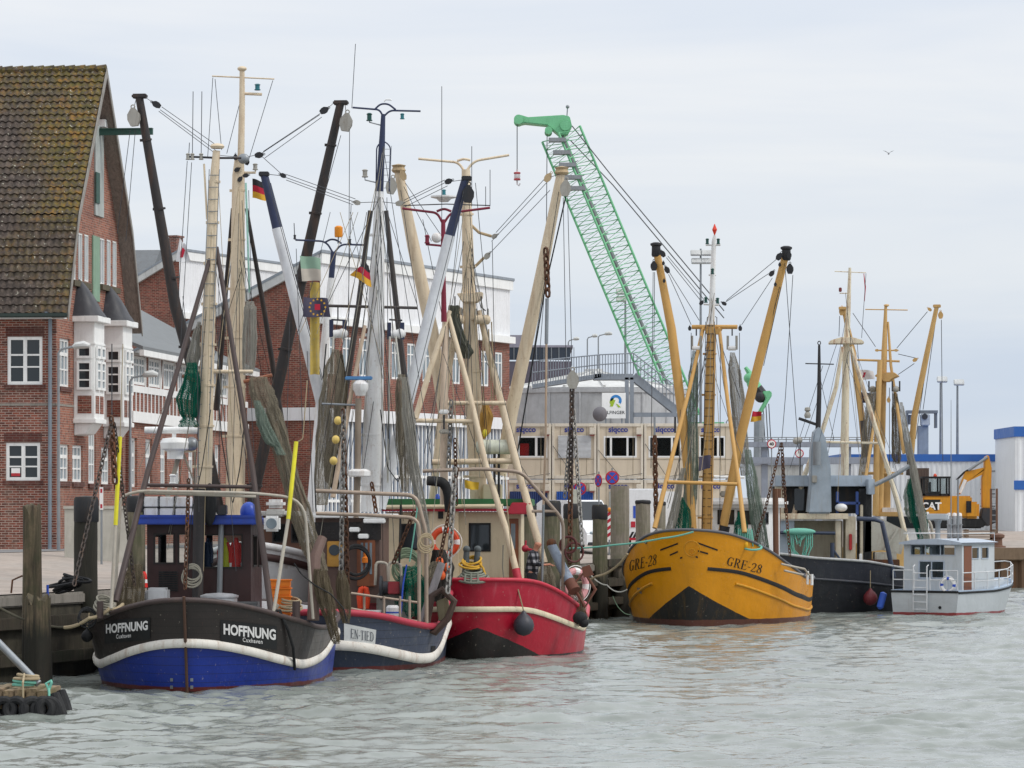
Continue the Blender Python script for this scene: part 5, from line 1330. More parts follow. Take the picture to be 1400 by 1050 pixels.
rope_mat('rope_tan', 'b3a283'); rope_mat('rope_teal', '7cc4b0'); rope_mat('rope_grey', '9a9688'); rope_mat('rope_yellow', 'd8a838'); rope_mat('rope_white', 'd8d6cc')
def flag(label, pole_px, quad, Y, stripes, name='flag', seed=0, amp=.05, horizontal=True):
 """waving cloth; quad = photo px bl, br, tr, tl ; stripes = list of materials top to bottom"""
 k = Y / FPX; c = Ctx(name, label, 'flag', W(*quad[0], Y)); C = [c.at(*q, Y) for q in quad]; n = len(stripes)
 for s, mt in enumerate(stripes):
  def fn(a, b):
   v = 1 - (s + 1 - b) / n; p = (C[0] * (1 - a) + C[1] * a) * (1 - v) + (C[3] * (1 - a) + C[2] * a) * v
   return p + Vector((0, amp * math.sin(a * 7 + seed + v * 2), amp * .3 * math.sin(a * 6 + seed)))
  m = MB(); m.grid(fn, 14, 4); m.build('cloth_stripe' if n > 1 else 'cloth', mt, c.e)
 return c
f_black = M('flag_black', '2b2a2e', .8, dirt_amt=0); f_red = M('flag_red', 'b02038', .8, dirt_amt=0); f_gold = M('flag_gold', 'd2a032', .8, dirt_amt=0); f_navy = M('flag_navy', '4a4658', .8, dirt_amt=0); f_white = M('flag_white', 'd8d8da', .8, dirt_amt=0)
def pile(px, ytop, w, Y, z0, label, cap=None, capy=None, mat='pile_wood', lean=0, rot=False, base=None):
 k = Y / FPX; X = (px - 700) * k; c = Ctx('mooring_pile', label, 'pile', (X, Y, z0), 0, 'timber mooring piles'); zt = CZ + (690 - ytop) * k - z0; r = w * .5 * k
 rnd = random.Random(px); n = 22; ph = rnd.random() * 6
 def fn(u, v):
  a = 2 * math.pi * u; rr = r * (1.06 - .06 * v) * (1 + .05 * math.sin(3 * a + ph) + .05 * mnoise.noise(Vector((math.cos(a) * 2.5, math.sin(a) * 2.5, v * 3 + px))))
  z = zt * v + (.5 * mnoise.noise(Vector((2.2 * math.cos(a), 2.2 * math.sin(a), px))) - .12 if rot and v > .99 else 0)
  if rot: rr *= (1 - .3 * max(0, math.sin(2 * a + ph)) * v) * (1 + .14 * mnoise.noise(Vector((math.cos(a) * 5, math.sin(a) * 5, v * 2))))
  return Vector((rr * math.cos(a) + lean * v, rr * math.sin(a), z))
 m = MB(); m.grid(fn, n, 14, True); m.add([fn(i / n, 1) for i in range(n)], [tuple(range(n))]); m.build('timber', mat, c.e, smooth=60)
 if cap:
  h = (capy - ytop) * k; m = MB(); m.lathe((lean, 0, zt - h), [(r * 1.04, 0), (r * 1.1, .03), (r * 1.1, h * .9), (r * .98, h + .03), (.02, h + .05)], 18); m.build('cap', cap, c.e)
 return c
wood_mat('pile_wood', '38352b', '7d7461', '4c5234', wet=3.6); wood_mat('pile_grey', '6d665b', '9a9184', '6a6a50', wet=3.6); wood_mat('pile_rotten', '1a1510', '75654f', '363a22', wet=3.4)
M('pile_cap', '25272a', .7, dirt='5a5a52', dirt_amt=.3)
def lines(c, mast, deck, n, y, seed, w=.8):
 """running rigging between a mast (two photo points) and points spread along the deck or booms"""
 r = random.Random(seed)
 for i in range(n):
  t = r.uniform(0, .55); a = (mast[0][0] + (mast[1][0] - mast[0][0]) * t + r.uniform(-5, 5), mast[0][1] + (mast[1][1] - mast[0][1]) * t, y); b = (r.uniform(deck[0], deck[1]), r.uniform(deck[2], deck[3]), y + r.uniform(-1.5, .5))
  P = [c.q(*a), c.q(*b)]; m = MB(); m.rope(P, w * .5 * c.world(P[0]).y / FPX, r.choice((0, 0, .06, .15)), 4, 8); m.build('running_rope', r.choice(('wire', 'wire', 'black_rubber', 'rope_tan', 'rope_grey')), c.e)
def collars(c, pts, w, n, mat):
 for i in range(n):
  t = (i + .6) / n; a = [pts[0][k] + (pts[1][k] - pts[0][k]) * t for k in range(3)]; q = c.q(*a); k = c.world(q).y / FPX; r = (w[0] + (w[1] - w[0]) * t) * .5 * k; d = (c.q(*pts[1]) - c.q(*pts[0])).normalized()
  m = MB(); m.lathe(q, [(r * 1.02, -.03), (r * 1.16, -.025), (r * 1.16, .025), (r * 1.02, .03)], 12, d); m.box(q.x - r * 1.7, q.x - r * 1.05, q.y - .03, q.y + .03, q.z - .04, q.z + .03); m.build('mast_collar', mat, c.e)
# ================================================================== boats, nearest first
cream_p = M('mast_cream', 'd4c3a8', .55, var=.06, dirt='80552e', dirt_amt=.36)
brown_p = M('pole_brown', '463a38', .55, dirt='6b5648', dirt_amt=.25)
boom_blk = M('boom_black', '2e2b2b', .6, dirt='6b4a34', dirt_amt=.3)
white_p = M('boat_white', 'e0e0df', .45, var=.08, dirt='85603a', dirt_amt=.36)
navy_p = M('mast_navy', '2a3350', .5, dirt_amt=.15)
rust_w = M('rail_white_rusty', 'dcd8cf', .6, dirt='8f6238', dirt_amt=.42)
wood_v = M('varnished_wood', '8a5438', .5, var=.2, dirt='3a2418', dirt_amt=.3)
deck_m = M('deck_grey', '6b6a66', .85, dirt='3f3c36', dirt_amt=.4)
pipe_w = M('pipe_cream', 'aca598', .5, dirt='7a5a40', dirt_amt=.3)
orange = M('fish_orange', 'e07a1e', .6, dirt_amt=.1); red_p = M('bright_red', 'd42a22', .6, dirt_amt=.05)
cargo_blue = M('crate_blue', '2a50b8', .5, dirt_amt=.1)
def painted_hull(name, upper, rules, rough=.35, grime='2b2a28', gl=.25, plank=0):
 """paint scheme of a hull: base colour plus painted zones given as (a*|x| + b*y + c*z + d > 0 -> colour)"""
 t = NT(name); sp = t.node("ShaderNodeSeparateXYZ"); t.link(t.tc.outputs['Object'], sp.inputs[0]); n = t.noise(1.3, 5, .6); c = lin(upper)
 col = t.ramp(n, [(.3, tuple(x * .86 for x in c)), (.7, c)])
 ax = t.math('ABSOLUTE', sp.outputs[0]); j = t.math('MULTIPLY', t.math('SUBTRACT', t.noise(3, 4, .6), .5), .05)
 for a, b, cz, d, cl in rules:
  f = t.math('ADD', t.math('ADD', t.math('MULTIPLY', ax, a), t.math('MULTIPLY', sp.outputs[1], b)), t.math('ADD', t.math('MULTIPLY', sp.outputs[2], cz), t.math('ADD', j, d)))
  col = t.mix(t.math('GREATER_THAN', f, 0), col, lin(cl))
 v = t.mapped((4, 4, .5)); st = t.ramp(t.noise(1, 6, .7, v, .4), [(.52, (0, 0, 0)), (.75, (gl,) * 3)]); col = t.mix(st, col, lin(grime))
 ru = t.ramp(t.noise(1, 6, .75, t.mapped((9, 9, .9)), .3), [(.6, (0, 0, 0)), (.74, (.5,) * 3)]); ru2 = t.ramp(t.noise(.8, 3, .6), [(.45, (0, 0, 0)), (.65, (1, 1, 1))]); col = t.mix(t.math('MULTIPLY', ru, ru2), col, lin('7a4a2c'))
 if plank:
  fr = t.math('FRACT', t.math('MULTIPLY', sp.outputs[2], 1 / plank)); ln = t.math('LESS_THAN', fr, .07); col = t.mix(t.math('MULTIPLY', ln, .55), col, lin('121110'))
 sc = t.ramp(t.noise(11, 3, .5), [(.69, (0, 0, 0)), (.72, (gl * 1.3,) * 3)]); col = t.mix(sc, col, lin('b0a898'))
 t.color(col); t.link(t.ramp(n, [(.3, (rough - .08,) * 3), (.7, (rough + .15,) * 3)]), t.b.inputs['Roughness']); t.bump(t.noise(1.6, 4, .55), .6, .06)
 MATS[name] = t.m; return t.m
def cutter_blue():
 th = .035; c = Ctx('fishing_cutter', 'nearest fishing cutter, blue hull with brown black bulwark and white rub rail', 'fishing boat', (W(252, 945, 79.6).x, 79.6, 0), th); e = c.e
 H = Hull(c, 12.5, 5.4, [(0, 2.05), (.06, 1.85), (.14, 1.6), (.27, 1.32), (.45, 1.25), (.8, 1.5), (1, 1.7)], [(0, 1.1), (.06, .92), (.14, .68), (.24, .48), (.36, .62), (.6, 1.0), (1, 1.15)], tb=.34, a=1.75, b=1.7, wl=.9, wa=1.5, wb=1.3, rake=.7, flare=.8, ts=.62)
 hm = painted_hull('hull_blue', '14308c', [(0, 0, -1, .10, '5a1f1c'), (0, 0, -1, -.0, '1b1a1a')], .35, plank=.19)
 bm_ = painted_hull('bulwark_brown', '2e2725', [(0, 1, 0, -3.3, '57524e')], .42, '241f1e', plank=.16)
 H.shell('hull', hm, lambda t: -.5, H.zr, 8); H.shell('bulwark', [bm_, 'boat_white'], H.zr, H.zs, 5, .09)
 H.rail('rub_rail', rust_w, H.zr, .1, flat=.5, off=.03); H.rail('cap_rail', brown_p, H.zs, .06, flat=1.0); H.deck_plate(deck_m)
 m = MB(); st = [H.P(0, z, 1) + Vector((0, -.045, 0)) for z in np.linspace(-.3, 2.1, 9)]; m.tube(st, .036, 6); m.build('stem_bar', M('stem_rust', '4f382c', .7, dirt='3b2a22', dirt_amt=.4), e)
 pm = M('name_board_black', '1f2022', .5, dirt_amt=.1)
 for sd, pn, hb, pb in ((-1, [(144, 880), (206, 874), (206, 844), (144, 848)], [(146, 866), (203, 861), (203, 848), (146, 853)], [(160, 873), (180, 871), (180, 865), (160, 867)]),
                           (1, [(301, 879), (378, 888), (378, 856), (301, 847)], [(305, 867), (376, 875), (376, 860), (305, 852)], [(331, 877), (358, 880), (358, 874), (331, 871)])):
  H.panel('name_board', pm, pn, sd); H.letters('lettering', s_white, hb, sd, text_mesh('HOFFNUNG', 1, .035), .022); H.letters('lettering', s_white, pb, sd, text_mesh('Cuxhaven', 1, .012, space=1.12), .022)
 for sd, px in ((-1, 235), (1, 262)):
  for py in (929, 939):
   f = H.quad_map([(px - 2, py + 2.5), (px + 2, py + 2.5), (px + 2, py - 2), (px - 2, py - 2)], sd, .012); m = MB(); m.grid(f, 3, 3); m.build('draught_mark', 'steel', e)
 y0 = 4.6; x0, x1 = c.q(201, 800, y0).x, c.q(343, 800, y0).x; zr = c.q(270, 717, y0).z; y1 = y0 + 2.3
 wm = M('wheelhouse_brown', '361f1e', .45, var=.15, dirt='1f1817', dirt_amt=.3)
 cabin(c, 'wheelhouse', wm, x0, x1, y0, y1, .6, zr, front=[(210, 239, 729, 771), (243, 258, 729, 771), (275, 332, 730, 777)], right=[(345.5, 350.5, 731, 775), (353, 358, 731, 775)], left=[1], back=[(x0 + .15, x0 + 1.1, zr - 1.1, zr - .15), (x0 + 1.25, x1 - .1, zr - 1.1, zr - .15)])
 m = MB(); m.box(x0 + .02, x1 - .02, y0 + .06, y1 - .06, .62, 1.6); m.build('chart_table', wm, e)
 m = MB(); a, b = c.q(217, 808, y0 - .03), c.q(243, 780, y0 - .03)
 for i in range(9): m.box(a.x, b.x, y0 - .035, y0 - .004, a.z + i * (b.z - a.z) / 9, a.z + (i + .6) * (b.z - a.z) / 9)
 m.build('louvre', 'black_rubber', e)
 roof_b = M('roof_blue', '27439c', .45, dirt_amt=.15)
 m = MB(); m.box(x0 - .25, x1 + .3, y0 - .35, y1 + .2, zr, zr + .14); m.box(x0 - .25, x1 + .3, y0 - .35, y0 - .28, zr + .14, zr + .22); m.build('wheelhouse_roof', roof_b, e, bevel=.02)
 m = MB(); p = c.q(372, 717, y0 - .2); m.box(p.x - .18, p.x + .18, p.y - .15, p.y + .2, p.z - .16, p.z + .2); m.build('search_light', 'white_paint', e, bevel=.05)
 m = MB(); m.lathe(p + Vector((0, -.17, .02)), [(.12, 0), (.13, .03)], 14, (0, 1, 0)); m.build('search_light_lens', 'glass_pale', e)
 T(c, 'exhaust_pipe', 'steel', [(300, 815, y0 - .12), (303, 702, y0 - .12)], 8)
 m = MB(); m.box(*[c.q(x, 690, y0 - .3).x for x in (297, 310)], y0 - .45, y0 - .1, c.q(0, 704, y0 - .3).z, c.q(0, 690, y0 - .3).z); m.build('exhaust_cap', 'dark_steel', e, bevel=.02)
 T(c, 'mast_post', M('post_black', '2c2a2b', .6, dirt='5a4a40', dirt_amt=.3), [(270, 818, 3.9), (273, 668, 4.0)], [15, 17], 8)
 m = MB(); q = c.q(286, 690, 4.1); m.ell(q, .17, .14, .5); m.build('winch_cover', 'black_rubber', e)
 yl = 4.2
 T(c, 'fore_mast', cream_p, [(279, 668, yl), (284, 470, yl), (292, 260, yl), (296, 206, yl)], [21, 19, 14, 10], 12)
 ladder(c, [(277, 660, yl), (294, 232, yl)], 14, 26, 'steel', 1.5)
 m = MB(); q = c.q(297, 203, yl); m.lathe(q, [(.14, 0), (.17, .05), (.13, .1), (.02, .12)], 12); m.build('mast_cap', cream_p, e)
 for pts in ([(291, 340, yl), (202, 645, 2.4), (158, 822, 1.0)], [(296, 338, yl), (345, 640, 3.0), (371, 838, 2.0)]): T(c, 'mast_leg', brown_p, pts, [6, 8, 9], 8)
 T(c, 'cross_bar', brown_p, [(197, 663, 2.8), (352, 666, 2.9)], 5); T(c, 'cross_bar', cream_p, [(253, 508, yl), (346, 508, yl)], 5)
 T(c, 'yard', 'dark_steel', [(255, 214, yl), (300, 216, yl), (330, 216, yl)], 3)
 for px, yt in ((263, 125), (275, 125), (258, 195)): T(c, 'whip_aerial', 'wire', [(px, 213, yl), (px + 1, yt, yl)], 1.1, 5)
 for px in (257, 263, 275): navlight(c, px, 214, yl, 6, 9, 'block_grey', 'aerial_mount')
 T(c, 'side_pole', cream_p, [(279, 224, yl), (283, 300, yl)], 3, 6)
 lines(c, ((296, 215), (282, 600)), (170, 370, 640, 790), 9, yl, 1); collars(c, ((296, 215, yl), (279, 660, yl)), (11, 21), 8, cream_p)
 T(c, 'bow_arch', pipe_w, [(157, 828, 2.0), (165, 678, 2.0), (192, 671, 2.0), (349, 674, 2.2), (416, 682, 2.4), (428, 846, 2.6)], 4.2, 10, bend=.5)
 T(c, 'bow_arch', pipe_w, [(197, 674, 2.1), (300, 677, 2.2), (350, 679, 2.2)], 4, 8)
 for pts in ([(164, 597, 1.4), (158, 718, 1.2), (152, 832, .9)], [(405, 604, 2.6), (394, 710, 2.2), (374, 838, 1.7)]):
  T(c, 'pole_top', M('pole_yellow', 'd9cf2a', .5, dirt_amt=.15), pts[:2], 6, 8); T(c, 'pole_shaft', pipe_w, pts[1:], 5, 8)
 yr = 5.2
 T(c, 'radar_bar', 'white_paint', [(198, 588, yr), (270, 588, yr)], [9, 10], 12)
 q = c.q(240, 610, yr); m = MB(); m.lathe(q - Vector((0, 0, .12)), [(.2, 0), (.34, .06), (.36, .2), (.3, .3), (.1, .32)], 18); m.lathe(q - Vector((0, 0, .3)), [(.2, 0), (.2, .2)], 14); m.build('radar_dome', 'white_paint', e)
 m = MB(); q = c.q(262, 607, yr); m.ell(q, .16, .16, .16); m.build('loud_hailer', 'steel', e)
 T(c, 'radar_post', 'white_paint', [(238, 600, yr), (238, 590, yr)], 6)
 T(c, 'trestle_bar', cream_p, [(225, 617, yr), (268, 617, yr)], 3)
 for a, b in (((246, 618), (226, 690)), ((250, 618), (266, 660)), ((266, 617), (268, 700))): T(c, 'trestle_leg', M('trestle_grey', '8b8478', .7), [(*a, yr), (*b, yr)], 7 if a[0] == 246 else 3, 6)
 navlight(c, 236, 655, 4.7, 9, 14, 'white_paint')
 for a, b in (((296, 212, yl), (330, 215, 12)),): wire(c, [a, b])
 for pts in ([(256, 220, yl), (243, 420, 5)], [(262, 222, yl), (247, 470, 5)], [(299, 340, yl), (300, 660, 3.5)], [(270, 500, 3), (272, 700, 3.4)], [(250, 405, 4.5), (262, 520, 4)]): wire(c, pts)
 chainp(c, (153, 575, 1.2), (101, 800, -.4), 'dark_chain', .15, .018); chainp(c, (156, 578, 1.2), (184, 800, 2), 'dark_chain', .13, .015); wire(c, [(153, 470, 1.2), (153, 578, 1.2)], w=1.5)
 m = MB(); a, b = c.q(152, 570, 1.2), c.q(157, 660, 1.2); m.chain(a, b, .2, .03); m.build('chain_bunch', 'rust_chain', e)
 chainp(c, (258, 655, 3.3), (253, 805, 2.6), 'rust_chain', .14, .02)
 T(c, 'mooring_bitt', brown_p, [(137, 845, 1.2), (137, 822, 1.2)], 9); T(c, 'mooring_bitt', brown_p, [(405, 850, 2.6), (405, 822, 2.6)], 11)
 m = MB(); q = c.q(428, 848, 2.8); m.tube([q, c.q(431, 760, 3.0), c.q(441, 735, 3.2)], [.14, .13, .11], 10); m.build('gallows_post', M('gallows_brown', '6e5850', .6, dirt_amt=.35), e)
 T(c, 'pot_gallows', pipe_w, [(372, 838, 2.2), (380, 826, 2.2)], 6)
 m = MB(); a, b = c.q(199, 822, 2.6), c.q(228, 804, 2.6); m.box(a.x, b.x, 2.6, 3.2, a.z - .2, b.z); m.box(a.x - .3, a.x, 2.7, 3.1, a.z - .2, b.z - .08); m.build('bow_locker', M('locker_zinc', 'b9bbbd', .45, .4, dirt_amt=.15), e, bevel=.05)
 m = MB(); q = c.q(300, 828, 2.7); m.lathe(q - Vector((0, 0, .35)), [(.40, 0), (.40, .52), (.43, .54), (.43, .58), (.3, .62), (.02, .64)], 20); m.build('cooking_pot', M('pot_alu', 'b5b7ba', .4, .5, dirt_amt=.15), e)
 pts = [H.P(*H.find(383, 842, 1), 1) + Vector((0, -.1, .12)), H.P(*H.find(392, 862, 1), 1) + Vector((.04, -.06, 0)), H.P(*H.find(398, 885, 1), 1) + Vector((.06, -.14, 0)), H.P(*H.find(400, 915, 1), 1) + Vector((.06, -.1, 0))]
 m = MB(); m.tube([c.q(360, 836, 2.6)] + pts, .035, 8); m.build('black_hose', 'black_rubber', e)
 k = Ctx('life_raft', 'white life raft canister with black straps on the blue wheelhouse roof', 'life raft', c.world(((x0 + c.q(254, 700, y0).x) / 2, y0 + .35, zr + .14)), th)
 xa, xb = c.q(190, 700, y0 + .2).x, c.q(254, 700, y0 + .2).x; w2 = (xb - xa) / 2
 for i in range(3):
  m = MB(); cx = -w2 + (i + .5) * 2 * w2 / 3; m.box(cx - w2 / 3 + .004, cx + w2 / 3 - .004, -.33, .33, .0, .245); m.box(cx - w2 / 3 + .004, cx + w2 / 3 - .004, -.33, .33, .255, .5); sh = m.build('canister_shell', white_p, k.e, bevel=.025)
  m = MB(); m.box(cx - w2 / 3 - .004, cx - w2 / 3 + .012, -.35, .35, -.0, .512); m.build('strap', 'black_rubber', sh)
 m = MB(); m.box(-w2, w2, -.32, .34, .24, .26); m.build('seam_band', 'black_rubber', k.e)
 k = Ctx('blue_buoy', 'blue ball buoy standing on the wheelhouse roof', 'buoy', c.world(c.q(340, 718, y0 + .3)), 0)
 m = MB(); m.ell((0, 0, .3), .2, .2, .24, 18, 12); m.lathe((0, 0, 0), [(.12, 0), (.12, .1), (.15, .16)], 14); m.build('ball', M('buoy_blue', '2f4fb0', .4, dirt_amt=.1), k.e)
 for px, col, wd, nm, lab in ((284, M('oilskin_navy', '26304a', .6, dirt_amt=0), 11, 'oilskin_trousers', 'dark blue oilskin trousers with yellow braces hanging behind the wheelhouse window'), (307, M('oilskin_yellow', 'c9c828', .6, dirt_amt=0), 15, 'oilskin_jacket', 'yellow and red oilskin jacket hanging behind the wheelhouse window'), (323, red_p, 14, 'oilskin_overall', 'bright red oilskin overall hanging at the right of the wheelhouse window')):
  yy = y0 + .13; t = c.q(px, 735, yy); b = c.q(px, 778, yy); k = Ctx(nm, lab, 'clothing', c.world(b), th); h = t.z - b.z; w = wd * .5 * .0165
  m = MB(); m.grid(lambda u, v: Vector((w * (.55 + .45 * (1 - v)) * math.cos(6.283 * u) * (1 if v < .95 else .5), .05 * math.sin(6.283 * u), h * v)), 16, 7, True); m.build('cloth', col, k.e)
  for s in (-1, 1):
   m = MB(); m.tube([(s * w * .6, -.02, h * .85), (s * w * 1.1, -.02, h * .55), (s * w * 1.05, -.02, h * .2)], [.04, .04, .035], 8); m.build('sleeve', red_p if px == 307 else col, k.e)
 q = c.q(384, 850, 3.6);
 for i in range(5):
  k = Ctx('fish_crate', 'bottom orange fish crate of the stack by the right side of the wheelhouse' if i == 0 else ('top orange fish crate of the stack by the right side of the wheelhouse' if i == 4 else f"orange fish crate, {('second', 'third', 'fourth')[i - 1]} from the bottom of the stack by the wheelhouse"), 'crate', c.world(q + Vector((0, 0, .02 + i * .19))), th, 'orange fish crates on the blue cutter')
  m = MB(); m.box(-.22, .22, -.16, .16, 0, .03); m.box(-.22, .22, -.16, -.13, .03, .17); m.box(-.22, .22, .13, .16, .03, .17); m.box(-.22, -.19, -.13, .13, .03, .17); m.box(.19, .22, -.13, .13, .03, .17); m.box(-.25, .25, -.19, .19, .15, .185); m.build('crate_shell', orange, k.e, bevel=.01)
 k = Ctx('traffic_cone', 'red and white striped marker cone beside the wheelhouse', 'cone', c.world(c.q(197, 803, 3.2)), 0)
 m = MB(); m.lathe((0, 0, 0), [(.09, 0), (.08, .08), (.06, .3), (.03, .36)], 14); m.build('cone_body', red_p, k.e); m = MB(); m.lathe((0, 0, .1), [(.081, 0), (.071, .08)], 14); m.build('white_band', s_white, k.e)
 Y = 83.5
 net_bundle('bright green trawl net hanging left of the cream ladder mast', [(262, 496, 12), (262, 520, 20), (257, 545, 26), (258, 566, 20), (258, 572, 15), (257, 583, 24)], Y, 'net_green', seed=1)
 net_bundle('pale fishing net bundle with lacing hanging between the two cream masts', [(342, 412, 9), (342, 425, 15), (341, 460, 17), (340, 500, 16), (339, 512, 11)], 92.5, 'net_pale', 5, seed=2)
 net_bundle('long grey green trawl net slung from the boom down to the bulwark', [(353, 516, 22), (358, 540, 30), (374, 580, 30), (388, 620, 22), (400, 665, 24), (414, 710, 26), (428, 755, 24), (438, 780, 18)], 83.2, 'net_grey', 8, seed=3)
 net_bundle('teal netting strip knotted into the long grey trawl net', [(351, 548, 8), (360, 580, 14), (372, 605, 16), (380, 612, 9), (384, 622, 12)], 82.8, 'net_sage', 4, seed=33)
 net_bundle('white and green twine net beside the mast above the green net', [(272, 440, 4), (268, 460, 10), (264, 490, 16), (262, 503, 14)], Y + .3, 'net_pale', 5, seed=4)
 net_bundle('brown net heaped over the gallows at the right of the bow', [(437, 778, 16), (440, 800, 22), (446, 826, 20), (452, 850, 12), (457, 870, 12), (460, 880, 8)], 82.2, 'net_brown', 7, seed=5)
 net_bundle('brown net rolled on the bulwark right of the bow gallows', [(467, 780, 9), (468, 800, 15), (471, 830, 16), (473, 852, 9)], 83.4, 'net_brown', 6, seed=6)
 net_bundle('brown net bundle hanging over the left bow beside the fender pole', [(186, 772, 16), (181, 800, 32), (178, 830, 34), (180, 842, 20)], 82.0, 'net_brown', 6, seed=7)
 T(c, 'net_spreader', wood_v, [(249, 514, yl), (272, 522, yl)], 5, 6); T(c, 'net_spreader', wood_v, [(333, 522, 5.0), (372, 513, 5.0)], 5, 6)
 k = c.world(H.P(.12, .6, -1))
 ball_fender('dark sausage fender between the blue cutter and the quay wall', 119, 870, 8, 82.5, MATS['black_rubber'], (122, 838))
 return c
cutter_blue()
def cutter_white():
 th = .12; c = Ctx('fishing_cutter', 'white hulled cutter with brown stripe and tall cream mast with two black booms', 'fishing boat', (W(338, 900, 93.5).x, 93.5, 0), th); e = c.e
 H = Hull(c, 13, 5.4, [(0, 3.1), (.08, 2.85), (.18, 2.45), (.35, 1.75), (.6, 1.5), (1, 1.9)], [(0, 2.6), (.08, 2.38), (.18, 2.0), (.35, 1.3), (.6, 1.05), (1, 1.4)], tb=.4, a=1.7, b=1.45, rake=.9)
 H.shell('hull', painted_hull('hull_white', 'dcdcdc', [(0, 0, -1, .2, '5a2a22')], .4, '7a6a58', .2), lambda t: -.5, H.zr, 7); H.shell('bulwark', [white_p, white_p], H.zr, H.zs, 3, .08)
 H.rail('brown_stripe', M('stripe_brown', '4a3432', .6), lambda t: H.zs(t) - .28, .1, off=.0, flat=1); H.rail('cap_rail', white_p, H.zs, .09); H.deck_plate(deck_m)
 y0 = 5.2
 x0, x1 = c.q(300, 760, y0).x, c.q(424, 760, y0).x; z1 = c.q(0, 705, y0).z
 cabin(c, 'wheelhouse', M('cabin_brown', '5a3a2a', .5), x0, x1, y0, y0 + 3, 1.0, z1, front=[(372, 392, 716, 742), (398, 416, 716, 742)], right=[])
 m = MB(); m.box(x0 - .2, x1 + .2, y0 - .2, y0 + 3.2, z1, z1 + .12); m.build('wheelhouse_roof', white_p, e, bevel=.03)
 yl = 4.6
 T(c, 'main_mast', cream_p, [(321, 705, yl), (323, 600, yl), (326, 240, yl), (327, 215, yl)], [27, 25, 17, 12], 14)
 T(c, 'top_mast', cream_p, [(329, 232, yl), (331, 140, yl), (331, 96, yl)], [10, 8, 7], 10)
 m = MB(); q = c.q(331, 94, yl); m.ell(q, .13, .13, .07); m.build('mast_cap', cream_p, e)
 T(c, 'yard', cream_p, [(290, 104, yl), (375, 108, yl)], 2); T(c, 'lamp_bracket', cream_p, [(333, 128, yl), (358, 129, yl)], 4, 6); T(c, 'lamp_bracket', cream_p, [(334, 236, yl), (349, 236, yl), (349, 231, yl)], 3.4, 6)
 navlight(c, 352, 119, yl, 8, 9, M('lamp_teal', '2a6e78', .3, dirt_amt=0)); navlight(c, 349, 228, yl, 7, 9, 'block_grey')
 m = MB(); q = c.q(333, 217, yl - .3); m.ell(q, .16, .1, .14); m.build('mast_lamp', 'steel', e)
 for i, (px, py) in enumerate(((322, 215), (338, 222), (328, 245), (324, 232), (336, 240))): block(c, px, py, yl - .2, 9, 20 * i, 'block_black')
 for pts, hd in (([(300, 700, yl), (262, 500, yl - .3), (240, 420, yl - .5), (190, 131, yl - 1.0)], (191, 132)), ([(342, 700, yl), (366, 590, yl - .2), (410, 390, yl - .5), (466, 139, yl - 1.0)], (466, 141))):
  T(c, 'boom', boom_blk, pts, [15, 16, 16, 11], 12)
  q = c.q(*hd, yl - 1.0); m = MB(); m.box(q.x - .2, q.x + .2, q.y - .12, q.y + .12, q.z - .05, q.z + .07); m.build('boom_head', boom_blk, e, bevel=.03)
 block(c, 183, 161, yl - 1.2, 27, -5, 'block_grey'); block(c, 473, 168, yl - 1.2, 27, 8, 'block_grey')
 block(c, 214, 143, yl - 1.0, 14, -60); block(c, 443, 151, yl - 1.0, 14, 60); block(c, 354, 212, yl, 13, 80)
 for a, b in (((221, 146), (298, 200)), ((219, 150), (297, 207)), ((217, 152), (300, 214)), ((438, 155), (360, 207)), ((437, 157), (357, 210)), ((440, 160), (362, 216)), ((466, 185), (385, 480)), ((478, 168), (476, 560)), ((195, 180), (262, 500)), ((199, 190), (268, 520)), ((200, 134), (209, 140)), ((456, 141), (448, 148)), ((186, 136), (183, 148)), ((472, 144), (473, 155)), ((185, 178), (172, 330)), ((178, 178), (160, 320))): wire(c, [(*a, yl - .8), (*b, yl - .4)])
 for a, b in (((291, 106), (284, 214)), ((294, 108), (303, 205)), ((373, 110), (339, 222)), ((340, 214), (350, 212)), ((364, 238), (383, 240)), ((356, 212), (385, 238)), ((328, 140), (310, 210)), ((331, 250), (300, 480)), ((336, 250), (342, 410)), ((340, 260), (344, 420))): wire(c, [(*a, yl), (*b, yl - .2)])
 for pts in ([(318, 285, yl + .2), (306, 430, yl + 1), (296, 560, yl + 2)], [(337, 285, yl + .2), (362, 430, yl + 1), (398, 660, yl + 2.4)]): T(c, 'mast_stay', boom_blk, pts, [5, 7, 9], 8)
 T(c, 'mast_tackle', M('teal_rope_p', '9fcabb', .8), [(336, 250, yl - .3), (341, 400, yl - .3)], 3, 5)
 lines(c, ((330, 220), (323, 500)), (255, 420, 560, 690), 10, yl - .5, 2); collars(c, ((327, 220, yl), (322, 690, yl)), (14, 26), 7, cream_p); collars(c, ((190, 135, yl - 1), (300, 700, yl)), (11, 16), 6, boom_blk); collars(c, ((466, 142, yl - 1), (342, 700, yl)), (11, 16), 6, boom_blk)
 ym = 3.2
 T(c, 'mizzen_mast', white_p, [(427, 742, ym), (436, 600, ym), (444, 470, ym), (453, 380, ym)], [24, 17, 12, 9], 12); T(c, 'mizzen_top', navy_p, [(453, 380, ym), (456, 345, ym)], 8, 8)
 for pts in ([(456, 347, ym), (446, 330, ym), (404, 328, ym)], [(456, 347, ym), (466, 334, ym), (502, 335, ym)], [(445, 331, ym), (452, 327, ym), (460, 328, ym), (467, 333, ym)]): T(c, 'cross_tree', navy_p, pts, 2.6, 6, bend=.2)
 q = c.q(463, 317, ym); m = MB(); m.lathe(q - Vector((0, 0, .14)), [(.1, 0), (.11, .04), (.11, .26), (.06, .3)], 14); m.build('amber_beacon', M('beacon_amber', 'd8861c', .3, dirt_amt=0), e); T(c, 'beacon_stalk', 'steel', [(462, 333, ym), (463, 322, ym)], 2, 6)
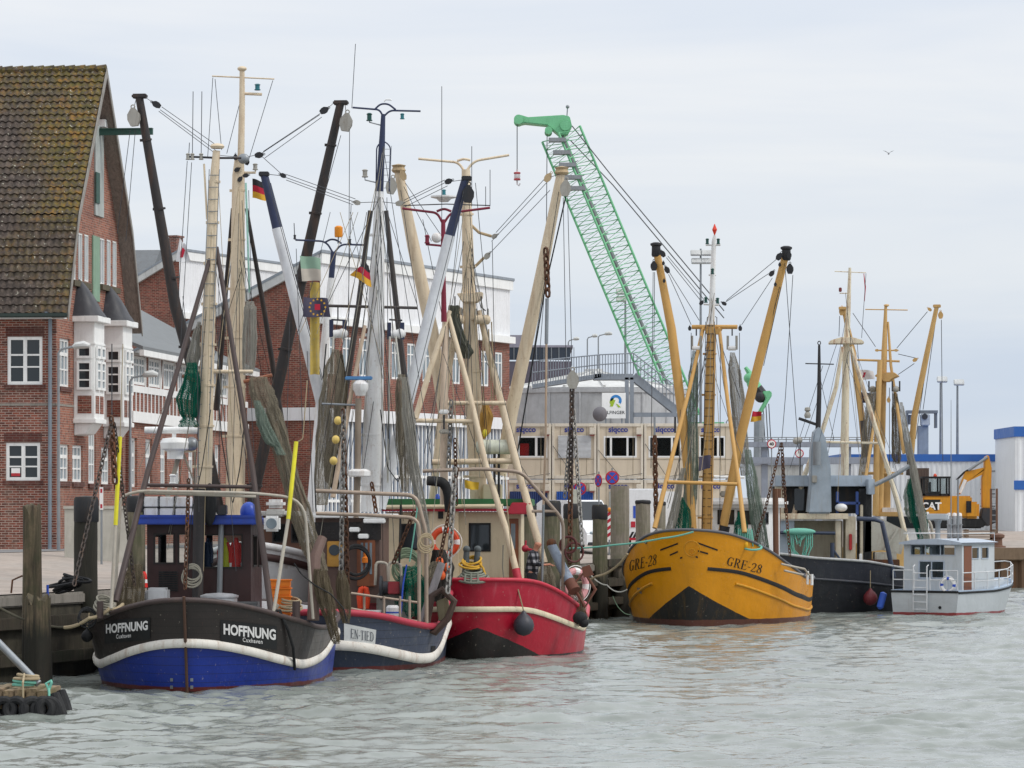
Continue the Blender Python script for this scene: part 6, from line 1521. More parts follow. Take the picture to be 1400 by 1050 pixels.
 navlight(c, 478, 330, ym, 5, 7); T(c, 'whip_aerial', 'wire', [(403, 328, ym), (402, 305, ym)], 1.2, 5); navlight(c, 403, 324, ym, 4, 6)
 T(c, 'ventilator', white_p, [(427, 742, ym - .3), (428, 730, ym - .3), (452, 732, ym - .3)], [13, 14, 13], 12, bend=.15)
 m = MB(); q = c.q(377, 706, 4.9); k = Ctx('life_raft', 'white life raft canister on the roof of the white hulled cutter', 'life raft', c.world(q), th)
 m.box(-.26, .26, -.25, .25, 0, .2); m.build('canister_shell', M('canister_grey', 'b9b9b4', .5), k.e, bevel=.05); m = MB(); m.box(-.24, .24, -.23, .23, .22, .46); m.build('canister_lid', white_p, k.e, bevel=.08)
 Yf = c.world(c.q(350, 240, yl)).y
 flag('small black red gold flag on the mast below the blue boom top', None, [(345, 271), (370, 275), (369, 250), (345, 245)], Yf, [f_black, f_red, f_gold], seed=1, amp=.07)
 flag('white pennant with red print flying left of the ladder mast', None, [(240, 358), (260, 357), (254, 335), (246, 326)], Yf - 6, [f_white], seed=2)
 kf = bpy.data.objects['flag.001']; fc = [W(*p, Yf - 6.06) - kf.location for p in ((246, 352), (250, 352), (253, 342), (250, 338), (247, 344))]; m = MB(); m.add(fc, [(0, 1, 2, 3, 4)]); m.build('red_print', f_red, kf)
 fg = flag('dark blue flag with ring of gold stars on the white mizzen pole', None, [(414, 433), (452, 434), (448, 408), (415, 406)], Yf - 5, [f_navy], seed=3, amp=.04)
 ctr = fg.at(434, 420, Yf - 5.12); m = MB()
 for i in range(12):
  a = R(30 * i); q = ctr + Vector((.2 * math.cos(a), 0, .2 * math.sin(a))); m = MB(); m.add([q + Vector((.035 * (1 if j % 2 == 0 else .45) * math.sin(R(36 * j)), 0, .035 * (1 if j % 2 == 0 else .45) * math.cos(R(36 * j)))) for j in range(10)], [tuple(range(10))]); m.build('gold_star', f_gold, fg.e)
 m = MB(); m.box(ctr.x - .07, ctr.x + .07, ctr.y - .01, ctr.y - .005, ctr.z - .07, ctr.z + .08); m.build('red_shield', f_red, fg.e)
 fg = flag('torn green and cream pennant with red lettering below the cross tree', None, [(413, 384), (439, 384), (438, 353), (410, 349)], Yf - 5.3, [M('pennant_green', '84a08c', .8, dirt_amt=0), M('pennant_cream', 'b5aca0', .8, dirt_amt=0)], seed=4, amp=.04)
 flag('faded yellow patterned signal flag hanging under the torn pennant', None, [(424, 512), (437, 512), (437, 386), (424, 386)], Yf - 4.8, [M('faded_yellow', 'b9a050', .8, var=.35, dirt='7f8a8f', dirt_amt=.6)], seed=5, amp=.03)
cutter_white()
def cutter_grey():
 th = .045; c = Ctx('fishing_cutter', 'grey blue cutter with red cap rail, white rub rail and brown wheelhouse', 'fishing boat', (W(440, 920, 89.0).x, 89.0, 0), th); e = c.e
 H = Hull(c, 12, 5.35, [(0, 1.5), (.06, 1.38), (.12, 1.2), (.2, 1.06), (.28, 1.05), (.4, 1.35), (.6, 1.75), (1, 1.9)], [(0, .7), (.06, .56), (.12, .4), (.2, .25), (.28, .24), (.4, .55), (.6, .95), (1, 1.1)], tb=.32, a=1.75, b=1.75, wl=.92, wa=1.6, wb=1.4, rake=.6, flare=.9, ts=.6)
 H.shell('hull', painted_hull('hull_steel_blue', '263044', [(0, 0, -1, .12, '5a1f1c'), (0, 0, -1, 0, '1c1a1a')], .4, '8a8478', .25), lambda t: -.5, H.zr, 6); H.shell('bulwark', [painted_hull('bulwark_steel_blue', '42495c', [], .45, '8f8a80', .3, plank=.2), white_p], H.zr, H.zs, 4, .09)
 H.rail('rub_rail', rust_w, H.zr, .125, flat=.5, off=.04); H.rail('cap_rail', M('cap_red', 'a83244', .55, dirt='5a2a2a', dirt_amt=.25), H.zs, .085); H.deck_plate(deck_m)
 H.panel('name_board', M('name_board_white', 'dfe0de', .5, dirt_amt=.08), [(470, 876), (512, 885), (514, 861), (470, 852)], 1, .014)
 H.letters('lettering', M('letter_grey', '4c525e', .5, dirt_amt=0), [(479, 872), (510, 877), (510, 864), (479, 859)], 1, serif_mesh('EN-TIED', 1), .026)
 for px, py in ((592, 889), (614, 879)):
  H.panel('scupper', 'black_rubber', [(px - 3, py + 7), (px + 3, py + 7), (px + 3, py - 6), (px - 3, py - 6)], 1, .012, 3)
 y0 = 4.2; x0, x1 = c.q(431, 760, y0).x, c.q(519, 760, y0).x; z1 = c.q(0, 708, y0).z
 cab = cabin(c, 'wheelhouse', M('house_brown', '5f4a42', .55, dirt='2f2624', dirt_amt=.35), x0, x1, y0, y0 + 3, .5, z1, front=[])
 m = MB(); m.box(x0 - .15, x1 + .25, y0 - .25, y0 + 3.2, z1, z1 + .1); m.build('wheelhouse_roof', 'white_paint', e, bevel=.02)
 m = MB(); a, b = c.q(430, 738, y0 - .04), c.q(521, 714, y0 - .04); m.box(a.x, b.x, y0 - .05, y0 - .003, a.z, b.z); m.build('window_band', M('smoked_band', '2b2726', .25), e)
 a, b = c.q(447, 775, y0 - .05), c.q(473, 740, y0 - .05); m = MB(); m.box(a.x, b.x, y0 - .06, y0 - .004, a.z, b.z); dr = m.build('ochre_door', M('door_ochre', 'b98a3e', .5), e, bevel=.02)
 m = MB(); q = c.q(457, 752, y0 - .07); m.lathe(q, [(.14, 0), (.14, .012)], 18, (0, -1, 0)); m.build('porthole', 'glass', dr)
 a, b = c.q(488, 802, y0 - .05), c.q(513, 738, y0 - .05); m = MB(); m.box(a.x, b.x, y0 - .06, y0 - .004, a.z, b.z); dr = m.build('wheelhouse_door', wood_v, e, bevel=.02)
 for px in (495, 501, 507): m = MB(); q0, q1 = c.q(px - 1.6, 785, y0 - .06), c.q(px + 1.6, 742, y0 - .06); m.box(q0.x, q1.x, y0 - .068, y0 - .061, q0.z, q1.z); m.build('door_pane', 'glass_pale', dr)
 q = c.q(499, 764, y0 - .12); k = Ctx('rescue_light', 'orange rescue light hanging on the brown wheelhouse door', 'lamp', c.world(q), 0); m = MB(); m.lathe((0, 0, -.1), [(.08, 0), (.08, .12), (.04, .16), (.04, .34), (.01, .36)], 12); m.build('lamp_body', orange, k.e)
 for px, py, w in ((485, 724, 14), (512, 712, 30), (497, 733, 14)): a = c.q(px, py, y0 - .3); m = MB(); m.box(a.x - w * .009, a.x + w * .009, y0 - .5, y0 - .06, a.z - .06, a.z + .06); m.build('lamp_housing', 'white_paint', e, bevel=.02)
 yl = 5.2
 T(c, 'main_mast', white_p, [(507, 700, yl), (511, 560, yl), (515, 400, yl), (519, 262, yl)], [28, 26, 22, 12], 14); T(c, 'mast_top', navy_p, [(519, 264, yl), (522, 200, yl), (524, 156, yl)], [11, 9, 6], 10)
 for pts in ([(524, 160, yl), (519, 150, yl), (482, 147, yl)], [(524, 160, yl), (533, 151, yl), (575, 152, yl)], [(512, 150, yl), (520, 142, yl), (531, 142, yl), (541, 150, yl)]): T(c, 'cross_tree', navy_p, pts, 2.6, 6, bend=.3)
 navlight(c, 505, 160, yl, 8, 11, 'nav_glass'); navlight(c, 550, 159, yl, 6, 8, MATS['lamp_teal']); navlight(c, 499, 237, yl, 8, 11, 'block_grey')
 for a, b in (((505, 167), (520, 171)), ((499, 246), (516, 250))): T(c, 'lamp_bracket', 'steel', [(a[0], a[1] - 4, yl), (*a, yl), (*b, yl)], 2, 6)
 T(c, 'mast_hoop', navy_p, [(514, 262, yl), (515, 200, yl), (524, 192, yl), (534, 200, yl), (532, 262, yl)], 2, 6, bend=.2); ladder(c, [(529, 262, yl), (531, 200, yl)], 9, 7, 'steel', 1)
 m = MB(); q = c.q(528, 137, yl); m.tube([q + Vector((-.06, 0, -.03)), q + Vector((0, 0, .02)), q + Vector((.14, 0, .0))], .02, 6); m.tube([q + Vector((.0, 0, .02)), q + Vector((.12, 0, .03))], .015, 5); m.build('wind_vane', 'white_paint', e)
 for pts in ([(506, 288, yl), (490, 420, yl + .6), (464, 590, yl + 1.4)], [(528, 288, yl), (543, 430, yl + .6), (568, 640, yl + 1.4)]): T(c, 'mast_stay', M('stay_grey', '4f4a48', .7, dirt_amt=.4), pts, [6, 8, 9], 8)
 for nv, wp, hd in (([(361, 238, yl), (379, 312, yl)], [(379, 312, yl), (420, 470, yl), (450, 590, yl), (474, 692, yl)], (361, 238)), ([(636, 246, yl), (615, 322, yl)], [(615, 322, yl), (570, 500, yl), (540, 615, yl), (520, 695, yl)], (638, 244))):
  T(c, 'boom_tip', navy_p, nv, [11, 14], 10); T(c, 'boom', M('boom_white', 'd5d7da', .45, dirt_amt=.12), wp, [15, 17, 17, 15], 12)
  q = c.q(*hd, yl); m = MB(); m.box(q.x - .13, q.x + .13, q.y - .12, q.y + .12, q.z - .06, q.z + .06); m.build('boom_head', 'block_black', e, bevel=.02)
 block(c, 640, 266, yl - .2, 26, 4, 'block_black'); block(c, 387, 240, yl, 10, -65); block(c, 488, 277, yl, 11, -80, 'block_grey'); block(c, 546, 278, yl, 12, 80, 'block_grey'); block(c, 613, 248, yl, 12, 70)
 for a, b in (((390, 238), (486, 272)), ((389, 242), (487, 277)), ((391, 246), (483, 280)), ((608, 246), (552, 274)), ((608, 250), (551, 278)), ((612, 254), (553, 283)), ((366, 245), (440, 520)), ((370, 250), (447, 540)), ((519, 270), (448, 416)), ((523, 270), (571, 419)), ((493, 277), (517, 276)), ((523, 276), (541, 278)), ((632, 246), (618, 248)), ((634, 262), (560, 560)), ((604, 118), (604, 300)), ((486, 60), (481, 148)), ((480, 280), (476, 420)), ((478, 420), (476, 440))): wire(c, [(*a, yl - .3), (*b, yl - .3)])
 for a, b in (((524, 200), (448, 660)), ((524, 200), (598, 680)), ((521, 290), (498, 540)), ((527, 290), (541, 520)), ((529, 270), (531, 600)), ((515, 300), (486, 520)), ((462, 430), (440, 640)), ((541, 430), (562, 660)), ((420, 480), (428, 700)), ((498, 560), (492, 640)), ((512, 540), (497, 640)), ((405, 340), (414, 600)), ((396, 440), (391, 640))): wire(c, [(*a, yl - .2), (*b, yl - .6)])
 lines(c, ((522, 200), (509, 560)), (430, 590, 600, 790), 14, yl - .4, 3); lines(c, ((370, 290), (640, 290)), (400, 600, 420, 640), 6, yl - .4, 5); collars(c, ((518, 280, yl), (507, 690, yl)), (14, 27), 6, white_p)
 T(c, 'spreader', 'stay_grey', [(446, 418, yl), (571, 421, yl)], 4, 8); T(c, 'spreader', 'wire', [(448, 416, yl), (428, 440, yl)], 1.2, 6)
 for px in (462, 541):
  for d in (-9, 9): a = c.q(px + d, 461 if px == 462 else 464, yl - .3); b = c.q(px + d, 437 if px == 462 else 441, yl - .3); m = MB(); m.bar(a, b, .1, .12); m.build('fork_plate', navy_p, e)
  m = MB(); a, b = c.q(px - 6, 457, yl - .3), c.q(px + 7, 456, yl - .3); m.tube([a, b], .11, 12); m.ell(b, .13, .13, .14); m.build('net_roller', white_p, e); T(c, 'fork_link', 'dark_steel', [(px, 420, yl - .3), (px, 437, yl - .3)], 2, 6)
  T(c, 'fork_link', 'dark_steel', [(px - 9, 437, yl - .3), (px + 9, 438, yl - .3)], 2.4, 6)
 for a, b in (((456, 460), (454, 490)), ((533, 460), (530, 660)), ((541, 460), (548, 520))): T(c, 'hoist_rope', 'rope_white', [(*a, yl - .4), (*b, yl - .4)], 3, 6)
 T(c, 'derrick', M('derrick_beige', 'b9a48e', .6), [(499, 445, 4.4), (480, 540, 4.2), (455, 680, 3.6)], [5, 6, 7], 8)
 T(c, 'radar_post', M('post_brown', '877a6c', .6), [(490, 545, 4.0), (489, 640, 4.0), (487, 708, 4.0)], 9, 8); T(c, 'post_arm', 'steel', [(440, 552, 4), (492, 554, 4)], 3)
 a, b = c.q(472, 519.5, 4), c.q(509, 514.5, 4); m = MB(); m.box(a.x, b.x, 3.9, 4.1, a.z, b.z); m.build('radar_bar', M('radar_blue', '4d7fae', .4, dirt_amt=0), e, bevel=.02)
 m = MB(); q = c.q(493, 541, 4); m.lathe(q, [(.12, 0), (.16, .1), (.2, .16), (.2, .3), (.14, .38), (.08, .4), (.08, .47)], 16); m.build('radar_gearbox', white_p, e)
 m = MB(); q = c.q(491, 652, 3.9); m.lathe(q, [(.26, 0), (.3, .03), (.3, .14), (.2, .2)], 14); m.build('lamp_platform', white_p, e)
 T(c, 'bow_arch', M('arch_pipe', 'a39282', .5, .2, dirt_amt=.25), [(432, 671, 2.4), (500, 674, 2.4), (569, 677, 2.4), (583, 730, 2.4), (583, 860, 2.4)], 5.6, 10, bend=.25); T(c, 'bow_arch', 'arch_pipe', [(432, 702, 2.2), (500, 704, 2.2), (573, 708, 2.2), (573, 865, 2.2)], 5, 8, bend=.3)
 for a, b in (((480, 811), (572, 824)), ((480, 832), (572, 850))): T(c, 'guard_rail', 'arch_pipe', [(*a, 1.9), (*b, 2.4)], 3.5, 8)
 for px in (498, 525, 547, 560): T(c, 'guard_post', 'arch_pipe', [(px, 815, 2.1), (px, 862, 2.1)], 3.5, 8)
 for a in (513, 531): T(c, 'hoop', pipe_w, [(a, 800, 3.2), (a + 1, 768, 3.2), (a + 17, 770, 3.2), (a + 18, 800, 3.2)], 4, 8, bend=.12)
 chainp(c, (470, 560, 2.8), (466, 790, 2.6), 'grey_chain', .2, .026); chainp(c, (469, 560, 2.8), (475, 800, 2.8), 'rust_chain', .2, .03); chainp(c, (566, 700, 2.6), (538, 770, 3.0), 'rust_chain', .16, .024); chainp(c, (508, 660, 4.4), (514, 700, 4.4), 'rust_chain', .16, .024)
 chainp(c, (622, 640, 3.4), (612, 810, 2.6), 'grey_chain', .2, .03); chainp(c, (626, 640, 3.4), (600, 770, 3.2), 'rust_chain', .15, .02)
 m = MB(); a, b = c.q(551, 727, 3.2), c.q(535, 690, 3.2); wire(c, [(548, 690, 3), (546, 770, 3)], 'tackle', w=3, mat='black_rubber')
 a, b = c.q(531, 812, 3.0), c.q(547, 795, 3.0); m = MB(); m.box(a.x, b.x, 2.8, 3.1, a.z, b.z); m.build('winch_guard', M('winch_red', '8f2c34', .6), e, bevel=.02)
 m = MB(); a, b = c.q(515, 838, 3.2), c.q(560, 790, 3.2); m.box(a.x, b.x, 3.1, 3.9, .9, a.z + .5); m.build('winch_base', M('winch_grey', '7d7c76', .6, dirt_amt=.4), e, bevel=.04); m = MB(); q = (a + b) / 2; m.lathe(Vector((a.x + .1, 3.0, q.z + .2)), [(.3, 0), (.3, .06), (.16, .08), (.16, .5), (.3, .52), (.3, .58)], 16, (1, 0, 0)); m.build('winch_drum', 'dark_steel', e)
 m = MB(); q = c.q(607, 830, 3.0); pts = [c.q(582, 862, 2.8), c.q(590, 815, 2.8), c.q(604, 806, 2.8), c.q(621, 822, 2.8), c.q(612, 846, 2.8), c.q(594, 865, 2.8)]; m.tube(pts, .09, 8, closed=True); m.build('trawl_shoe', M('shoe_rust', '4a3a34', .8, dirt_amt=.5), e)
 m = MB(); m.prism([c.q(x, y, 3.0) for x, y in ((596, 822), (612, 816), (616, 846), (600, 850))], (0, .2, 0)); m.build('trawl_shoe_plate', M('plate_olive', '77705a', .8, dirt_amt=.5), e, bevel=.02)
 m = MB(); m.tube([c.q(577, 850, 2.9), c.q(590, 810, 2.9), c.q(604, 770, 3.1)], .1, 10); m.build('trawl_beam', M('beam_grey', '8d8788', .6, dirt_amt=.4), e)
 k = Ctx('fish_box', 'blue fish box with white lid behind the white name board', 'box', c.world(c.q(506, 856, 2.9)), th); m = MB(); m.box(-.26, .26, -.2, .2, 0, .34); m.build('box_shell', cargo_blue, k.e, bevel=.02); m = MB(); m.box(-.28, .28, -.22, .22, .34, .4); m.build('lid', white_p, k.e, bevel=.01)
 k = Ctx('fish_box', 'open blue fish box left of the lidded blue box on the grey cutter', 'box', c.world(c.q(488, 852, 2.7)), th); m = MB(); m.box(-.2, .2, -.2, .2, 0, .04); m.box(-.2, -.17, -.2, .2, .04, .3); m.box(.17, .2, -.2, .2, .04, .3); m.box(-.17, .17, -.2, -.17, .04, .3); m.box(-.17, .17, .17, .2, .04, .3); m.build('box_shell', cargo_blue, k.e)
 k = Ctx('plastic_drum', 'white plastic drum with blue bands on the deck of the grey cutter', 'drum', c.world(c.q(537, 858, 2.7)), 0); m = MB(); m.lathe((0, 0, 0), [(.16, 0), (.17, .03), (.17, .5), (.14, .54), (.12, .56)], 16); m.build('drum_body', white_p, k.e)
 for z in (.14, .36): m = MB(); m.lathe((0, 0, z), [(.172, 0), (.174, .04)], 16); m.build('blue_band', cargo_blue, k.e)
 k = Ctx('life_jacket', 'red orange life jacket hanging on the rail of the grey cutter', 'life jacket', c.world(c.q(497, 832, 3.3)), 0)
 for s in (-1, 1): m = MB(); m.tube([(s * .08, 0, 0), (s * .1, 0, .3), (s * .06, 0, .5), (0, 0, .53)], [.07, .08, .07, .05], 10); m.build('jacket_panel', M('jacket_orange', 'd8441e', .7), k.e)
 Y = 93.5
 for i, (px, py) in enumerate(((462, 575), (459, 601), (456, 630))):
  q = W(px, py, 92.6); k = Ctx('float', f"{('topmost', 'middle', 'lowest')[i]} of three pale yellow floats hanging beside the chains", 'float', q, 0, 'yellow floats on the grey cutter'); m = MB(); m.ell((0, 0, 0), .1, .1, .11); m.build('float_body', M('float_yellow', 'd8bc6a', .5), k.e)
 net_bundle('tall grey brown trawl net hanging under the left navy fork', [(458, 478, 8), (457, 505, 22), (455, 540, 28), (449, 600, 26), (443, 650, 20), (440, 690, 14)], Y, 'net_grey', 7, seed=11)
 net_bundle('narrow brown net strand hanging just right of the tall grey net', [(464, 480, 6), (466, 530, 14), (463, 580, 13), (460, 620, 8)], Y + .4, 'net_brown', 5, seed=12)
 net_bundle('black netting bunched below the yellow floats', [(454, 598, 8), (453, 625, 18), (455, 655, 18), (458, 668, 10)], Y + .6, M('net_dark', '23231f', .9), 5, seed=13)
 net_bundle('long grey net hanging under the right navy fork, left half', [(549, 512, 9), (550, 540, 16), (552, 600, 18), (553, 640, 12), (554, 672, 9)], Y, 'net_grey', 6, seed=14)
 net_bundle('long pale net running down beside the right fork net to the bow arch', [(553, 516, 8), (558, 570, 14), (565, 630, 12), (575, 690, 12), (586, 740, 10)], Y - .5, 'net_pale', 5, seed=15)
 net_bundle('dark green rope and net pile on the deck below the chains', [(560, 775, 20), (562, 800, 34), (560, 825, 40), (560, 842, 34)], 92.2, 'net_green', 7, seed=16)
 net_bundle('brown net draped on the trawl beam at the right end of the grey cutter', [(596, 768, 10), (588, 795, 18), (580, 830, 20), (576, 858, 12)], 92.6, 'net_grey', 5, seed=17)
 fgY = c.world(c.q(495, 370, yl)).y - .5
 flag('wind twisted black red gold flag in front of the white mast', None, [(478, 376), (508, 392), (504, 362), (498, 358)], fgY, [f_black, f_red, f_gold], seed=6, amp=.08)
cutter_grey()
def deck_clutter():
 """loose gear lying and hanging about on the three nearest cutters"""
 def coil(label, px, py, Y, r, mat, n=4, tilt=(0, -.2, 1)):
  k = Ctx('rope_coil', label, 'rope', W(px, py, Y))
  for i in range(n): m = MB(); m.torus((.02 * (i % 2), .01 * i, i * r * .2), (tilt[0] + .12 * math.sin(i * 2.1), tilt[1], tilt[2]), r * (1 - .06 * i), r * .1, 22, 6); m.build('rope_strand', mat, k.e)
 coil('tan rope coiled by the brown bitt at the right bow of the blue cutter', 397, 832, 83, .26, 'rope_tan', 5); coil('grey rope coiled on the left bow of the blue cutter', 143, 832, 81.2, .24, 'rope_grey', 5, (.3, -.5, 1)); coil('black hose looped over the left rail of the blue cutter', 119, 846, 81, .2, 'black_rubber', 3, (.2, -1, .3))
 coil('green grey rope looped high behind the steel hoops of the grey cutter', 556, 780, 93, .36, 'rope_sage2', 5, (.1, -1, .25)); coil('thick black hose hanging beside the ochre door', 486, 770, 92.6, .4, 'black_rubber', 2, (.5, -1, 0)); coil('tan rope hank hung on the bow arch of the grey cutter', 582, 745, 91, .2, 'rope_tan', 4, (.2, -1, .1)); coil('grey rope hank on the foremast foot of the blue cutter', 262, 790, 83, .22, 'rope_grey', 4, (.1, -1, .2))
 def line(label, pts, w, mat, Y, name='loose_line'):
  P = [W(*p, Y) for p in pts]; k = Ctx(name, label, 'rope', P[0]); m = MB(); Q = []
  for a, b in zip(P[:-1], P[1:]):
   for i in range(8): Q.append(a.lerp(b, i / 8) - P[0])
  Q.append(P[-1] - P[0]); S = [Q[0]] + [(Q[i - 1] + Q[i] * 2 + Q[i + 1]) / 4 for i in range(1, len(Q) - 1)] + [Q[-1]]; m.tube(S, w * .5 * Y / FPX, 5); m.build('strand', mat, k.e)
 line('black cable hanging down the white mizzen pole', [(446, 470), (438, 560), (430, 650), (432, 700), (445, 735)], 2, 'black_rubber', 95.5); line('black line looping from the ladder mast to the cream main mast', [(297, 520), (303, 600), (313, 660), (318, 690), (328, 640), (336, 560)], 1.6, 'black_rubber', 84.5)
 line('tan tackle rope hanging right of the black boom', [(420, 520), (414, 600), (407, 604)], 1.6, 'rope_tan', 84); line('pale line from the yellow pole up to the white bay', [(164, 598), (166, 540), (168, 470)], 1.2, 'rope_tan', 81.2); line('blue cord hanging on the bow arch of the grey cutter', [(556, 772), (551, 800), (548, 840), (541, 852)], 2.4, cargo_blue, 91.2)
 line('pale green cord slanting down behind the bow arch of the grey cutter', [(571, 690), (566, 730), (560, 768)], 2, 'rope_teal', 92); line('black hose sagging in front of the brown gallows post', [(402, 770), (412, 785), (430, 800), (452, 812), (470, 832), (474, 850)], 2, 'black_rubber', 82); line('thin black cable looping on the white boom of the grey cutter', [(520, 560), (530, 640), (545, 660), (552, 620)], 1.4, 'black_rubber', 93.6)
 line('brown rope hanging from the bow arch of the red cutter', [(690, 648), (694, 700), (700, 760)], 1.6, 'rope_tan', 98); line('grey hose draped over the red bulwark beside the frame foot', [(688, 745), (687, 775), (690, 800)], 2, 'rope_grey', 98.4); line('dark net line trailing from the ladder mast to the bow post', [(288, 560), (276, 640), (262, 700), (256, 800)], 1.4, 'black_rubber', 83)
 for i, (px, py, Y, w, h, mt, lab) in enumerate(((415, 846, 83.4, .16, .45, brown_p, 'brown bitt'), (520, 830, 92.8, .5, .5, 'winch_grey', 'grey winch casing'), )): pass
 def crate(label, px, py, Y, w, d, h, mat):
  k = Ctx('fish_crate', label, 'crate', W(px, py, Y), .1); m = MB(); m.box(-w, w, -d, d, 0, .03); m.box(-w, w, -d, -d + .03, .03, h); m.box(-w, w, d - .03, d, .03, h); m.box(-w, -w + .03, -d + .03, d - .03, .03, h); m.box(w - .03, w, -d + .03, d - .03, .03, h); m.box(-w - .02, w + .02, -d - .02, -d, h - .05, h); m.build('crate_shell', mat, k.e, bevel=.01)
 crate('grey crate on the deck right of the steel pot', 338, 838, 83.6, .26, .2, .26, M('crate_grey', '6f7274', .7)); crate('green crate behind the steel hoops of the grey cutter', 545, 835, 93.2, .28, .22, .3, M('crate_green', '2f6b58', .7)); crate('dark red crate on the deck of the grey cutter by the wheelhouse door', 512, 838, 93, .24, .2, .26, M('crate_maroon', '7a2a30', .7))
rope_mat('rope_sage2', '7a8a70')
deck_clutter()
def cutter_red():
 th = .03; c = Ctx('fishing_cutter', 'red cutter with cream wheelhouse, cream masts and cream rubbing strip', 'fishing boat', (W(652, 900, 96.5).x, 96.5, 0), th); e = c.e
 H = Hull(c, 15, 5.7, [(0, 2.12), (.05, 2.1), (.1, 1.85), (.18, 1.42), (.28, 1.05), (.4, .98), (.7, 1.2), (1, 1.5)], [(0, 1.34), (.05, 1.33), (.1, 1.12), (.18, .85), (.28, .68), (.36, .82), (.7, 1.0), (1, 1.1)], tb=.3, a=1.9, b=1.75, wl=.93, wa=1.6, wb=1.5, rake=.6, flare=.8, ts=.6)
 hm = painted_hull('hull_red', 'b01a32', [(-.30, -.20, -1, .90, '231f1d'), (0, 0, -1, .06, '1f1a18')], .35, '5a2a2a', .3)
 H.shell('hull', hm, lambda t: -.5, H.zr, 10); H.shell('bulwark', [painted_hull('bulwark_red', 'b41e38', [], .35, 'd89aa0', .22), M('inside_cream', 'cfc2a2', .6)], H.zr, H.zs, 6, .09)
 H.rail('rub_strip', M('strip_cream', 'd8ccb0', .5, dirt_amt=.2), H.zr, .075, flat=.35, off=.015); H.rail('cap_rail', M('cap_bright_red', 'b8263c', .4), H.zs, .06); H.deck_plate(deck_m)
 lm = M('letter_cream', 'd8d0b8', .5, dirt_amt=.1)
 wh = M('wheelhouse_cream', 'd2c4a6', .5, var=.06, dirt='9a8660', dirt_amt=.22); y0 = 3.6
 x0, x1 = c.q(528, 800, y0).x, c.q(712, 800, y0).x; z1 = c.q(0, 700, y0).z; y1 = y0 + 3.4
 cabin(c, 'wheelhouse', wh, x0, x1, y0, y1, .7, z1, front=[(641, 671, 715, 754), (548, 573, 716, 752)], glass='glass', fw=.05, frame='black_rubber')
 m = MB(); a, b = c.q(586, 800, y0 - .25), c.q(627, 693, y0 - .25); m.box(a.x, b.x, y0 - .25, y0 - .003, a.z - .3, b.z); m.build('front_casing', wh, e, bevel=.02)
 a, b = c.q(696, 805, y0 - .02), c.q(709, 709, y0 - .02); m = MB(); m.box(a.x, b.x, y0 - .03, y0 - .004, a.z, b.z); dr = m.build('wheelhouse_door', wood_v, e, bevel=.01)
 a, b = c.q(698.5, 750, y0 - .03), c.q(704.5, 716, y0 - .03); m = MB(); m.box(a.x, b.x, y0 - .04, y0 - .031, a.z, b.z); m.build('door_pane', 'glass_pale', dr)
 redp = M('trim_red', 'b02a3c', .45, dirt_amt=.12); grn = M('roof_green', '2f6b3e', .6, dirt_amt=.25)
 zz = lambda py: c.q(0, py, y0 - .3).z; xx = lambda px: c.q(px, 700, y0 - .3).x
 m = MB(); m.box(x0 - .1, x1 + .1, y0 - .32, y1, zz(699), zz(695.5)); m.build('red_fascia', redp, e)
 m = MB(); m.tube([(x0 - .1, y0 - .34, zz(693.5)), (xx(688), y0 - .34, zz(692))], .06, 8); m.build('eave_tube', wh, e)
 m = MB(); m.prism([(xx(692), y0 - .5, zz(703)), (xx(726), y0 - .5, zz(703)), (xx(726), y0 - .5, zz(687)), (xx(700), y0 - .5, zz(687))], (0, 1.2, 0)); m.build('wing_board', redp, e, bevel=.02)
 m = MB(); m.box(x0 - .1, x1 + .3, y0 - .2, y1, zz(692), zz(682)); m.build('wheelhouse_roof', grn, e, bevel=.02)
 m = MB(); a, b = c.q(660, 692, y0 + .3), c.q(686, 662, y0 + .3); m.box(a.x, b.x, y0 + .2, y0 + .9, a.z, b.z); m.build('roof_box', wh, e, bevel=.03)
 T(c, 'exhaust_elbow', 'black_rubber', [(614, 700, 2.5), (613, 675, 2.5), (607, 659, 2.5), (584, 657, 2.4)], [12, 13, 14, 13], 14, bend=.25)
 m = MB(); a, b = c.q(611, 710, y0 - .27), c.q(608, 706, y0 - .27); q = c.q(603, 702, y0 - .28); m.box(q.x - .08, q.x + .06, y0 - .3, y0 - .251, q.z - .14, q.z + .08); m.build('vent_slot', 'black_rubber', e)
 q = c.q(598, 690, y0 - .1); m = MB(); m.ell(c.q(598, 683, y0 - .1), .08, .08, .16); m.build('blue_bottle', cargo_blue, e)
 yl = 4.4
 T(c, 'main_mast', cream_p, [(655, 690, yl), (648, 560, yl), (641, 400, yl), (637, 232, yl)], [24, 23, 18, 12], 14); T(c, 'gallows_post', M('post_pinkish', 'cdb9a4', .55, dirt_amt=.25), [(607, 690, 2.8), (607, 560, 2.8), (609, 440, 2.9)], [11, 11, 9], 12)
 for pts in ([(615, 425, 2.9), (588, 505, 2.6), (568, 572, 2.4)], [(613, 430, 2.9), (640, 530, 2.6), (664, 635, 2.2), (692, 725, 1.8), (708, 790, 1.6)]): T(c, 'frame_leg', cream_p, pts, [6, 8, 8, 9][:len(pts)], 8)
 T(c, 'frame_leg_foot', redp, [(705, 778, 1.65), (710, 800, 1.55)], 11.5, 8)
 T(c, 'frame_bar', cream_p, [(568, 575, 2.4), (648, 576, 2.5)], 6, 8); T(c, 'frame_bar', cream_p, [(612, 551, 3.4), (692, 551, 3.6)], 6, 8); T(c, 'frame_bar', cream_p, [(590, 632, 3.4), (702, 630, 3.6)], 8, 8)
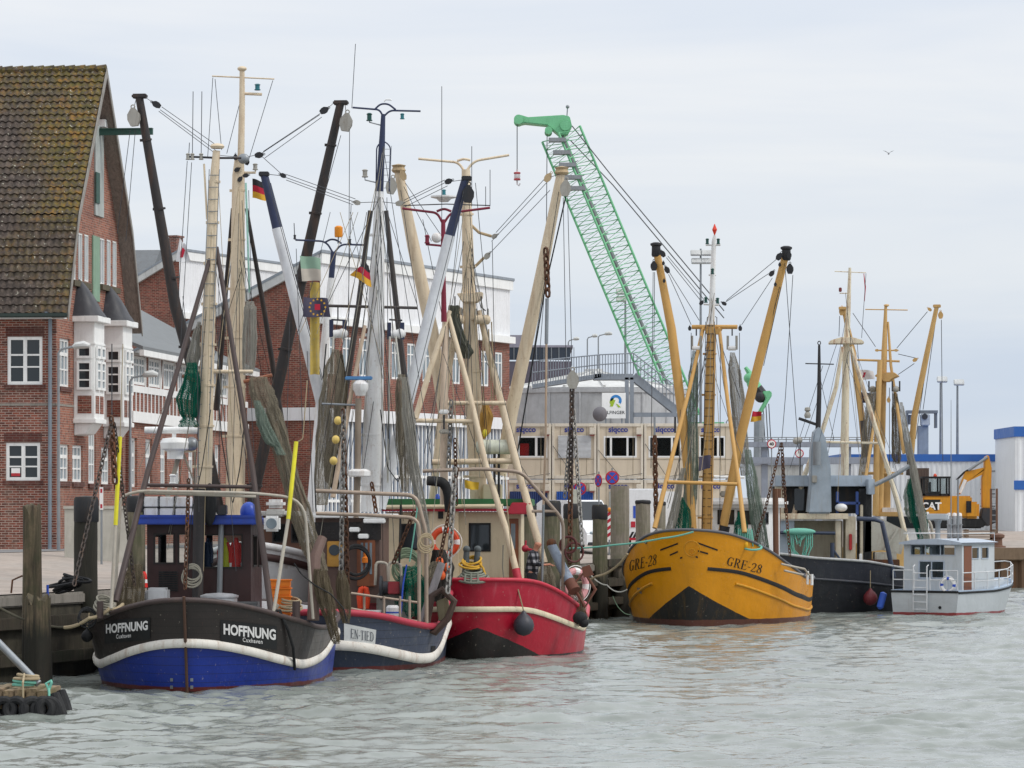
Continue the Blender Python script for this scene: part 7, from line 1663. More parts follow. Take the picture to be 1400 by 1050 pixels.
 for pts in ([(655, 425, yl), (673, 500, yl - .3), (700, 610, yl - .8), (722, 690, yl - 1.2), (744, 770, yl - 1.6)], [(628, 420, yl), (604, 560, yl), (590, 700, yl)]): T(c, 'mast_leg', cream_p, pts, [8, 10, 11, 11, 11][:len(pts)], 10)
 for pts, hd in (([(607, 560, yl), (590, 450, yl - .2), (566, 340, yl - .4), (544, 229, yl - .6)], (545, 231)), ([(684, 650, yl), (700, 560, yl), (735, 400, yl - .4), (768, 232, yl - .6)], (768, 234))):
  T(c, 'boom', cream_p, pts, [17, 18, 17, 12], 12); m = MB(); q = c.q(*hd, yl - .6); m.lathe(q - Vector((0, 0, .1)), [(.16, 0), (.2, .06), (.16, .14), (.2, .2), (.02, .24)], 10); m.build('boom_head', M('head_beige', 'b09a78', .7, dirt_amt=.4), e)
 T(c, 'rust_patch', M('boom_rust', '8a5a34', .8, dirt='5a3a22', dirt_amt=.5), [(686, 635, yl - .08), (697, 570, yl - .1)], [8, 6], 8)
 block(c, 551, 240, yl - .9, 15, -20, 'head_beige'); block(c, 535, 255, yl - .9, 24, 10, 'block_grey'); block(c, 749, 243, yl - .9, 15, 35, 'head_beige'); block(c, 773, 258, yl - .9, 24, 5, 'block_grey'); block(c, 676, 323, yl - .3, 10, 60, 'block_grey'); block(c, 666, 350, yl - .3, 12, 40, 'block_grey')
 for pts in ([(636, 300, yl), (655, 318, yl), (672, 323, yl)], [(640, 372, yl), (652, 362, yl), (662, 352, yl)]): T(c, 'shackle_arm', 'head_beige', pts, 4, 6)
 for a, b in (((765, 238), (753, 242)), ((547, 236), (550, 238)), ((744, 245), (678, 318)), ((747, 250), (672, 330)), ((752, 260), (668, 348)), ((554, 250), (602, 320)), ((552, 255), (590, 330)), ((776, 270), (782, 500)), ((770, 270), (774, 505)), ((764, 262), (720, 540)), ((548, 260), (575, 450)), ((640, 380), (650, 640)), ((673, 330), (677, 540))): wire(c, [(*a, yl - .8), (*b, yl - .5)])
 for a, b in (((650, 250), (668, 440)), ((632, 260), (596, 600)), ((642, 330), (700, 620)), ((634, 330), (580, 620)), ((614, 440), (612, 560)), ((655, 470), (676, 520)), ((619, 440), (640, 480)), ((578, 300), (612, 470)), ((752, 300), (735, 520))): wire(c, [(*a, yl - .2), (*b, yl - .4)])
 T(c, 'boom_tackle', 'black_rubber', [(775, 262, yl - .7), (745, 395, yl - .6), (704, 640, yl - .4)], 2.2, 6); chainp(c, (746, 340, yl - .9), (749, 405, yl - .9), 'rust_chain', .24, .04)
 T(c, 'pump_rod', 'steel', [(748, 408, yl - 1), (747, 470, yl - 1)], 5, 8); T(c, 'aerial_pole', M('aerial_beige', 'b39c86', .6), [(747, 470, yl - 1), (746, 600, yl - 1), (743, 690, yl - 1)], 3.6, 6)
 for pts in ([(636, 236, yl), (627, 222, yl), (572, 217, yl)], [(636, 236, yl), (648, 220, yl), (696, 212, yl)], [(625, 220, yl), (634, 217, yl), (643, 219, yl)]): T(c, 'cross_tree', cream_p, pts, 3.4, 8, bend=.3)
 lines(c, ((638, 250), (650, 600)), (580, 740, 520, 720), 14, yl - .6, 7); lines(c, ((612, 440), (607, 560)), (575, 700, 640, 760), 5, 2.4, 8); collars(c, ((638, 250, yl), (654, 680, yl)), (13, 24), 6, cream_p)
 m = MB(); m.prism([c.q(x, y, yl - .3) for x, y in ((624, 401), (660, 399), (659, 407), (652, 413), (632, 413))], (0, .6, 0)); m.build('mast_bracket', cream_p, e, bevel=.02)
 for px, py in ((658, 437), (622, 437)):
  m = MB(); q = c.q(px, py, yl - .3); m.tube([q - Vector((.14, 0, 0)), q + Vector((.14, 0, 0))], .13, 12); m.ell(q + Vector((.16, 0, 0)), .1, .14, .14); m.build('net_roller', cream_p, e); T(c, 'fork_link', 'dark_steel', [(px, 405, yl - .3), (px, 420, yl - .3), (px + 6, 425, yl - .3)], 2, 6)
  for d in (-7, 9): a, b = c.q(px + d, py + 6, yl - .3), c.q(px + d, py - 15, yl - .3); m = MB(); m.bar(a, b, .05, .1); m.build('fork_plate', 'block_grey', e)
 for a, b in (((660, 445), (661, 560)), ((668, 450), (673, 560)), ((672, 440), (676, 555))): T(c, 'hoist_rope', 'rope_tan', [(*a, yl - .4), (*b, yl - .4)], 2, 6)
 mar = M('maroon', '7a2036', .5, dirt_amt=.12); ys = 2.6
 T(c, 'signal_mast', mar, [(606, 345, ys), (606, 300, ys)], [7, 6], 10); T(c, 'signal_mast_lower', mar, [(606, 345, ys), (607, 440, ys + .1)], [5, 8], 8)
 for pts in ([(605, 305, ys), (598, 291, ys), (550, 285, ys)], [(607, 305, ys), (616, 291, ys), (670, 284, ys)], [(597, 289, ys), (607, 285, ys), (617, 289, ys)]): T(c, 'cross_tree', mar, pts, 3.4, 8, bend=.3)
 T(c, 'cross_wire', 'dark_steel', [(552, 281, ys), (610, 279, ys), (670, 281, ys)], 1.5, 6)
 m = MB(); q = c.q(607, 272, ys); m.lathe(q, [(.12, -.08), (.2, 0), (.36, .04), (.36, .08), (.1, .1)], 16); m.build('radar_scanner', white_p, e); navlight(c, 607, 263, ys, 6, 8, MATS['lamp_teal'])
 navlight(c, 584, 327, ys, 7, 12, mar); T(c, 'lamp_bracket', mar, [(582, 334, ys), (604, 336, ys)], 3, 6); m = MB(); m.ell(c.q(597, 325, ys), .14); m.build('mast_lamp', white_p, e)
 for px, y0_ in ((670, 232), (645, 200), (664, 255)): T(c, 'whip_aerial', 'wire', [(px, 282, ys), (px, y0_, ys)], 1, 5)
 for px, py, mt in ((607, 563, 'white_paint'), (607, 590, 'block_grey')): m = MB(); q = c.q(px, py, 2.3); m.box(q.x - .13, q.x + .13, q.y - .1, q.y + .1, q.z - .06, q.z + .06); m.build('deck_lamp', mt, e, bevel=.03)
 T(c, 'lamp_stalk', 'dark_steel', [(607, 567, 2.35), (607, 588, 2.35)], 3, 6)
 T(c, 'bow_arch', M('arch_brownish', '9a8a7c', .5, .2, dirt_amt=.25), [(578, 644, 1.6), (660, 641, 1.8), (713, 645, 2.0), (770, 711, 2.4), (770, 830, 2.6)], 5, 10, bend=.25); T(c, 'bow_arch', 'arch_brownish', [(727, 699, 2.2), (760, 699, 2.3)], 4, 6)
 T(c, 'grey_stanchion', 'steel', [(743, 690, 2.0), (741, 800, 2.2)], 3.5, 8)
 k = Ctx('life_raft', 'pale green life raft cylinder on the roof of the red cutter', 'life raft', c.world(c.q(676, 620, 3.8)), 0); m = MB(); m.tube([(-.5, 0, .18), (-.44, 0, .18), (.44, 0, .18), (.5, 0, .18)], [.13, .2, .2, .13], 16); m.build('canister_shell', M('canister_green', 'cfd3c2', .5), k.e)
 for x in (-.12, .14): m = MB(); m.torus((x, 0, .18), (1, 0, 0), .2, .012, 16, 5); m.build('strap', 'steel', k.e)
 m = MB(); m.tube([(0, 0, 0), (0, 0, -1.2)], .04, 6); m.tube([(.12, 0, 0), (.12, 0, -1.2)], .04, 6); m.build('raft_stand', 'dark_steel', k.e)
 chainp(c, (617, 548, 2.6), (613, 640, 2.6), 'grey_chain', .2, .03); chainp(c, (622, 600, 2.6), (624, 690, 2.6), 'rust_chain', .16, .02)
 chainp(c, (782, 530, 3.2), (780, 665, 3.0), 'dark_chain', .2, .035); chainp(c, (784, 560, 3.2), (796, 745, 2.2), 'grey_chain', .18, .022); chainp(c, (779, 590, 3.2), (772, 680, 3.0), 'grey_chain', .16, .02); chainp(c, (780, 665, 3.0), (779, 770, 2.6), 'rust_chain', .22, .03)
 block(c, 783, 520, 3.2, 27, 0, 'block_grey')
 m = MB()
 q = c.q(777, 745, 2.5); m.torus(q, (0, -1, 0), .22, .035, 24, 8); m.torus(q + Vector((.16, 0, -.2)), (.4, -1, 0), .26, .028, 24, 8); m.build('iron_ring', M('iron_red', '5a2c2c', .7, dirt_amt=.4), e)
 T(c, 'trawl_beam', M('beam_blue_grey', '8a97a8', .6, dirt_amt=.45), [(754, 745, 3.0), (768, 775, 2.8), (783, 803, 2.4)], [13, 14, 15], 12); T(c, 'beam_tip', M('beam_rust', '6e4436', .8, dirt_amt=.5), [(779, 795, 2.5), (786, 808, 2.3)], 16.5, 12); m = MB(); q = c.q(754, 743, 3); m.ell(q, .14); m.build('beam_knob', 'rust_chain', e)
 m = MB(); pts = [c.q(x, y, 2.4) for x, y in ((783, 800), (799, 782), (814, 806), (800, 830))]; m.tube(pts, .05, 8, closed=True); m.prism([c.q(x, y, 2.35) for x, y in ((795, 776), (806, 772), (812, 786), (798, 790))], (0, .15, 0)); m.build('trawl_shoe', MATS['beam_rust'], e)
 m = MB(); q = c.q(793, 845, 2.0); m.ell(q, .2, .16, .18); m.ell(q + Vector((.1, 0, -.12)), .14); m.build('rope_knot', 'black_rubber', e)
 for px in (637, 652): T(c, 'mooring_bitt', M('bitt_grey', '4f5658', .6), [(px - 1, 792, .6), (px + 1, 752, .6)], [11, 8], 10); m = MB(); m.ell(c.q(px + 1, 751, .6), .1); m.build('bitt_cap', 'bitt_grey', e)
 m = MB(); q = c.q(718, 750, 2.8); m.tube([q, q + Vector((.25, -.1, -.06))], .04, 6); m.tube([q, q + Vector((0.02, 0, .22))], .03, 6); m.ell(q, .1); m.build('winch_head', redp, e)
 for px, py in ((810, 0),): pass
 H.panel('hull_mark', lm, [(641, 823), (643, 823), (643, 808), (641, 808)], 1, .015, 3)
 k = Ctx('rope_coil', 'grey green mooring rope coiled over the red bow', 'rope', c.world(c.q(647, 785, .3)), 0); m = MB()
 for i in range(5): m.torus((.02 * (i % 2), 0, -.12 + i * .05), (.0, -.25, 1), .42 - .05 * i, .035, 26, 6)
 for x in (-.2, -.05, .12): m.tube([(x, -.3, .02), (x * 1.1, -.38, -.2)], .03, 5)
 m.build('rope_strand', M('rope_sage', '7c8074', .9), k.e)
 k = Ctx('rope_coil', 'yellow mooring line looped around the grey bitts on the red bow', 'rope', c.world(c.q(645, 770, .5)), 0); m = MB()
 m.torus((0, 0, .02), (.15, -.5, 1), .25, .035, 24, 6); m.torus((.03, 0, .08), (-.2, -.5, 1), .22, .03, 24, 6); m.torus((-.05, -.05, -.06), (.1, -.3, 1), .28, .03, 24, 6); m.tube([(.2, -.1, 0), (.3, -.2, -.12), (.36, -.25, -.3)], .03, 6); m.build('rope_strand', 'rope_yellow', k.e)
 w0 = c.world((0, y0 - .4, 0)).y
 ring_buoy('orange and white life ring on the cream wheelhouse front', 608, 741, 21, w0 - .25, M('ring_orange', 'd84a24', .5, dirt_amt=.2), s_white)
 ring_buoy('faded pink life ring hanging at the right end of the red cutter', 786, 800, 24, c.world(c.q(786, 800, 3.2)).y, M('ring_pink', 'd89a9c', .6, dirt_amt=.2), s_white, tilt=(.8, -1, 0))
 ball_fender('big dark grey ball fender hanging from the red bow', 716, 855, 14.5, 97.0, M('fender_grey', '3a3c44', .45, dirt_amt=.2), (708, 805))
 m = None
 k = flag('yellow flag with red writing lying beside the roof of the red cutter', None, [(636, 668), (654, 670), (655, 660), (635, 656)], 100, [M('flag_yellow', 'd8b238', .8, dirt_amt=0)], seed=8, amp=.03)
 net_bundle('brown net hanging beside the man at the right end of the red cutter', [(746, 772, 12), (746, 795, 24), (747, 820, 26), (752, 838, 18)], 100.6, 'net_grey', 6, seed=21)
 net_bundle('dark net gathered on the trawl gear right of the faded ring', [(783, 800, 16), (784, 825, 26), (788, 842, 24), (796, 856, 12)], 99.5, 'net_brown', 6, seed=22)
 net_bundle('dark olive triangular net hanging from the cream mast bracket', [(621, 418, 14), (620, 435, 12), (626, 460, 16), (634, 480, 20), (636, 490, 12)], 100.2, M('net_olive', '4a4c42', .9), 5, seed=23)
 net_bundle('ochre net bag hanging at the cross bar right of the main mast', [(664, 553, 8), (666, 570, 15), (664, 590, 12), (660, 600, 6)], 100.3, M('net_ochre', 'b38a45', .8), 5, seed=24)
 net_bundle('dark net with orange floats at the left end of the red bow', [(600, 752, 14), (606, 775, 26), (604, 800, 24), (598, 822, 16)], 95.0, M('net_blackish', '2f2d2a', .9), 6, seed=25)
 for i, (px, py) in enumerate(((601, 768), (612, 776), (604, 786))):
  k = Ctx('float', f"orange float, {('highest', 'rightmost', 'lowest')[i]} of three in the dark net beside the life ring", 'float', W(px, py, 94.4), 0, 'orange floats on the red cutter'); m = MB(); m.ell((0, 0, 0), .1, .09, .13); m.build('float_body', M('float_orange', 'e0602a', .5, dirt_amt=.1), k.e)
 k = Ctx('float', 'small yellow float hanging right of the cream main mast', 'float', W(663, 592, 100.2), 0); m = MB(); m.ell((0, 0, 0), .07, .07, .11); m.build('float_body', M('float_lemon', 'd8c838', .5, dirt_amt=0), k.e)
 return c
red = cutter_red()
def cutter_ochre():
 th = .24; c = Ctx('fishing_cutter', 'ochre yellow fishing cutter GRE-28 with black bow wedge', 'fishing boat', (W(938, 857, 122.8).x, 122.8, 0), th); e = c.e
 H = Hull(c, 13, 6.4, [(0, 3.28), (.06, 3.12), (.15, 2.7), (.26, 2.1), (.39, 1.6), (.55, 1.5), (1, 1.6)], [(0, 1.62), (.09, 1.42), (.2, 1.05), (.35, .6), (.5, .4), (.7, .5), (1, .6)], tb=.42, a=1.75, b=1.7, wl=.92, wa=1.5, wb=1.25, rake=1.0, flare=.7, ts=.45)
 oc = 'db9208'
 hm = painted_hull('hull_ochre', oc, [(-.66, 0, -1, 1.36, '1b1a1a'), (0, 0, -1, .2, '5a352c')], .32, '8f6a20', .2)  # bow wedge: black antifouling, with the overhang's shade put into the same colour
 H.shell('hull', hm, lambda t: -.5, H.zr, 12); H.shell('bulwark', [hm, M('inside_grey', 'a8a49a', .6)], H.zr, H.zs, 7, .09)
 ocm = M('rail_ochre', 'c98f1e', .45, var=.08, dirt='7a5218', dirt_amt=.2)
 H.rail('rub_rail', ocm, H.zr, .05, off=.0, t0=.08, side=1); H.rail('rub_rail', ocm, H.zr, .05, off=.0, t0=.08, side=-1)
 H.rail('cap_rail', M('cap_slate', '5f6066', .6), H.zs, .05); H.deck_plate(deck_m)
 blk = M('stripe_black', '1d1c1c', .5, dirt_amt=.05)
 zst = smooth_curve([(0, 2.0), (.09, 1.85), (.2, 1.48), (.35, 1.0), (.5, .75), (.7, .8), (1, .9)])
 for sd in (-1, 1): H.rail('painted_stripe', blk, zst, .085, flat=.12, off=.0, t0=.02, side=sd)
 H.letters('lettering', blk, [(994, 773), (1042, 785), (1042, 772), (994, 760)], 1, serif_mesh('GRE-28', 1, .22), .014)
 H.letters('lettering', blk, [(861, 781), (898, 772), (898, 757), (861, 766)], -1, serif_mesh('GRE-28', 1, .1), .014)
 for sd, L in ((-1, [((903, 752), (927, 743)), ((916, 759), (927, 754)), ((930, 763), (933, 762))]), (1, [((953, 742), (981, 752)), ((954, 753), (968, 757)), ((951, 761), (954, 762))])):
  for a, b in L: H.panel('bow_slot', blk, [(a[0], a[1] + 1.1), (b[0], b[1] + 1.1), (b[0], b[1] - 1.1), (a[0], a[1] - 1.1)], sd, .014, 4)
 q = c.q(940, 750, -.0); m = MB(); st = H.P(0.002, c.q(940, 750, .3).z, 1); m.torus(st + Vector((0, -.03, 0)), (0, -1, -.25), .27, .018, 26, 6); m.torus(st + Vector((0, -.03, -.1)), (0, -1, -.25), .1, .016, 14, 6); m.build('bow_emblem', ocm, e)
 f = H.quad_map([(873, 810), (878, 812), (876, 804), (871, 803)], -1, .014); m = MB(); m.grid(f, 3, 3); m.build('hawse_hole', 'grey_chain', e)
 y0 = 6.2; x0, x1 = c.q(968, 720, y0).x, c.q(1040, 720, y0).x; z1 = c.q(0, 694, y0).z
 cabin(c, 'wheelhouse', white_p, x0, x1, y0, y0 + 4, .8, z1, front=[(981, 1004, 697, 717), (1008, 1030, 698, 717)], right=[(1043, 1050, 700, 717)], glass='glass', fw=.05)
 m = MB(); m.box(x0 - .2, x1 + .3, y0 - .3, y0 + 4.2, z1, z1 + .35); m.build('wheelhouse_roof', white_p, e, bevel=.12)
 T(c, 'radar_bar', 'white_paint', [(976, 652, y0 + .5), (1018, 653, y0 + .5)], 4, 8); T(c, 'radar_post', 'white_paint', [(996, 655, y0 + .5), (996, 690, y0 + .5)], 4, 8)
 m = MB(); q = c.q(994, 676, y0 - .1); m.box(q.x - .26, q.x + .26, q.y - .1, q.y + .15, q.z - .1, q.z + .12); m.build('search_light', 'block_grey', e, bevel=.05)
 om = M('mast_ochre', 'c69a58', .5, var=.08, dirt='8a6428', dirt_amt=.2); yl = 4.0
 T(c, 'main_mast', om, [(966, 735, yl), (968, 640, yl), (973, 444, yl)], [15, 15, 13], 14); T(c, 'mast_top', white_p, [(973, 446, yl), (974, 400, yl), (976, 330, yl), (977, 322, yl)], [9, 8, 6, 4], 10)
 ladder(c, [(967, 732, yl), (972, 440, yl)], 12, 26, 'dark_steel', 1.2)
 m = MB(); q = c.q(977, 314, yl); m.lathe(q - Vector((0, 0, .2)), [(.01, 0), (.09, .2), (.01, .4)], 8); m.build('topmark', M('topmark_red', 'd8402c', .4, dirt_amt=0), e); T(c, 'topmark_rod', 'dark_steel', [(977, 325, yl), (977, 318, yl)], 1.5, 5)
 for px, py in ((967, 330), (982, 330), (974, 371), (965, 410), (981, 411)): navlight(c, px, py, yl - .2, 5, 8, 'nav_glass')
 for a, b in (((965, 335), (985, 335)), ((969, 376), (979, 376)), ((962, 416), (983, 417))): T(c, 'lamp_bracket', white_p, [(*a, yl), (*b, yl)], 2.5, 6)
 T(c, 'yard', om, [(946, 447, yl), (1008, 447, yl)], 6, 8); m = MB(); m.prism([c.q(x, y, yl - .15) for x, y in ((962, 449), (986, 449), (982, 457), (966, 457))], (0, .3, 0)); m.build('yard_bracket', om, e)
 T(c, 'mast_hoop', 'dark_steel', [(966, 446, yl), (967, 434, yl), (973, 430, yl), (980, 434, yl), (980, 448, yl)], 1.2, 5)
 for pts in ([(962, 446, yl), (943, 530, 3), (920, 620, 2), (895, 722, 1.0)], [(983, 446, yl), (995, 550, 3), (1010, 660, 2), (1018, 728, 1.4)]): T(c, 'frame_leg', om, pts, [5, 5.5, 6, 7], 8)
 T(c, 'frame_bar', om, [(913, 659, 1.6), (1008, 662, 1.9)], 5, 8)
 for pts, hd in (([(947, 728, yl - .4), (938, 610, yl - .4), (918, 450, yl - .6), (897, 340, yl - .8)], (897, 340)), ([(988, 725, yl - .4), (1012, 600, yl - .4), (1045, 465, yl - .6), (1075, 345, yl - .8)], (1075, 345))):
  T(c, 'boom', om, pts, [12, 13.5, 12.5, 10], 12); q = c.q(*hd, yl - .8); m = MB(); m.lathe(q - Vector((0, 0, .28)), [(.13, 0), (.16, .06), (.15, .36), (.2, .4), (.2, .46), (.1, .5)], 12); m.build('boom_head', 'block_black', e)
  T(c, 'boom_shoe', 'block_black', [(pts[0][0], pts[0][1] + 8, pts[0][2]), (pts[0][0] + (3 if pts[0][0] > 960 else -3), pts[0][1] - 6, pts[0][2])], 15, 8)
 for px, py, s, a in ((906, 347, 11, -30), (912, 369, 11, -25), (894, 364, 14, 0), (907, 360, 6, 0), (908, 384, 6, 0), (1065, 351, 12, 30), (1055, 374, 10, 40), (1079, 349, 10, 0), (1080, 368, 15, 0), (1066, 362, 6, 0), (1060, 389, 6, 0), (943, 449, 7, 0), (1012, 449, 8, 0), (959, 414, 8, 40), (990, 415, 8, -60)): block(c, px, py, yl - 1.0, s, a)
 for a, b in (((911, 352), (958, 411)), ((913, 350), (962, 409)), ((914, 375), (945, 444)), ((915, 372), (956, 438)), ((1061, 355), (993, 411)), ((1051, 374), (992, 413)), ((1056, 380), (1014, 444)), ((893, 372), (890, 640)), ((895, 372), (894, 470)), ((1084, 376), (1074, 540)), ((1073, 360), (1086, 540)), ((1066, 392), (1040, 500)), ((1068, 392), (1044, 500)), ((945, 455), (944, 720)), ((1011, 455), (1011, 530)), ((985, 470), (984, 740)), ((989, 480), (1012, 545)), ((930, 560), (928, 700)), ((1074, 540), (1069, 600)), ((1086, 540), (1092, 620))): wire(c, [(*a, yl - .9), (*b, yl - .5)])
 chainp(c, (895, 596, 2.4), (897, 715, 2.2), 'rust_chain', .24, .042); T(c, 'hook', 'steel', [(895, 570, 2.4), (895, 596, 2.4)], 3, 6); T(c, 'hook', 'dark_steel', [(923, 570, 3), (923, 592, 3)], 3, 6)
 for a, b in (((1068, 606), (1048, 690)), ((1048, 690), (1032, 742)), ((1069, 606), (1074, 690)), ((1074, 690), (1080, 760)), ((1069, 606), (1071, 680))): chainp(c, (*a, 3.0), (*b, 3.0), 'rust_chain', .16, .017)
 lines(c, ((974, 400), (968, 650)), (900, 1040, 640, 735), 10, yl - .5, 9, .7); collars(c, ((973, 450, yl), (966, 730, yl)), (13, 15), 5, om)
 for px in (952, 1001):
  for d in (-6, 6): a, b = c.q(px + d, 478, yl - .4), c.q(px + d, 459, yl - .4); m = MB(); m.bar(a, b, .07, .1); m.build('fork_plate', 'block_grey', e)
  m = MB(); q = c.q(px, 476, yl - .4); m.tube([q - Vector((.13, 0, 0)), q + Vector((.13, 0, 0))], .08, 10); m.build('net_roller', white_p, e); T(c, 'fork_link', 'dark_steel', [(px, 450, yl - .4), (px, 459, yl - .4)], 2, 6)
 Y = c.world(c.q(960, 600, yl - .3)).y
 net_bundle('grey green net hanging left of the ochre mast', [(949, 480, 5), (947, 520, 12), (945, 600, 17), (943, 680, 16), (941, 735, 14)], Y, 'net_sage', 5, seed=31)
 net_bundle('pale beige net hanging right of the ochre mast', [(1001, 482, 6), (1004, 510, 14), (1010, 560, 17), (1014, 610, 16), (1018, 650, 10)], Y, 'net_pale', 5, seed=32)
 net_bundle('grey green net sloping down to the right rail of the ochre boat', [(1022, 615, 8), (1028, 660, 15), (1036, 710, 17), (1044, 755, 16), (1046, 768, 10)], Y - .6, 'net_sage', 5, seed=34)
 net_bundle('slim pale net running down to the left rail of the ochre boat', [(934, 640, 5), (926, 680, 9), (918, 715, 11), (912, 738, 8)], Y - 1, 'net_pale', 4, seed=35)
 net_bundle('teal green net and tarp hanging left of the left ochre boom', [(933, 680, 3), (934, 700, 16), (932, 722, 20), (930, 736, 14)], Y - .8, 'net_green', 5, seed=36)
 net_bundle('teal green net hanging beside the right foot of the frame', [(1012, 700, 6), (1013, 720, 16), (1012, 740, 18), (1012, 750, 14)], Y - .8, 'net_green', 5, seed=37)
 m = MB(); a, b = c.q(884, 742, 1.2), c.q(902, 724, 1.0); m.bar(a, b, .3, .1); m.bar(a + Vector((.2, 0, -.2)), b + Vector((.2, 0, -.3)), .1, .1); m.build('anchor_frame', 'grey_chain', e)
 k = Ctx('rope_coil', 'hanging hank of teal rope with yellow float on the ochre boat rail', 'rope', c.world(c.q(1019, 745, 1.5)), 0)
 for i in range(7): m = MB(); x = -.22 + i * .07; m.tube([(x, 0, .55), (x * 1.1, -.04, .25), (x * 1.3, 0, -.05), (x * 1.1 + .04, .04, .2), (x + .02, .04, .5)], .022, 5); m.build('rope_strand', 'rope_teal', k.e)
 m = MB(); m.torus((.25, 0, -.08), (0, -.3, 1), .3, .04, 18, 6); m.build('rope_coil_base', 'rope_teal', k.e); m = MB(); m.ell((-.0, -.12, .02), .09, .09, .15); m.build('float_body', M('float_yolk', 'd8a018', .5, dirt_amt=0), k.e)
 for pts in ([(1068, 771, 5.6), (1100, 778, 6.2), (1109, 790, 6.6)], [(1072, 780, 5.5), (1098, 786, 6.1)]): T(c, 'stern_rail', pipe_w, [(x, y, 2.8 + i * .5) for i, (x, y, _) in enumerate(pts)], 3, 8)
 for px, t, b in ((1104, 781, 799), (1110, 785, 800), (1072, 772, 782)): T(c, 'stern_stanchion', white_p, [(px, t, 3.6), (px, b, 3.6)], 4, 8)
 k = Ctx('blue_tarpaulin', 'blue tarpaulin bundle on the stern deck of the ochre boat', 'tarpaulin', c.world(c.q(1090, 794, 6.5)), 0); m = MB(); m.grid(lambda u, v: Vector((.5 * (2 * u - 1) * (1 - .5 * v), .35 * (1 - v) * math.sin(6.283 * u) - .1, .34 * v + .05 * math.sin(9 * u + 4 * v) - .15)), 16, 8); m.ell((0, 0, -.1), .45, .3, .3, 16, 8); m.build('tarp_sheet', M('tarp_blue', '1f5aa8', .6, dirt_amt=.05), k.e)
 m = MB(); m.tube([c.q(1060, 668, 3.4), c.q(1061, 765, 3.4)], .1, 8); m.build('rusty_post', M('post_rusty', '6b4a38', .8, dirt_amt=.4), e)
 Yf = c.world(c.q(1030, 570, yl)).y
 flag('small sunlit black red gold flag right of the right ochre boom', None, [(1026, 577), (1041, 575), (1041, 563), (1029, 562)], Yf + 1, [f_red, f_gold], seed=9, amp=.03)
 flag('grey blue flag with red print on the ochre mast ladder', None, [(955, 644), (971, 640), (972, 622), (956, 624)], Yf - 1, [f_navy], seed=10, amp=.04)
cutter_ochre()
def boat_black():
 th = .72; c = Ctx('fishing_boat', 'black hulled working boat with grey wheelhouse and rusty cream tripod mast', 'fishing boat', (W(1045, 840, 137.5).x, 137.5, 0), th); e = c.e
 H = Hull(c, 11.5, 4.6, [(0, 2.3), (.1, 2.1), (.3, 1.95), (.55, 1.6), (.8, 1.2), (1, 1.15)], [(0, 1.4), (.3, 1.15), (.6, .85), (.85, .55), (1, .5)], tb=.35, a=1.8, b=1.5, ts=.6, rake=.6)
 H.shell('hull', painted_hull('hull_black', '1b1d23', [], .45, '4a4a48', .2), lambda t: -.5, H.zr, 7); H.shell('bulwark', [painted_hull('bulwark_black', '2a2d36', [], .5, '5f5f5c', .25), M('inside_pale', 'b0b0aa', .6)], H.zr, H.zs, 4, .08)
 H.rail('chine_rail', M('rail_slate', '3c3f47', .6), H.zr, .05); H.rail('cap_rail', M('cap_pale', 'a9abab', .6, dirt_amt=.3), H.zs, .05); H.deck_plate(deck_m)
 g = c.at; Yf = 140.0; pale = M('house_pale', 'c2b9a4', .6, dirt='8a6238', dirt_amt=.35); grey = M('house_grey', 'a4b0bc', .55, dirt='7a7468', dirt_amt=.25)
 k = Ctx('x', None, None, (0, 0, 0)); bpy.data.objects.remove(k.e);
 def PX(px, py, y=0): return c.at(px, py, Yf + y)
 def slab(name, mat, px0, px1, py0, py1, y0, y1, parent=None, bev=.02):
  a, b = W(px0, py1, Yf + y0), W(px1, py0, Yf + y0); m = MB(); m.box(a.x, b.x, Yf + y0, Yf + y1, a.z, b.z); m.v = [tuple(c.Ri @ (Vector(v) - c.loc)) for v in m.v]; return m.build(name, mat, parent or e, bevel=bev)
 slab('deckhouse_back', pale, 1066, 1152, 712, 780, 1.2, 1.4); slab('deckhouse_side', grey, 1064, 1086, 712, 780, .0, 1.2); slab('deckhouse_post', pale, 1142, 1150, 712, 780, 0, .3); slab('deckhouse_panel', pale, 1156, 1170, 706, 776, .1, 1.2)
 slab('deckhouse_roof', M('roof_rusty', 'd0c4ac', .6, dirt='8f5228', dirt_amt=.7), 1063, 1160, 702, 710, -.2, 2.0)
 slab('upper_house', M('tarp_black', '2b2c2e', .8, dirt_amt=.4), 1062, 1190, 662, 702, 1.0, 3.5); slab('upper_roof', grey, 1060, 1192, 650, 665, .6, 3.7); slab('upper_wing', grey, 1187, 1196, 655, 676, -.2, 1.0)
 slab('upper_cheek', pale, 1060, 1072, 662, 702, .7, 1.0); slab('mid_window', 'glass', 1086, 1100, 668, 698, .9, 1.0); slab('dark_opening', 'black_rubber', 1174, 1192, 668, 778, .6, 1.4); slab('door_frame', pale, 1176, 1180, 690, 778, .3, .5)
 slab('red_extinguisher', redx, 1161, 1165, 730, 752, -.02, .1); slab('blue_frame', M('frame_blue', '38508a', .6, dirt_amt=.2), 1143, 1147, 672, 702, .3, .4); slab('blue_frame', MATS['frame_blue'], 1143, 1176, 686, 690, .3, .4); slab('blue_frame', MATS['frame_blue'], 1170, 1174, 672, 704, .3, .4)
 m = MB(); m.ell(PX(1150, 694, .2), .26, .2, .16); m.build('white_drum', white_p, e)
 fun = M('funnel_pale', '98a3ad', .5, dirt='8a7a58', dirt_amt=.25)
 def tw(name, mat, pts, w, n=10, y=0, bend=0):
  P = [PX(p[0], p[1], p[2] if len(p) > 2 else y) for p in pts]; ws = list(w) if isinstance(w, (list, tuple)) else [w]; ws += [ws[-1]] * (len(P) - len(ws)); rs = [a * .5 * Yf / FPX for a in ws]
  m = MB(); m.tube(P, rs, n); return m.build(name, mat, e)
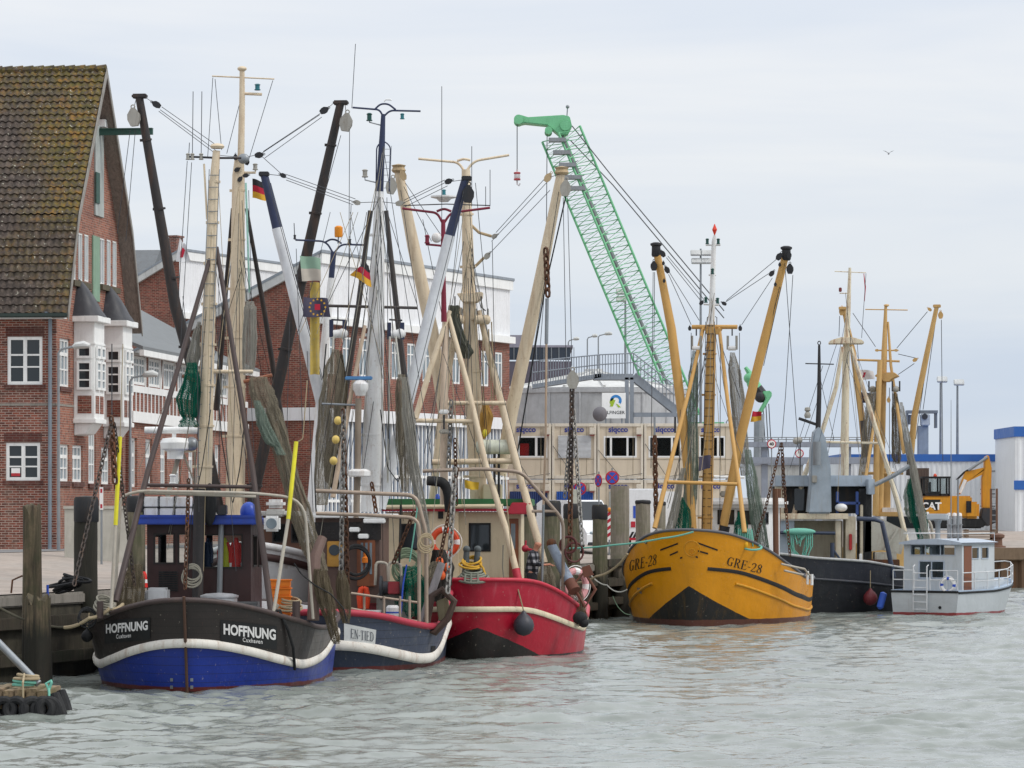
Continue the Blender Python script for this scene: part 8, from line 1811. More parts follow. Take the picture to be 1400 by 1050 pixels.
 m = MB(); sh = [(1104, 702), (1108, 660), (1109, 615), (1113, 590), (1121, 582), (1129, 600), (1136, 640), (1137, 702)]; m.prism([PX(x, y, -.3) for x, y in sh], c.Ri @ Vector((0, 1.0, 0))); m.build('funnel', fun, e, bevel=.06)
 tw('exhaust_pipe', 'steel', [(1117, 636, -.55), (1117, 604, -.55)], 11, 12); slab('pipe_bracket', 'block_grey', 1110, 1117, 650, 660, -.4, -.3)
 blkm = M('mast_black', '2a2a2d', .55, dirt_amt=.2)
 tw('black_mast', blkm, [(1118, 600, .2), (1120, 540, .2), (1120, 472, .2)], [8, 6.5, 3.5]); tw('black_yard', blkm, [(1101, 497, .2), (1140, 498, .2)], 1.6, 6); tw('black_bracket', blkm, [(1092, 572, .2), (1118, 581, .2)], 4, 6)
 m = MB(); m.torus(PX(1120, 469, .2), (0, 1, 0), .07, .02, 12, 5); m.build('mast_ring', blkm, e)
 m = MB(); q = PX(1104, 568, .2); m.lathe(q, [(.1, -.1), (.13, 0), (.1, .1), (.06, .14), (.12, .2), (.1, .3), (.02, .32)], 12); m.build('horn_lamp', 'block_grey', e)
 for px, py in ((1091, 603), (1094, 602)): m = MB(); m.ell(PX(px - 2, py, .3), .16, .12, .13); m.build('mast_lamp', 'block_grey', e)
 tw('lamp_pole', 'dark_steel', [(1094, 605, .3), (1094, 650, .3)], 1.6, 5)
 rc = M('mast_rusty_cream', 'd6cbb2', .6, var=.08, dirt='86481f', dirt_amt=.75); y = 1.6
 tw('main_mast', rc, [(1155, 700, y), (1155, 600, y), (1157, 475, y)], [11, 11, 10], 12); tw('top_mast', rc, [(1157, 475, y), (1160, 420, y), (1162, 366, y)], [10, 6.5, 4], 10)
 tw('yard', rc, [(1141, 371, y), (1184, 373, y)], 1.4, 5); tw('lamp_arm', rc, [(1148, 401, y), (1160, 401, y)], 1.6, 5); slab('red_lamp', 'red_brownish', 1147, 1151, 393, 399, 1.5, 1.6)
 m = MB(); q = PX(1158, 468, y); m.prism([PX(x, yy, y - .4) for x, yy in ((1134, 470), (1136, 465), (1150, 461), (1166, 461), (1180, 465), (1182, 470))], c.Ri @ Vector((0, .8, 0))); m.build('mast_platform', rc, e, bevel=.03)
 for pts in ([(1152, 474), (1143, 530), (1124, 590), (1100, 650), (1085, 705)], [(1163, 474), (1180, 530), (1205, 610), (1228, 690), (1244, 758)]): tw('mast_leg', rc, pts, [5, 6, 6.5, 7], 8, y=y - .6)
 lines(c, ((1160, 400), (1156, 600)), (1070, 1240, 600, 700), 8, 3, 11, .7)
 tw('mast_bar', rc, [(1118, 604), (1204, 606)], 3.4, 6, y=y - .4); tw('pennant', f_red2, [(1181, 374, y), (1183, 392, y), (1182, 412, y)], [1, 2, .6], 5)
 for a, b in (((1144, 470), (1100, 600)), ((1172, 470), (1186, 640)), ((1125, 500), (1080, 640)), ((1122, 520), (1140, 600)), ((1160, 480), (1128, 640)), ((1184, 374), (1178, 462))): tw('wire_rope', 'wire', [a, b], .9, 4, y=1.4)
 tw('davit', 'steel', [(1196, 663, -.3), (1222, 650, -.3), (1243, 637, -.3)], 6, 8); nv = M('pipe_navy', '3a4458', .5, dirt_amt=.2)
 tw('gantry_pipe', nv, [(1171, 709, -.2), (1196, 710, -.2), (1206, 714, -.2), (1214, 750, -.2), (1222, 790, -.2)], 6.5, 10); tw('deck_pipe', nv, [(1066, 728, -.1), (1142, 729, -.1)], 4.5, 8); tw('deck_stay', nv, [(1138, 742, -.1), (1138, 768, -.1)], 6, 8); tw('deck_stay', nv, [(1138, 750, -.1), (1154, 772, -.1)], 3, 6)
 stm = M('trawl_door_pale', 'b4b2a6', .6, dirt='80502c', dirt_amt=.45); m = MB(); m.prism([PX(x, yy, .6) for x, yy in ((1182, 755), (1184, 705), (1205, 709), (1241, 727), (1232, 758), (1206, 752))], c.Ri @ Vector((0, .12, 0))); td = m.build('trawl_door', stm, e)
 m = MB(); m.bar(PX(1210, 752, .5), PX(1228, 722, .5), .08); m.build('door_rib', stm, td)
 slab('net_drum_base', 'rust_chain', 1186, 1230, 765, 790, .5, 1.5); slab('deck_gear', stm, 1196, 1226, 755, 770, .6, 1.4); slab('blue_canister', cargo_blue, 1189, 1193, 771, 777, -.1, .1); slab('white_canister', white_p, 1175, 1179, 757, 766, -.1, .1)
 tw('chain_post', MATS['post_rusty'], [(1062, 775, -.6), (1065, 668, -.6)], 6.5, 8)
 k = Ctx('rope_coil', 'hanks of teal rope hung over the rail of the black hulled boat', 'rope', W(1093, 770, 139.3), 0)
 rnd = random.Random(3)
 for i in range(14):
  x = (i - 6.5) * .075; z0 = 1.18; d = rnd.uniform(.75, 1.35) if abs(x) > .2 else rnd.uniform(.2, .6)
  m = MB(); s = -1 if x < 0 else 1; m.tube([(x, 0, z0), (x * .95 + .03, -.06, z0 - d * .5), (x * .5, -.04, z0 - d), (x * .1 + .03, .0, z0 - d * .96), (x * .8 - .05, .04, z0 - d * .5), (x + .03, .05, z0)], .022, 5); m.build('rope_strand', 'rope_teal', k.e)
 m = MB(); m.ell((0, 0, 1.2), .62, .14, .14); m.build('rope_bundle', 'rope_teal', k.e)
 ball_fender('dark red ball fender hanging on the black hull', 1190, 818, 10, 138.6, M('fender_maroon', '6e2a30', .5, dirt_amt=.25), (1190, 780))
 k = Ctx('fender', 'blue sausage fender between the black hull and the white motor boat', 'fender', W(1206, 822, 137.2)); m = MB(); m.tube([(.08, 0, .34), (.06, 0, .3), (-.08, 0, -.22), (-.1, 0, -.3)], [.04, .13, .13, .05], 12); m.build('fender_body', M('fender_blue', '2f55b0', .5, dirt_amt=.15), k.e)
redx = M('extinguisher_red', 'b02c2c', .5, dirt_amt=.2); f_red2 = f_red; M('red_brownish', '7a3030', .5)
boat_black()
def boat_far():
 th = .2; c = Ctx('fishing_cutter', 'far fishing cutter with ochre masts and ochre boom behind the black boat', 'fishing boat', (W(1195, 800, 152).x, 152, 0), th); e = c.e
 H = Hull(c, 13, 5.2, [(0, 2.6), (.2, 2.0), (.4, 1.5), (1, 1.6)], [(0, 1.7), (.2, 1.2), (.4, .7), (1, .8)], tb=.35, rake=.8)
 H.shell('hull', painted_hull('hull_far_white', 'd0d2d2', [], .5), lambda t: -.5, H.zr, 6); H.shell('bulwark', [om2, white_p], H.zr, H.zs, 3, .08); H.deck_plate(deck_m)
 y0 = 2.2
 def sl(name, mat, px0, px1, py0, py1, y0, y1, bev=.02):
  a, b = c.q(px0, py1, y0), c.q(px1, py0, y0); m = MB(); m.box(a.x, b.x, y0, y1, a.z, b.z); return m.build(name, mat, e, bevel=bev)
 sl('wheelhouse', white_p, 1208, 1262, 700, 770, 4.5, 7.5); sl('window_band', 'glass', 1212, 1258, 706, 722, 4.44, 4.5); sl('white_locker', white_p, 1206, 1228, 694, 702, 2.0, 3.0); sl('winch_frame', om2, 1196, 1232, 700, 706, 1.8, 2.6); sl('side_plate', om2, 1203, 1217, 640, 706, 2.4, 2.6)
 yl = 2.2
 T(c, 'main_mast', om2, [(1203, 705, yl), (1206, 600, yl), (1209, 480, yl), (1211, 418, yl)], [9, 9, 8, 4], 10); T(c, 'mast_second', om2, [(1197, 705, yl - .6), (1199, 600, yl - .6), (1203, 492, yl - .6)], [9, 8, 7], 10)
 m = MB(); m.lathe(c.q(1212, 418, yl), [(.05, -.04), (.12, 0), (.1, .05), (.02, .07)], 10); m.build('mast_cap', om2, e)
 T(c, 'yard', om2, [(1183, 423, yl), (1241, 424, yl)], 1.6, 5); T(c, 'yard', om2, [(1172, 492, yl), (1230, 494, yl)], 3, 6); T(c, 'yard', om2, [(1198, 479, yl), (1228, 479, yl)], 2.2, 6); m = MB(); m.prism([c.q(x, y, yl - .3) for x, y in ((1195, 514), (1202, 509), (1222, 509), (1229, 514), (1220, 518), (1216, 522), (1208, 522), (1204, 518))], (0, .6, 0)); m.build('mast_platform', om2, e, bevel=.03)
 for pts in ([(1206, 500, yl), (1192, 600, yl - 1), (1176, 700, yl - 1.6)], [(1214, 440, yl), (1218, 500, yl), (1236, 620, yl - 1)]): T(c, 'mast_leg', om2, pts, [3, 4, 5], 8)
 for pts, tip in (([(1244, 640, yl), (1250, 570, yl - .2), (1266, 490, yl - .4), (1281, 418, yl - .5)], (1281, 419)), ([(1182, 615, yl), (1178, 570, yl), (1166, 480, yl), (1153, 420, yl - .4)], (1152, 422))):
  T(c, 'boom', om2, pts, [8, 9, 8, 6], 10); m = MB(); q = c.q(*tip, yl - .5); m.box(q.x - .16, q.x + .16, q.y - .1, q.y + .1, q.z - .05, q.z + .08); m.build('boom_head', om2, e, bevel=.02)
 T(c, 'boom_foot', MATS['stay_grey'], [(1243, 650, yl), (1248, 590, yl - .1)], 9, 8); T(c, 'boom_foot', MATS['stay_grey'], [(1184, 625, yl), (1180, 575, yl - .1)], 9, 8)
 for px, py, s, a in ((1286, 431, 11, 0), (1271, 423, 7, -50), (1251, 492, 8, 60), (1225, 479, 6, 90), (1199, 479, 6, 90), (1151, 426, 12, 0), (1215, 547, 8, 0)): block(c, px, py, yl - .4, s, a, 'om_far')
 for a, b in (((1268, 426), (1226, 476)), ((1228, 512), (1250, 497)), ((1254, 490), (1228, 484)), ((1287, 437), (1289, 630)), ((1279, 440), (1262, 560)), ((1272, 460), (1252, 600)), ((1166, 428), (1197, 474)), ((1148, 432), (1147, 460)), ((1216, 530), (1216, 640)), ((1220, 530), (1221, 640))): wire(c, [(*a, yl - .4), (*b, yl - .3)])
 T(c, 'rig_bar', om2, [(1178, 647, yl), (1235, 647, yl)], 4, 6)
 Y = c.world(c.q(1210, 600, yl - .5)).y
 for px in (1193, 1225):
  for d in (-5, 5): a, b = c.q(px + d, 535, yl - .5), c.q(px + d, 521, yl - .5); m = MB(); m.bar(a, b, .06, .08); m.build('fork_plate', 'dark_steel', e)
  m = MB(); q = c.q(px, 532, yl - .5); m.ell(q, .14, .12, .14); m.build('net_roller', 'block_grey', e)
 net_bundle('brown grey net hanging right of the far ochre masts', [(1224, 538, 6), (1225, 565, 11), (1226, 600, 12), (1226, 625, 11), (1227, 634, 6)], Y, 'net_brown', 5, seed=41)
 net_bundle('grey net hanging left of the far ochre masts', [(1194, 530, 7), (1190, 560, 12), (1186, 600, 13), (1180, 650, 12)], Y, 'net_grey', 5, seed=42)
 net_bundle('grey net strand sloping beside the far ochre masts down to the right', [(1232, 550, 4), (1240, 600, 8), (1250, 650, 9), (1263, 720, 9), (1270, 745, 7)], Y - .8, 'net_pale', 4, seed=43)
 net_bundle('dark green trawl net hanging in front of the excavator', [(1247, 648, 4), (1250, 675, 14), (1257, 710, 18), (1263, 740, 14), (1265, 750, 8)], Y - .5, 'net_green', 6, seed=44)
 net_bundle('teal and ochre net fragment left of the dark green trawl net', [(1243, 655, 4), (1242, 680, 12), (1244, 700, 13), (1248, 715, 6)], Y - .3, 'net_sage', 4, seed=45)
 T(c, 'stern_hoop', pipe_w, [(1236, 695, 3), (1262, 703, 3), (1273, 716, 3), (1276, 740, 3)], 4, 8, bend=.2)
 Yf = Y + 1
 fg = flag('white flag with red print left of the far ochre masts', None, [(1177, 520), (1196, 518), (1194, 507), (1176, 505)], Yf, [f_white], seed=11, amp=.03); m = MB(); m.add([fg.at(x, y, Yf - .1) for x, y in ((1179, 517), (1182, 515), (1184, 509), (1181, 509))], [(0, 1, 2, 3)]); m.build('red_print', f_red, fg.e)
 fg = flag('grey blue starred flag left of the far ochre masts', None, [(1177, 551), (1194, 551), (1194, 538), (1177, 536)], Yf, [f_navy], seed=12, amp=.03)
 for i in range(8):
  a = R(45 * i); q = fg.at(1185 + 4 * math.cos(a), 544 + 4 * math.sin(a), Yf - .1); m = MB(); m.lathe(q, [(.025, 0), (.025, .01)], 5, (0, -1, 0)); m.build('gold_star', f_gold, fg.e)
om2 = M('om_far', 'c6a066', .5, var=.1, dirt='8a6830', dirt_amt=.25)
boat_far()
def motor_boat():
 a = math.pi + .60; st = W(1264, 842, 136.2); L, B = 6.6, 3.15
 ax = Vector((math.sin(.60), math.cos(.60), 0)); bow = Vector((st.x, st.y, 0)) + ax * L
 c = Ctx('motor_boat', 'small white motor boat with grey cabin and lifebuoy on its stern rail', 'motor boat', (bow.x, bow.y, 0), a); e = c.e
 H = Hull(c, L, B, [(0, 1.3), (.3, 1.08), (.6, .95), (1, .92)], [(0, 1.18), (.3, .98), (.6, .86), (1, .83)], tb=.55, a=1.7, b=1.4, ts=.6, cs=2, ds=1, stern=.9, wl=.86, wa=1.4, wb=1.0, rake=1.0)
 wb = M('gel_white', 'bcc2c6', .35, var=.05, dirt='8a8878', dirt_amt=.2); gb = M('cabin_grey_blue', 'aeb9c6', .45, var=.05, dirt_amt=.12); db = M('deck_blue_grey', 'aebfd2', .5, dirt_amt=.15)
 H.shell('hull', painted_hull('hull_gel', 'bcc2c6', [(0, 0, -1, .09, '8a3a3e')], .35, '8a8878', .12), lambda t: -.4, H.zr, 6); H.shell('toe_rail', [db, db], H.zr, H.zs, 2, .05)
 H.rail('rubbing_strake', 'black_rubber', H.zr, .04, off=.01)
 m = MB(); pts = [H.P(1, .86, s) for s in (-1, 1)]; m.tube(pts, .045, 8); m.build('transom_strake', 'black_rubber', e)
 m = MB(); T_ = H.ts(30); vs = []
 for t in T_: z = H.zs(t) - .08; vs += [H.P(t, z, -1) * .985, H.P(t, z, 1) * .985]
 m.add(vs, [(2 * i, 2 * i + 1, 2 * i + 3, 2 * i + 2) for i in range(len(T_) - 1)]); m.build('deck', db, e)
 yc0, yc1, hw = 3.3, 5.95, 1.22; zd = .85; z1 = CZ + (690 - 742) * 138 / FPX; m = MB()
 def bx(m, x0, x1, y0, y1, za, zb): m.box(x0, x1, y0, y1, za, zb)
 wins = [(-.5, .6, 1.33, 2.02)]; up = [(-.95, .95, 2.2, 2.62)]
 wall(m, (0, yc1, 0), (1, 0, 0), (0, 1, 0), [-hw, hw], [zd - .05, z1], wins + up, .05); sw = [(yc0 + .5, yc0 + 1.1, z1 - .6, z1 - .15), (yc0 + 1.3, yc0 + 1.9, z1 - .6, z1 - .15)]
 for s in (-1, 1): wall(m, (s * hw, 0, 0), (0, 1, 0), (s, 0, 0), [yc0, yc1], [zd - .05, z1], sw, .05)
 wall(m, (0, yc0, 0), (1, 0, 0), (0, -1, 0), [-hw, hw], [zd - .05, z1], [(-.9, -.1, z1 - .6, z1 - .12), (.1, .9, z1 - .6, z1 - .12)], .05)
 m.build('cabin', wb, e, smooth=None)
 window(c, (0, yc1, 0), (1, 0, 0), (0, 1, 0), wins[0], .05, cols=[(.5, .04)], glass='cab_glass', frame='window_rubber' if False else gb, back=.05); window(c, (0, yc1, 0), (1, 0, 0), (0, 1, 0), up[0], .03, cols=[(.33, .03), (.66, .03)], glass='cab_glass', frame=gb, back=.05)
 for s in (-1, 1):
  for h in sw: window(c, (s * hw, 0, 0), (0, 1, 0), (s, 0, 0), h, .03, glass='cab_glass', frame=gb, back=.045)
 m = MB(); n = 10;
 m.grid(lambda u, v: Vector(((2 * u - 1) * (hw + .1), yc0 - .15 + v * (yc1 - yc0 + .35), z1 + .02 + .14 * (1 - (2 * u - 1) ** 2))), n, 4); m.grid(lambda u, v: Vector(((2 * u - 1) * (hw + .1), yc0 - .15 + v * (yc1 - yc0 + .35), z1 - .05)), n, 4)
 m.grid(lambda u, v: Vector(((2 * u - 1) * (hw + .1), yc1 + .2, z1 - .05 + v * (.07 + .14 * (1 - (2 * u - 1) ** 2)))), n, 2); m.build('cabin_roof', gb, e)
 m = MB(); m.box(-hw - .02, -hw + .01, yc1 - .75, yc1 - .15, zd, z1 - .1); m.build('cabin_door', M('door_mahogany', '7a4a32', .5), e)
 m = MB(); m.box(-.7, .7, .9, yc0, zd, zd + .38); m.build('fore_cabin', wb, e, bevel=.06)
 def rail(pts, name='rail', r=.02): m = MB(); m.tube(pts, r, 6); return m.build(name, rl, e)
 rl = M('rail_white', 'd0d2d4', .4, dirt_amt=.2)
 for zo in (.35, .68):
  P = [H.P(t, H.zs(t), -1) * .96 + Vector((0, 0, zo)) for t in (.98, .8, .6, .4, .2, .05, 0)] + [H.P(t, H.zs(t), 1) * .96 + Vector((0, 0, zo)) for t in (.05, .2, .4)]
  rail(P)
 for t in (.98, .85, .7, .55, .4, .28, .16, .06): p = H.P(t, H.zs(t), -1) * .96; rail([p, p + Vector((0, 0, .68))], 'rail_post')
 for zo in (.4, .75): rail([Vector((-1.35, L - .05, .9 + zo)), Vector((-.2, L - .05, .9 + zo))]); rail([Vector((.45, L - .05, .9 + zo)), Vector((1.35, L - .05, .9 + zo))])
 for x in (-1.35, -.9, -.2, .45, .9, 1.35): rail([Vector((x, L - .05, .9)), Vector((x, L - .05, 1.65))], 'rail_post')
 for x in (.42, -.15): m = MB(); m.tube([(x, L - .02, 1.85), (x, L + .1, 1.8), (x, L + .1, .12)], .025, 6); m.build('ladder_rail', rl, e)
 for i in range(6): m = MB(); m.tube([(.42, L + .1, .2 + i * .27), (-.15, L + .1, .2 + i * .27)], .02, 5); m.build('ladder_rung', rl, e)
 m = MB(); m.lathe((-.65, L + .01, .28), [(.06, 0), (.06, .02)], 12, (0, 1, 0)); m.build('outlet', 'black_rubber', e)
 for zo in (.36,): P = [(-hw, yc0, z1 + .02), (-hw, yc0, z1 + zo), (-hw, yc1, z1 + zo), (hw, yc1, z1 + zo), (hw, yc0, z1 + zo), (hw, yc0, z1)]; rail([Vector(p) for p in P], 'roof_rail', .016)
 T_y = yc1 - .6
 m = MB(); m.box(-.35, .55, T_y - .1, T_y + .1, z1 + .85, z1 + 1.1); m.build('radar_scanner', wb, e, bevel=.05); m = MB(); m.lathe((.1, T_y, z1 + .1), [(.16, 0), (.1, .1), (.1, .6), (.16, .75)], 12); m.build('radar_post', 'steel', e)
 m = MB(); m.tube([(-.85, yc1 - .4, z1 + .05), (-.85, yc1 - .4, z1 + 2.4)], .035, 6); m.build('light_mast', 'steel', e); m = MB(); m.tube([(.3, yc0 + .6, z1), (.3, yc0 + .6, z1 + 5.4)], [.03, .008], 5); m.build('whip_aerial', 'steel', e)
 w = c.world((-.55, L + .08, 1.3)); ring_buoy('white lifebuoy with blue bands on the stern rail of the motor boat', 1296, 800, 11, w.y - .1, s_white, cargo_blue, tilt=(-.5, -1, 0))
motor_boat()
# ================================================================== person
def person():
 c = Ctx('person', 'man in black and grey checked jacket standing with head bowed on the red cutter', 'person', red.world(Vector((red.q(727, 790, 2.5).x, 2.5, 1.34))), .15); c.e.scale = (1.28, 1.28, 1.03)
 def skin(name, chains, mat, extra=None, sub=2, scale=1.0):
  vs, es, rs, idx = [], [], [], {}
  for ch in chains:
   prev = None
   for p in ch:
    key = tuple(round(x, 3) for x in p[:3])
    if key not in idx: idx[key] = len(vs); vs.append(p[:3]); rs.append(p[3] if isinstance(p[3], tuple) else (p[3], p[3]))
    i = idx[key]
    if prev is not None and (prev, i) not in es: es.append((prev, i))
    prev = i
  me = bpy.data.meshes.new(name); me.from_pydata(vs, es, []); o = bpy.data.objects.new(name, me); COL.objects.link(o)
  md = o.modifiers.new('skin', 'SKIN'); md.use_smooth_shade = True
  for i, r in enumerate(rs): me.skin_vertices[0].data[i].radius = (r[0] * scale, r[1] * scale)
  me.skin_vertices[0].data[0].use_root = True
  s = o.modifiers.new('sub', 'SUBSURF'); s.levels = sub; s.render_levels = sub
  dg = bpy.context.evaluated_depsgraph_get(); dg.update(); ev = bpy.data.meshes.new_from_object(o.evaluated_get(dg))
  m = MB(); m.add([v.co.copy() for v in ev.vertices], [tuple(p.vertices) for p in ev.polygons]); bpy.data.objects.remove(o)
  if extra: extra(m)
  return m.build(name, mat, c.e, smooth=80)
 pel, wai, che, nek = (0, 0, .93), (0.01, 0, 1.1), (.03, 0, 1.34), (.07, 0, 1.47)
 def arm(s):
  sh, el, wr = (.035, s * .17, 1.40), (.07, s * .245, 1.13), (.3, s * .13, 1.10)
  return sh, el, wr
 def body_chains():
  C = [[(*pel, .1), (*wai, .09), (*che, .1), (*nek, .055), (.10, 0, 1.55, .065), (.135, 0, 1.62, (.085, .09)), (.14, 0, 1.70, .075)]]
  for s in (-1, 1):
   sh, el, wr = arm(s); C.append([(*che, .1), (*sh, .06), (*el, .046), (*wr, .03), (wr[0] + .06, wr[1] - s * .02, wr[2] + .01, (.036, .022))])
   pm = (wr[0] + .06, wr[1] - s * .02, wr[2] + .01, (.036, .022))
   for f, (dy, ln) in enumerate(((-.03, .075), (-.01, .085), (.01, .08), (.028, .065))):
    C.append([pm, (wr[0] + .11, pm[1] + dy, wr[2] + .005, .010), (wr[0] + .11 + ln * .55, pm[1] + dy * 1.1, wr[2] - .01, .009), (wr[0] + .11 + ln * .85, pm[1] + dy * 1.1 - s * .01, wr[2] - .035, .008)])
   C.append([pm, (wr[0] + .07, pm[1] - s * .045, wr[2] + .03, .011), (wr[0] + .11, pm[1] - s * .055, wr[2] + .035, .009)])
   C.append([(*pel, .1), (0, s * .1, .84, .075), (.03, s * .11, .48, .062), (0, s * .11, .1, .045), (.12, s * .12, .05, (.045, .035)), (.2, s * .125, .04, (.04, .025))])
  return C
 def face(m):
  h = Vector((.135, 0, 1.63)); f = Vector((.85, 0, -.52)).normalized(); u = Vector((.52, 0, .85)).normalized()
  m.tube([h + f * .085 + u * .03, h + f * .115 - u * .005, h + f * .09 - u * .015], [.012, .017, .012], 8)
  for s in (-1, 1): m.ell(h + f * .085 + u * .03 + Vector((0, s * .032, 0)), .011); m.ell(h + Vector((-.005, s * .088, 0)), .02, .01, .032)
  m.ell(h + f * .088 - u * .045, .014, .026, .007)
 skin_m = M('skin', 'b98068', .5, var=.1, dirt_amt=0, bump=0, spec=.3)
 skin('body', body_chains(), skin_m, face)
 t = NT('plaid_wool'); sp = t.node("ShaderNodeSeparateXYZ"); t.link(t.tc.outputs['Object'], sp.inputs[0])
 def band(v, f): return t.math('GREATER_THAN', t.math('SINE', t.math('MULTIPLY', v, f)), .1)
 g1 = band(sp.outputs[2], 38); g2 = band(t.math('ADD', sp.outputs[0], t.math('MULTIPLY', sp.outputs[1], .8)), 38)
 col = t.ramp(t.math('MULTIPLY', t.math('ADD', g1, g2), .5), [(.2, lin('1c1d22')), (.5, lin('3e3f46')), (.9, lin('9d9ca0'))]); t.color(col); t.b.inputs['Roughness'].default_value = .95; t.bump(t.noise(40), .3, .01)
 J = [[(0, 0, .8, .15), (0, 0, .93, .155), (*wai, .15), (*che, .16), (.055, 0, 1.45, .09), (.08, 0, 1.49, .06)]]
 for s in (-1, 1): sh, el, wr = arm(s); J.append([(*che, .16), (*sh, .09), (*el, .07), (wr[0] - .03, wr[1], wr[2], .055)])
 skin('jacket', J, t.m)
 Tz = [[(0, 0, .95, .14), (0, 0, .86, .14)]]
 for s in (-1, 1): Tz.append([(0, 0, .86, .14), (0, s * .1, .76, .105), (.03, s * .11, .48, .082), (0, s * .11, .1, .075)])
 skin('trousers', Tz, M('trousers_dark', '26272c', .9, dirt_amt=.1))
 for s in (-1, 1): skin('shoe', [[(-.04, s * .11, .06, (.05, .045)), (.08, s * .118, .045, (.05, .04)), (.21, s * .125, .035, (.042, .028))]], 'black_rubber')
person()
# ================================================================== piles, ropes, pontoon
def waterside():
 Yp = lambda px, off=.75: (-11.8 - .32 * 84) / ((px - 700) / FPX - .32) - off
 pile(44, 686, 27, 82.0, -1, 'tall rotten brown mooring pile with mossy top at the left edge', mat='pile_rotten', rot=True); pile(52, 812, 36, 81.2, -1, 'short thick rotten pile in front of the tall brown pile', mat='pile_rotten', rot=True)
 pile(118, 681, 31, 88.6, 1.6, 'thick green mooring pile with black cap behind the left bow of the blue cutter', M('pile_cap_b', '25272a', .7), 714); pile(186, 680, 24, 93, 0, 'dark mooring pile half hidden behind the blue wheelhouse', MATS['pile_cap_b'], 700)
 pile(724, 690, 18, Yp(724), -1, 'mooring pile half hidden behind the cream wheelhouse door', MATS['pile_cap_b'], 706)
 pile(755, 686, 22, Yp(755), -1, 'black capped pile behind the grey stanchion of the red cutter', MATS['pile_cap_b'], 706)
 pile(782, 690, 22, Yp(782), -1, 'black capped pile behind the heavy rusty chain', MATS['pile_cap_b'], 709); pile(820, 691, 20, Yp(820), -1, 'black capped pile directly left of the tall grey pile', MATS['pile_cap_b'], 710)
 pile(847, 664, 25, Yp(847), -1, 'tall uncapped grey pile left of the ochre bow', mat='pile_grey'); pile(879, 685, 20, Yp(879), -1, 'grey pile with thin dark cap behind the left rail of the ochre boat', MATS['pile_cap_b'], 689, mat='pile_grey'); pile(903, 687, 14, Yp(903), -1, 'slim grey pile behind the left ochre frame leg', MATS['pile_cap_b'], 691, mat='pile_grey')
 for px, y0, y1 in ((838, 770, 782), (846, 800, 812)):
  q = W(px, y0, Yp(px, 1.4));
 c = Ctx('fender_timber', 'dark horizontal timbers bolted between the piles left of the ochre bow', 'timber', W(845, 845, Yp(845, 1.0)))
 for py in (770, 797, 822): m = MB(); a, b = c.at(828, py, Yp(828, 1.15)), c.at(866, py - 2, Yp(866, 1.15)); m.bar(a, b, .22, .28); m.build('beam', MATS['whaler_timber'], c.e, bevel=.02)
 def rope(label, pts, r, mat, sag=0.0, name='mooring_rope'):
  P = [W(*p) for p in pts]; c = Ctx(name, label, 'rope', P[0]); m = MB()
  m.rope([p - P[0] for p in P], r, sag, 6, 14); m.build('strand', mat, c.e); return c
 rope('dark mooring rope sagging from the left edge to the bow of the blue cutter', [(-20, 818, 81.0), (75, 857, 81.4), (140, 836, 80.9)], .028, MATS['rope_dark'], .12)
 rope('tan mooring rope looped over the left bow of the blue cutter', [(88, 858, 81.2), (122, 845, 80.8), (150, 832, 81.0), (168, 826, 81.6)], .04, 'rope_tan', .05)
 rope('teal mooring line stretched left from the top of the ochre bow', [(948, 727, 122.6), (905, 736, 122.9), (840, 745, 124), (770, 750, 125.6)], .03, 'rope_teal', .03)
 rope('tan mooring rope from the left side of the ochre bow to the piles', [(858, 757, 124.4), (838, 778, 125), (815, 788, 125.4), (790, 797, 126)], .045, 'rope_tan', .05)
 rope('thin pale rope hanging from the piles to the waterline of the ochre bow', [(800, 775, 126), (830, 800, 125.4), (857, 806, 124.5)], .022, 'rope_white', .15)
 rope('thin green line hanging slack at the left of the ochre bow', [(838, 815, 125), (848, 833, 124.8), (862, 840, 124.4)], .014, 'rope_sage', .06)
 c = Ctx('pontoon', 'weathered floating pontoon with hanging tyres at the lower left corner', 'pontoon', (W(40, 980, 71.2).x, 71.2, 0), 0)
 x0, x1 = c.at(-150, 950, 71.2).x, c.at(77, 950, 71.2).x; pw = wood_mat('pontoon_wood', '4a3f30', '9a8468', '5c5630', sc=(8, 2, 8))
 for i in range(int((x1 - x0) / .22)):
  m = MB(); a = x0 + i * .22; h = .5 + .02 * math.sin(i * 2.3); m.box(a, a + .205, -.05 + .03 * math.sin(i * 1.7), 2.1, .12, h); m.build('plank', pw, c.e, bevel=.015)
 m = MB(); m.box(x0, x1 - .02, .02, 2.0, -.5, .12); m.build('float_box', 'black_rubber', c.e)
 for i, (px, w) in enumerate(((5, .3), (21, .26), (44, .25), (58, .22), (66, .2))):
  m = MB(); q = c.at(px, 966, 71.0); m.torus((q.x, -.16, .12), (.15 * (-1) ** i, -1, .2), .19, .085, 20, 9); m.build('tyre', 'black_rubber', c.e)
 m = MB(); m.tube([(x1 - .05, .1, .42), (x1 + .02, .05, .2), (x1 + .12, 0, -.05)], [.1, .13, .12], 10); m.build('corner_tyre', 'black_rubber', c.e); m = MB(); m.tube([(x1 - .02, .9, .42), (x1 + .05, .8, .2), (x1 + .14, .7, -.05)], [.1, .13, .12], 10); m.build('corner_tyre', 'black_rubber', c.e)
 m = MB(); m.tube([c.at(-30, 850, 72.3), c.at(53, 935, 71.9)], .075, 12); m.build('ramp_rail', 'steel', c.e)
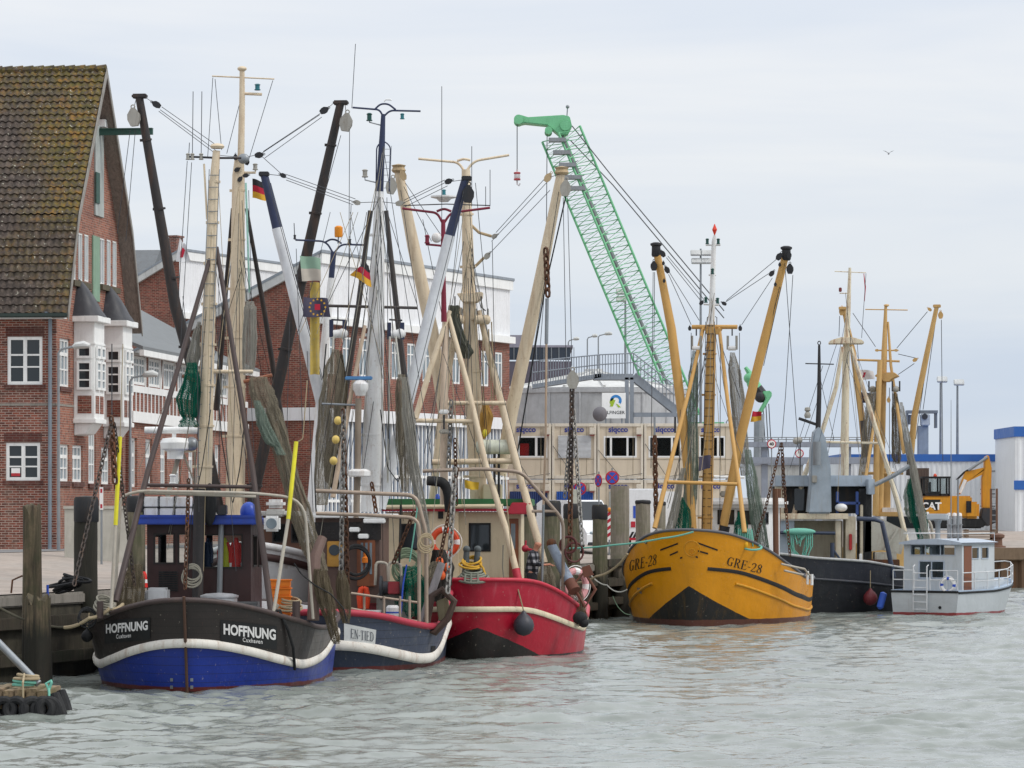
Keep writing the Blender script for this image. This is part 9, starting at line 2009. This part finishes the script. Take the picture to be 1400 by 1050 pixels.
 m = MB()
 k = Ctx('rope_coil', 'teal and tan ropes coiled on the pontoon', 'rope', W(32, 938, 71.9))
 for i in range(4): m = MB(); m.torus((.03 * i, 0, .03 + i * .06), (.1 * (i % 2), 0, 1), .2 + .02 * (i % 3), .03, 20, 6); m.build('rope_strand', 'rope_teal' if i in (0, 1) else 'rope_tan', k.e)
 m = MB(); m.tube([(.05, -.25, .25), (.09, -.75, .1), (.1, -.8, -.25)], .022, 6); m.build('rope_end', 'rope_tan', k.e)
 k = Ctx('rope_knot', 'bright teal rope end knotted at the right corner of the pontoon', 'rope', W(67, 943, 71.3)); m = MB()
 m.tube([(0, 0, .0), (-.06, 0, .12), (.02, .02, .16)], .03, 6); m.tube([(0, 0, .0), (.05, 0, .14), (.03, .03, .18)], .03, 6); m.tube([(0, -.02, .02), (.02, -.14, -.1), (.02, -.16, -.3)], .028, 6); m.build('rope_strand', 'rope_teal', k.e)
 k = Ctx('hose_pile', 'dark hoses and rope piled on the quay edge between the two left piles', 'hose', W(100, 803, 85.6)); k.e.location.z = 2.0
 rnd = random.Random(8)
 for i in range(7): m = MB(); m.torus((rnd.uniform(-.4, .4), rnd.uniform(-.2, .2), .1 + .05 * i), (rnd.uniform(-.4, .4), rnd.uniform(-.4, .4), 1), rnd.uniform(.2, .38), .035, 22, 6); m.build('hose_loop', 'black_rubber', k.e)
 k = Ctx('ladder_pipe', 'blue pipe running down the quay wall beside the rotten pile', 'pipe', W(65, 830, 82.4)); m = MB(); m.tube([(0, 0, .5), (0.02, 0, -1.0)], .03, 6); m.build('pipe', cargo_blue, k.e)
 k = Ctx('mooring_hoop', 'thin steel hoop standing on the quay edge at the far left', 'hoop', W(30, 805, 85)); m = MB(); m.tube([(-.25, 0, -.1), (-.22, 0, .2), (0, 0, .3), (.22, 0, .22), (.26, 0, -.1)], .025, 6); m.build('hoop_bar', 'rust_chain', k.e)
rope_mat('rope_dark', '5a5648'); rope_mat('rope_sage', '7f9c80')
waterside()
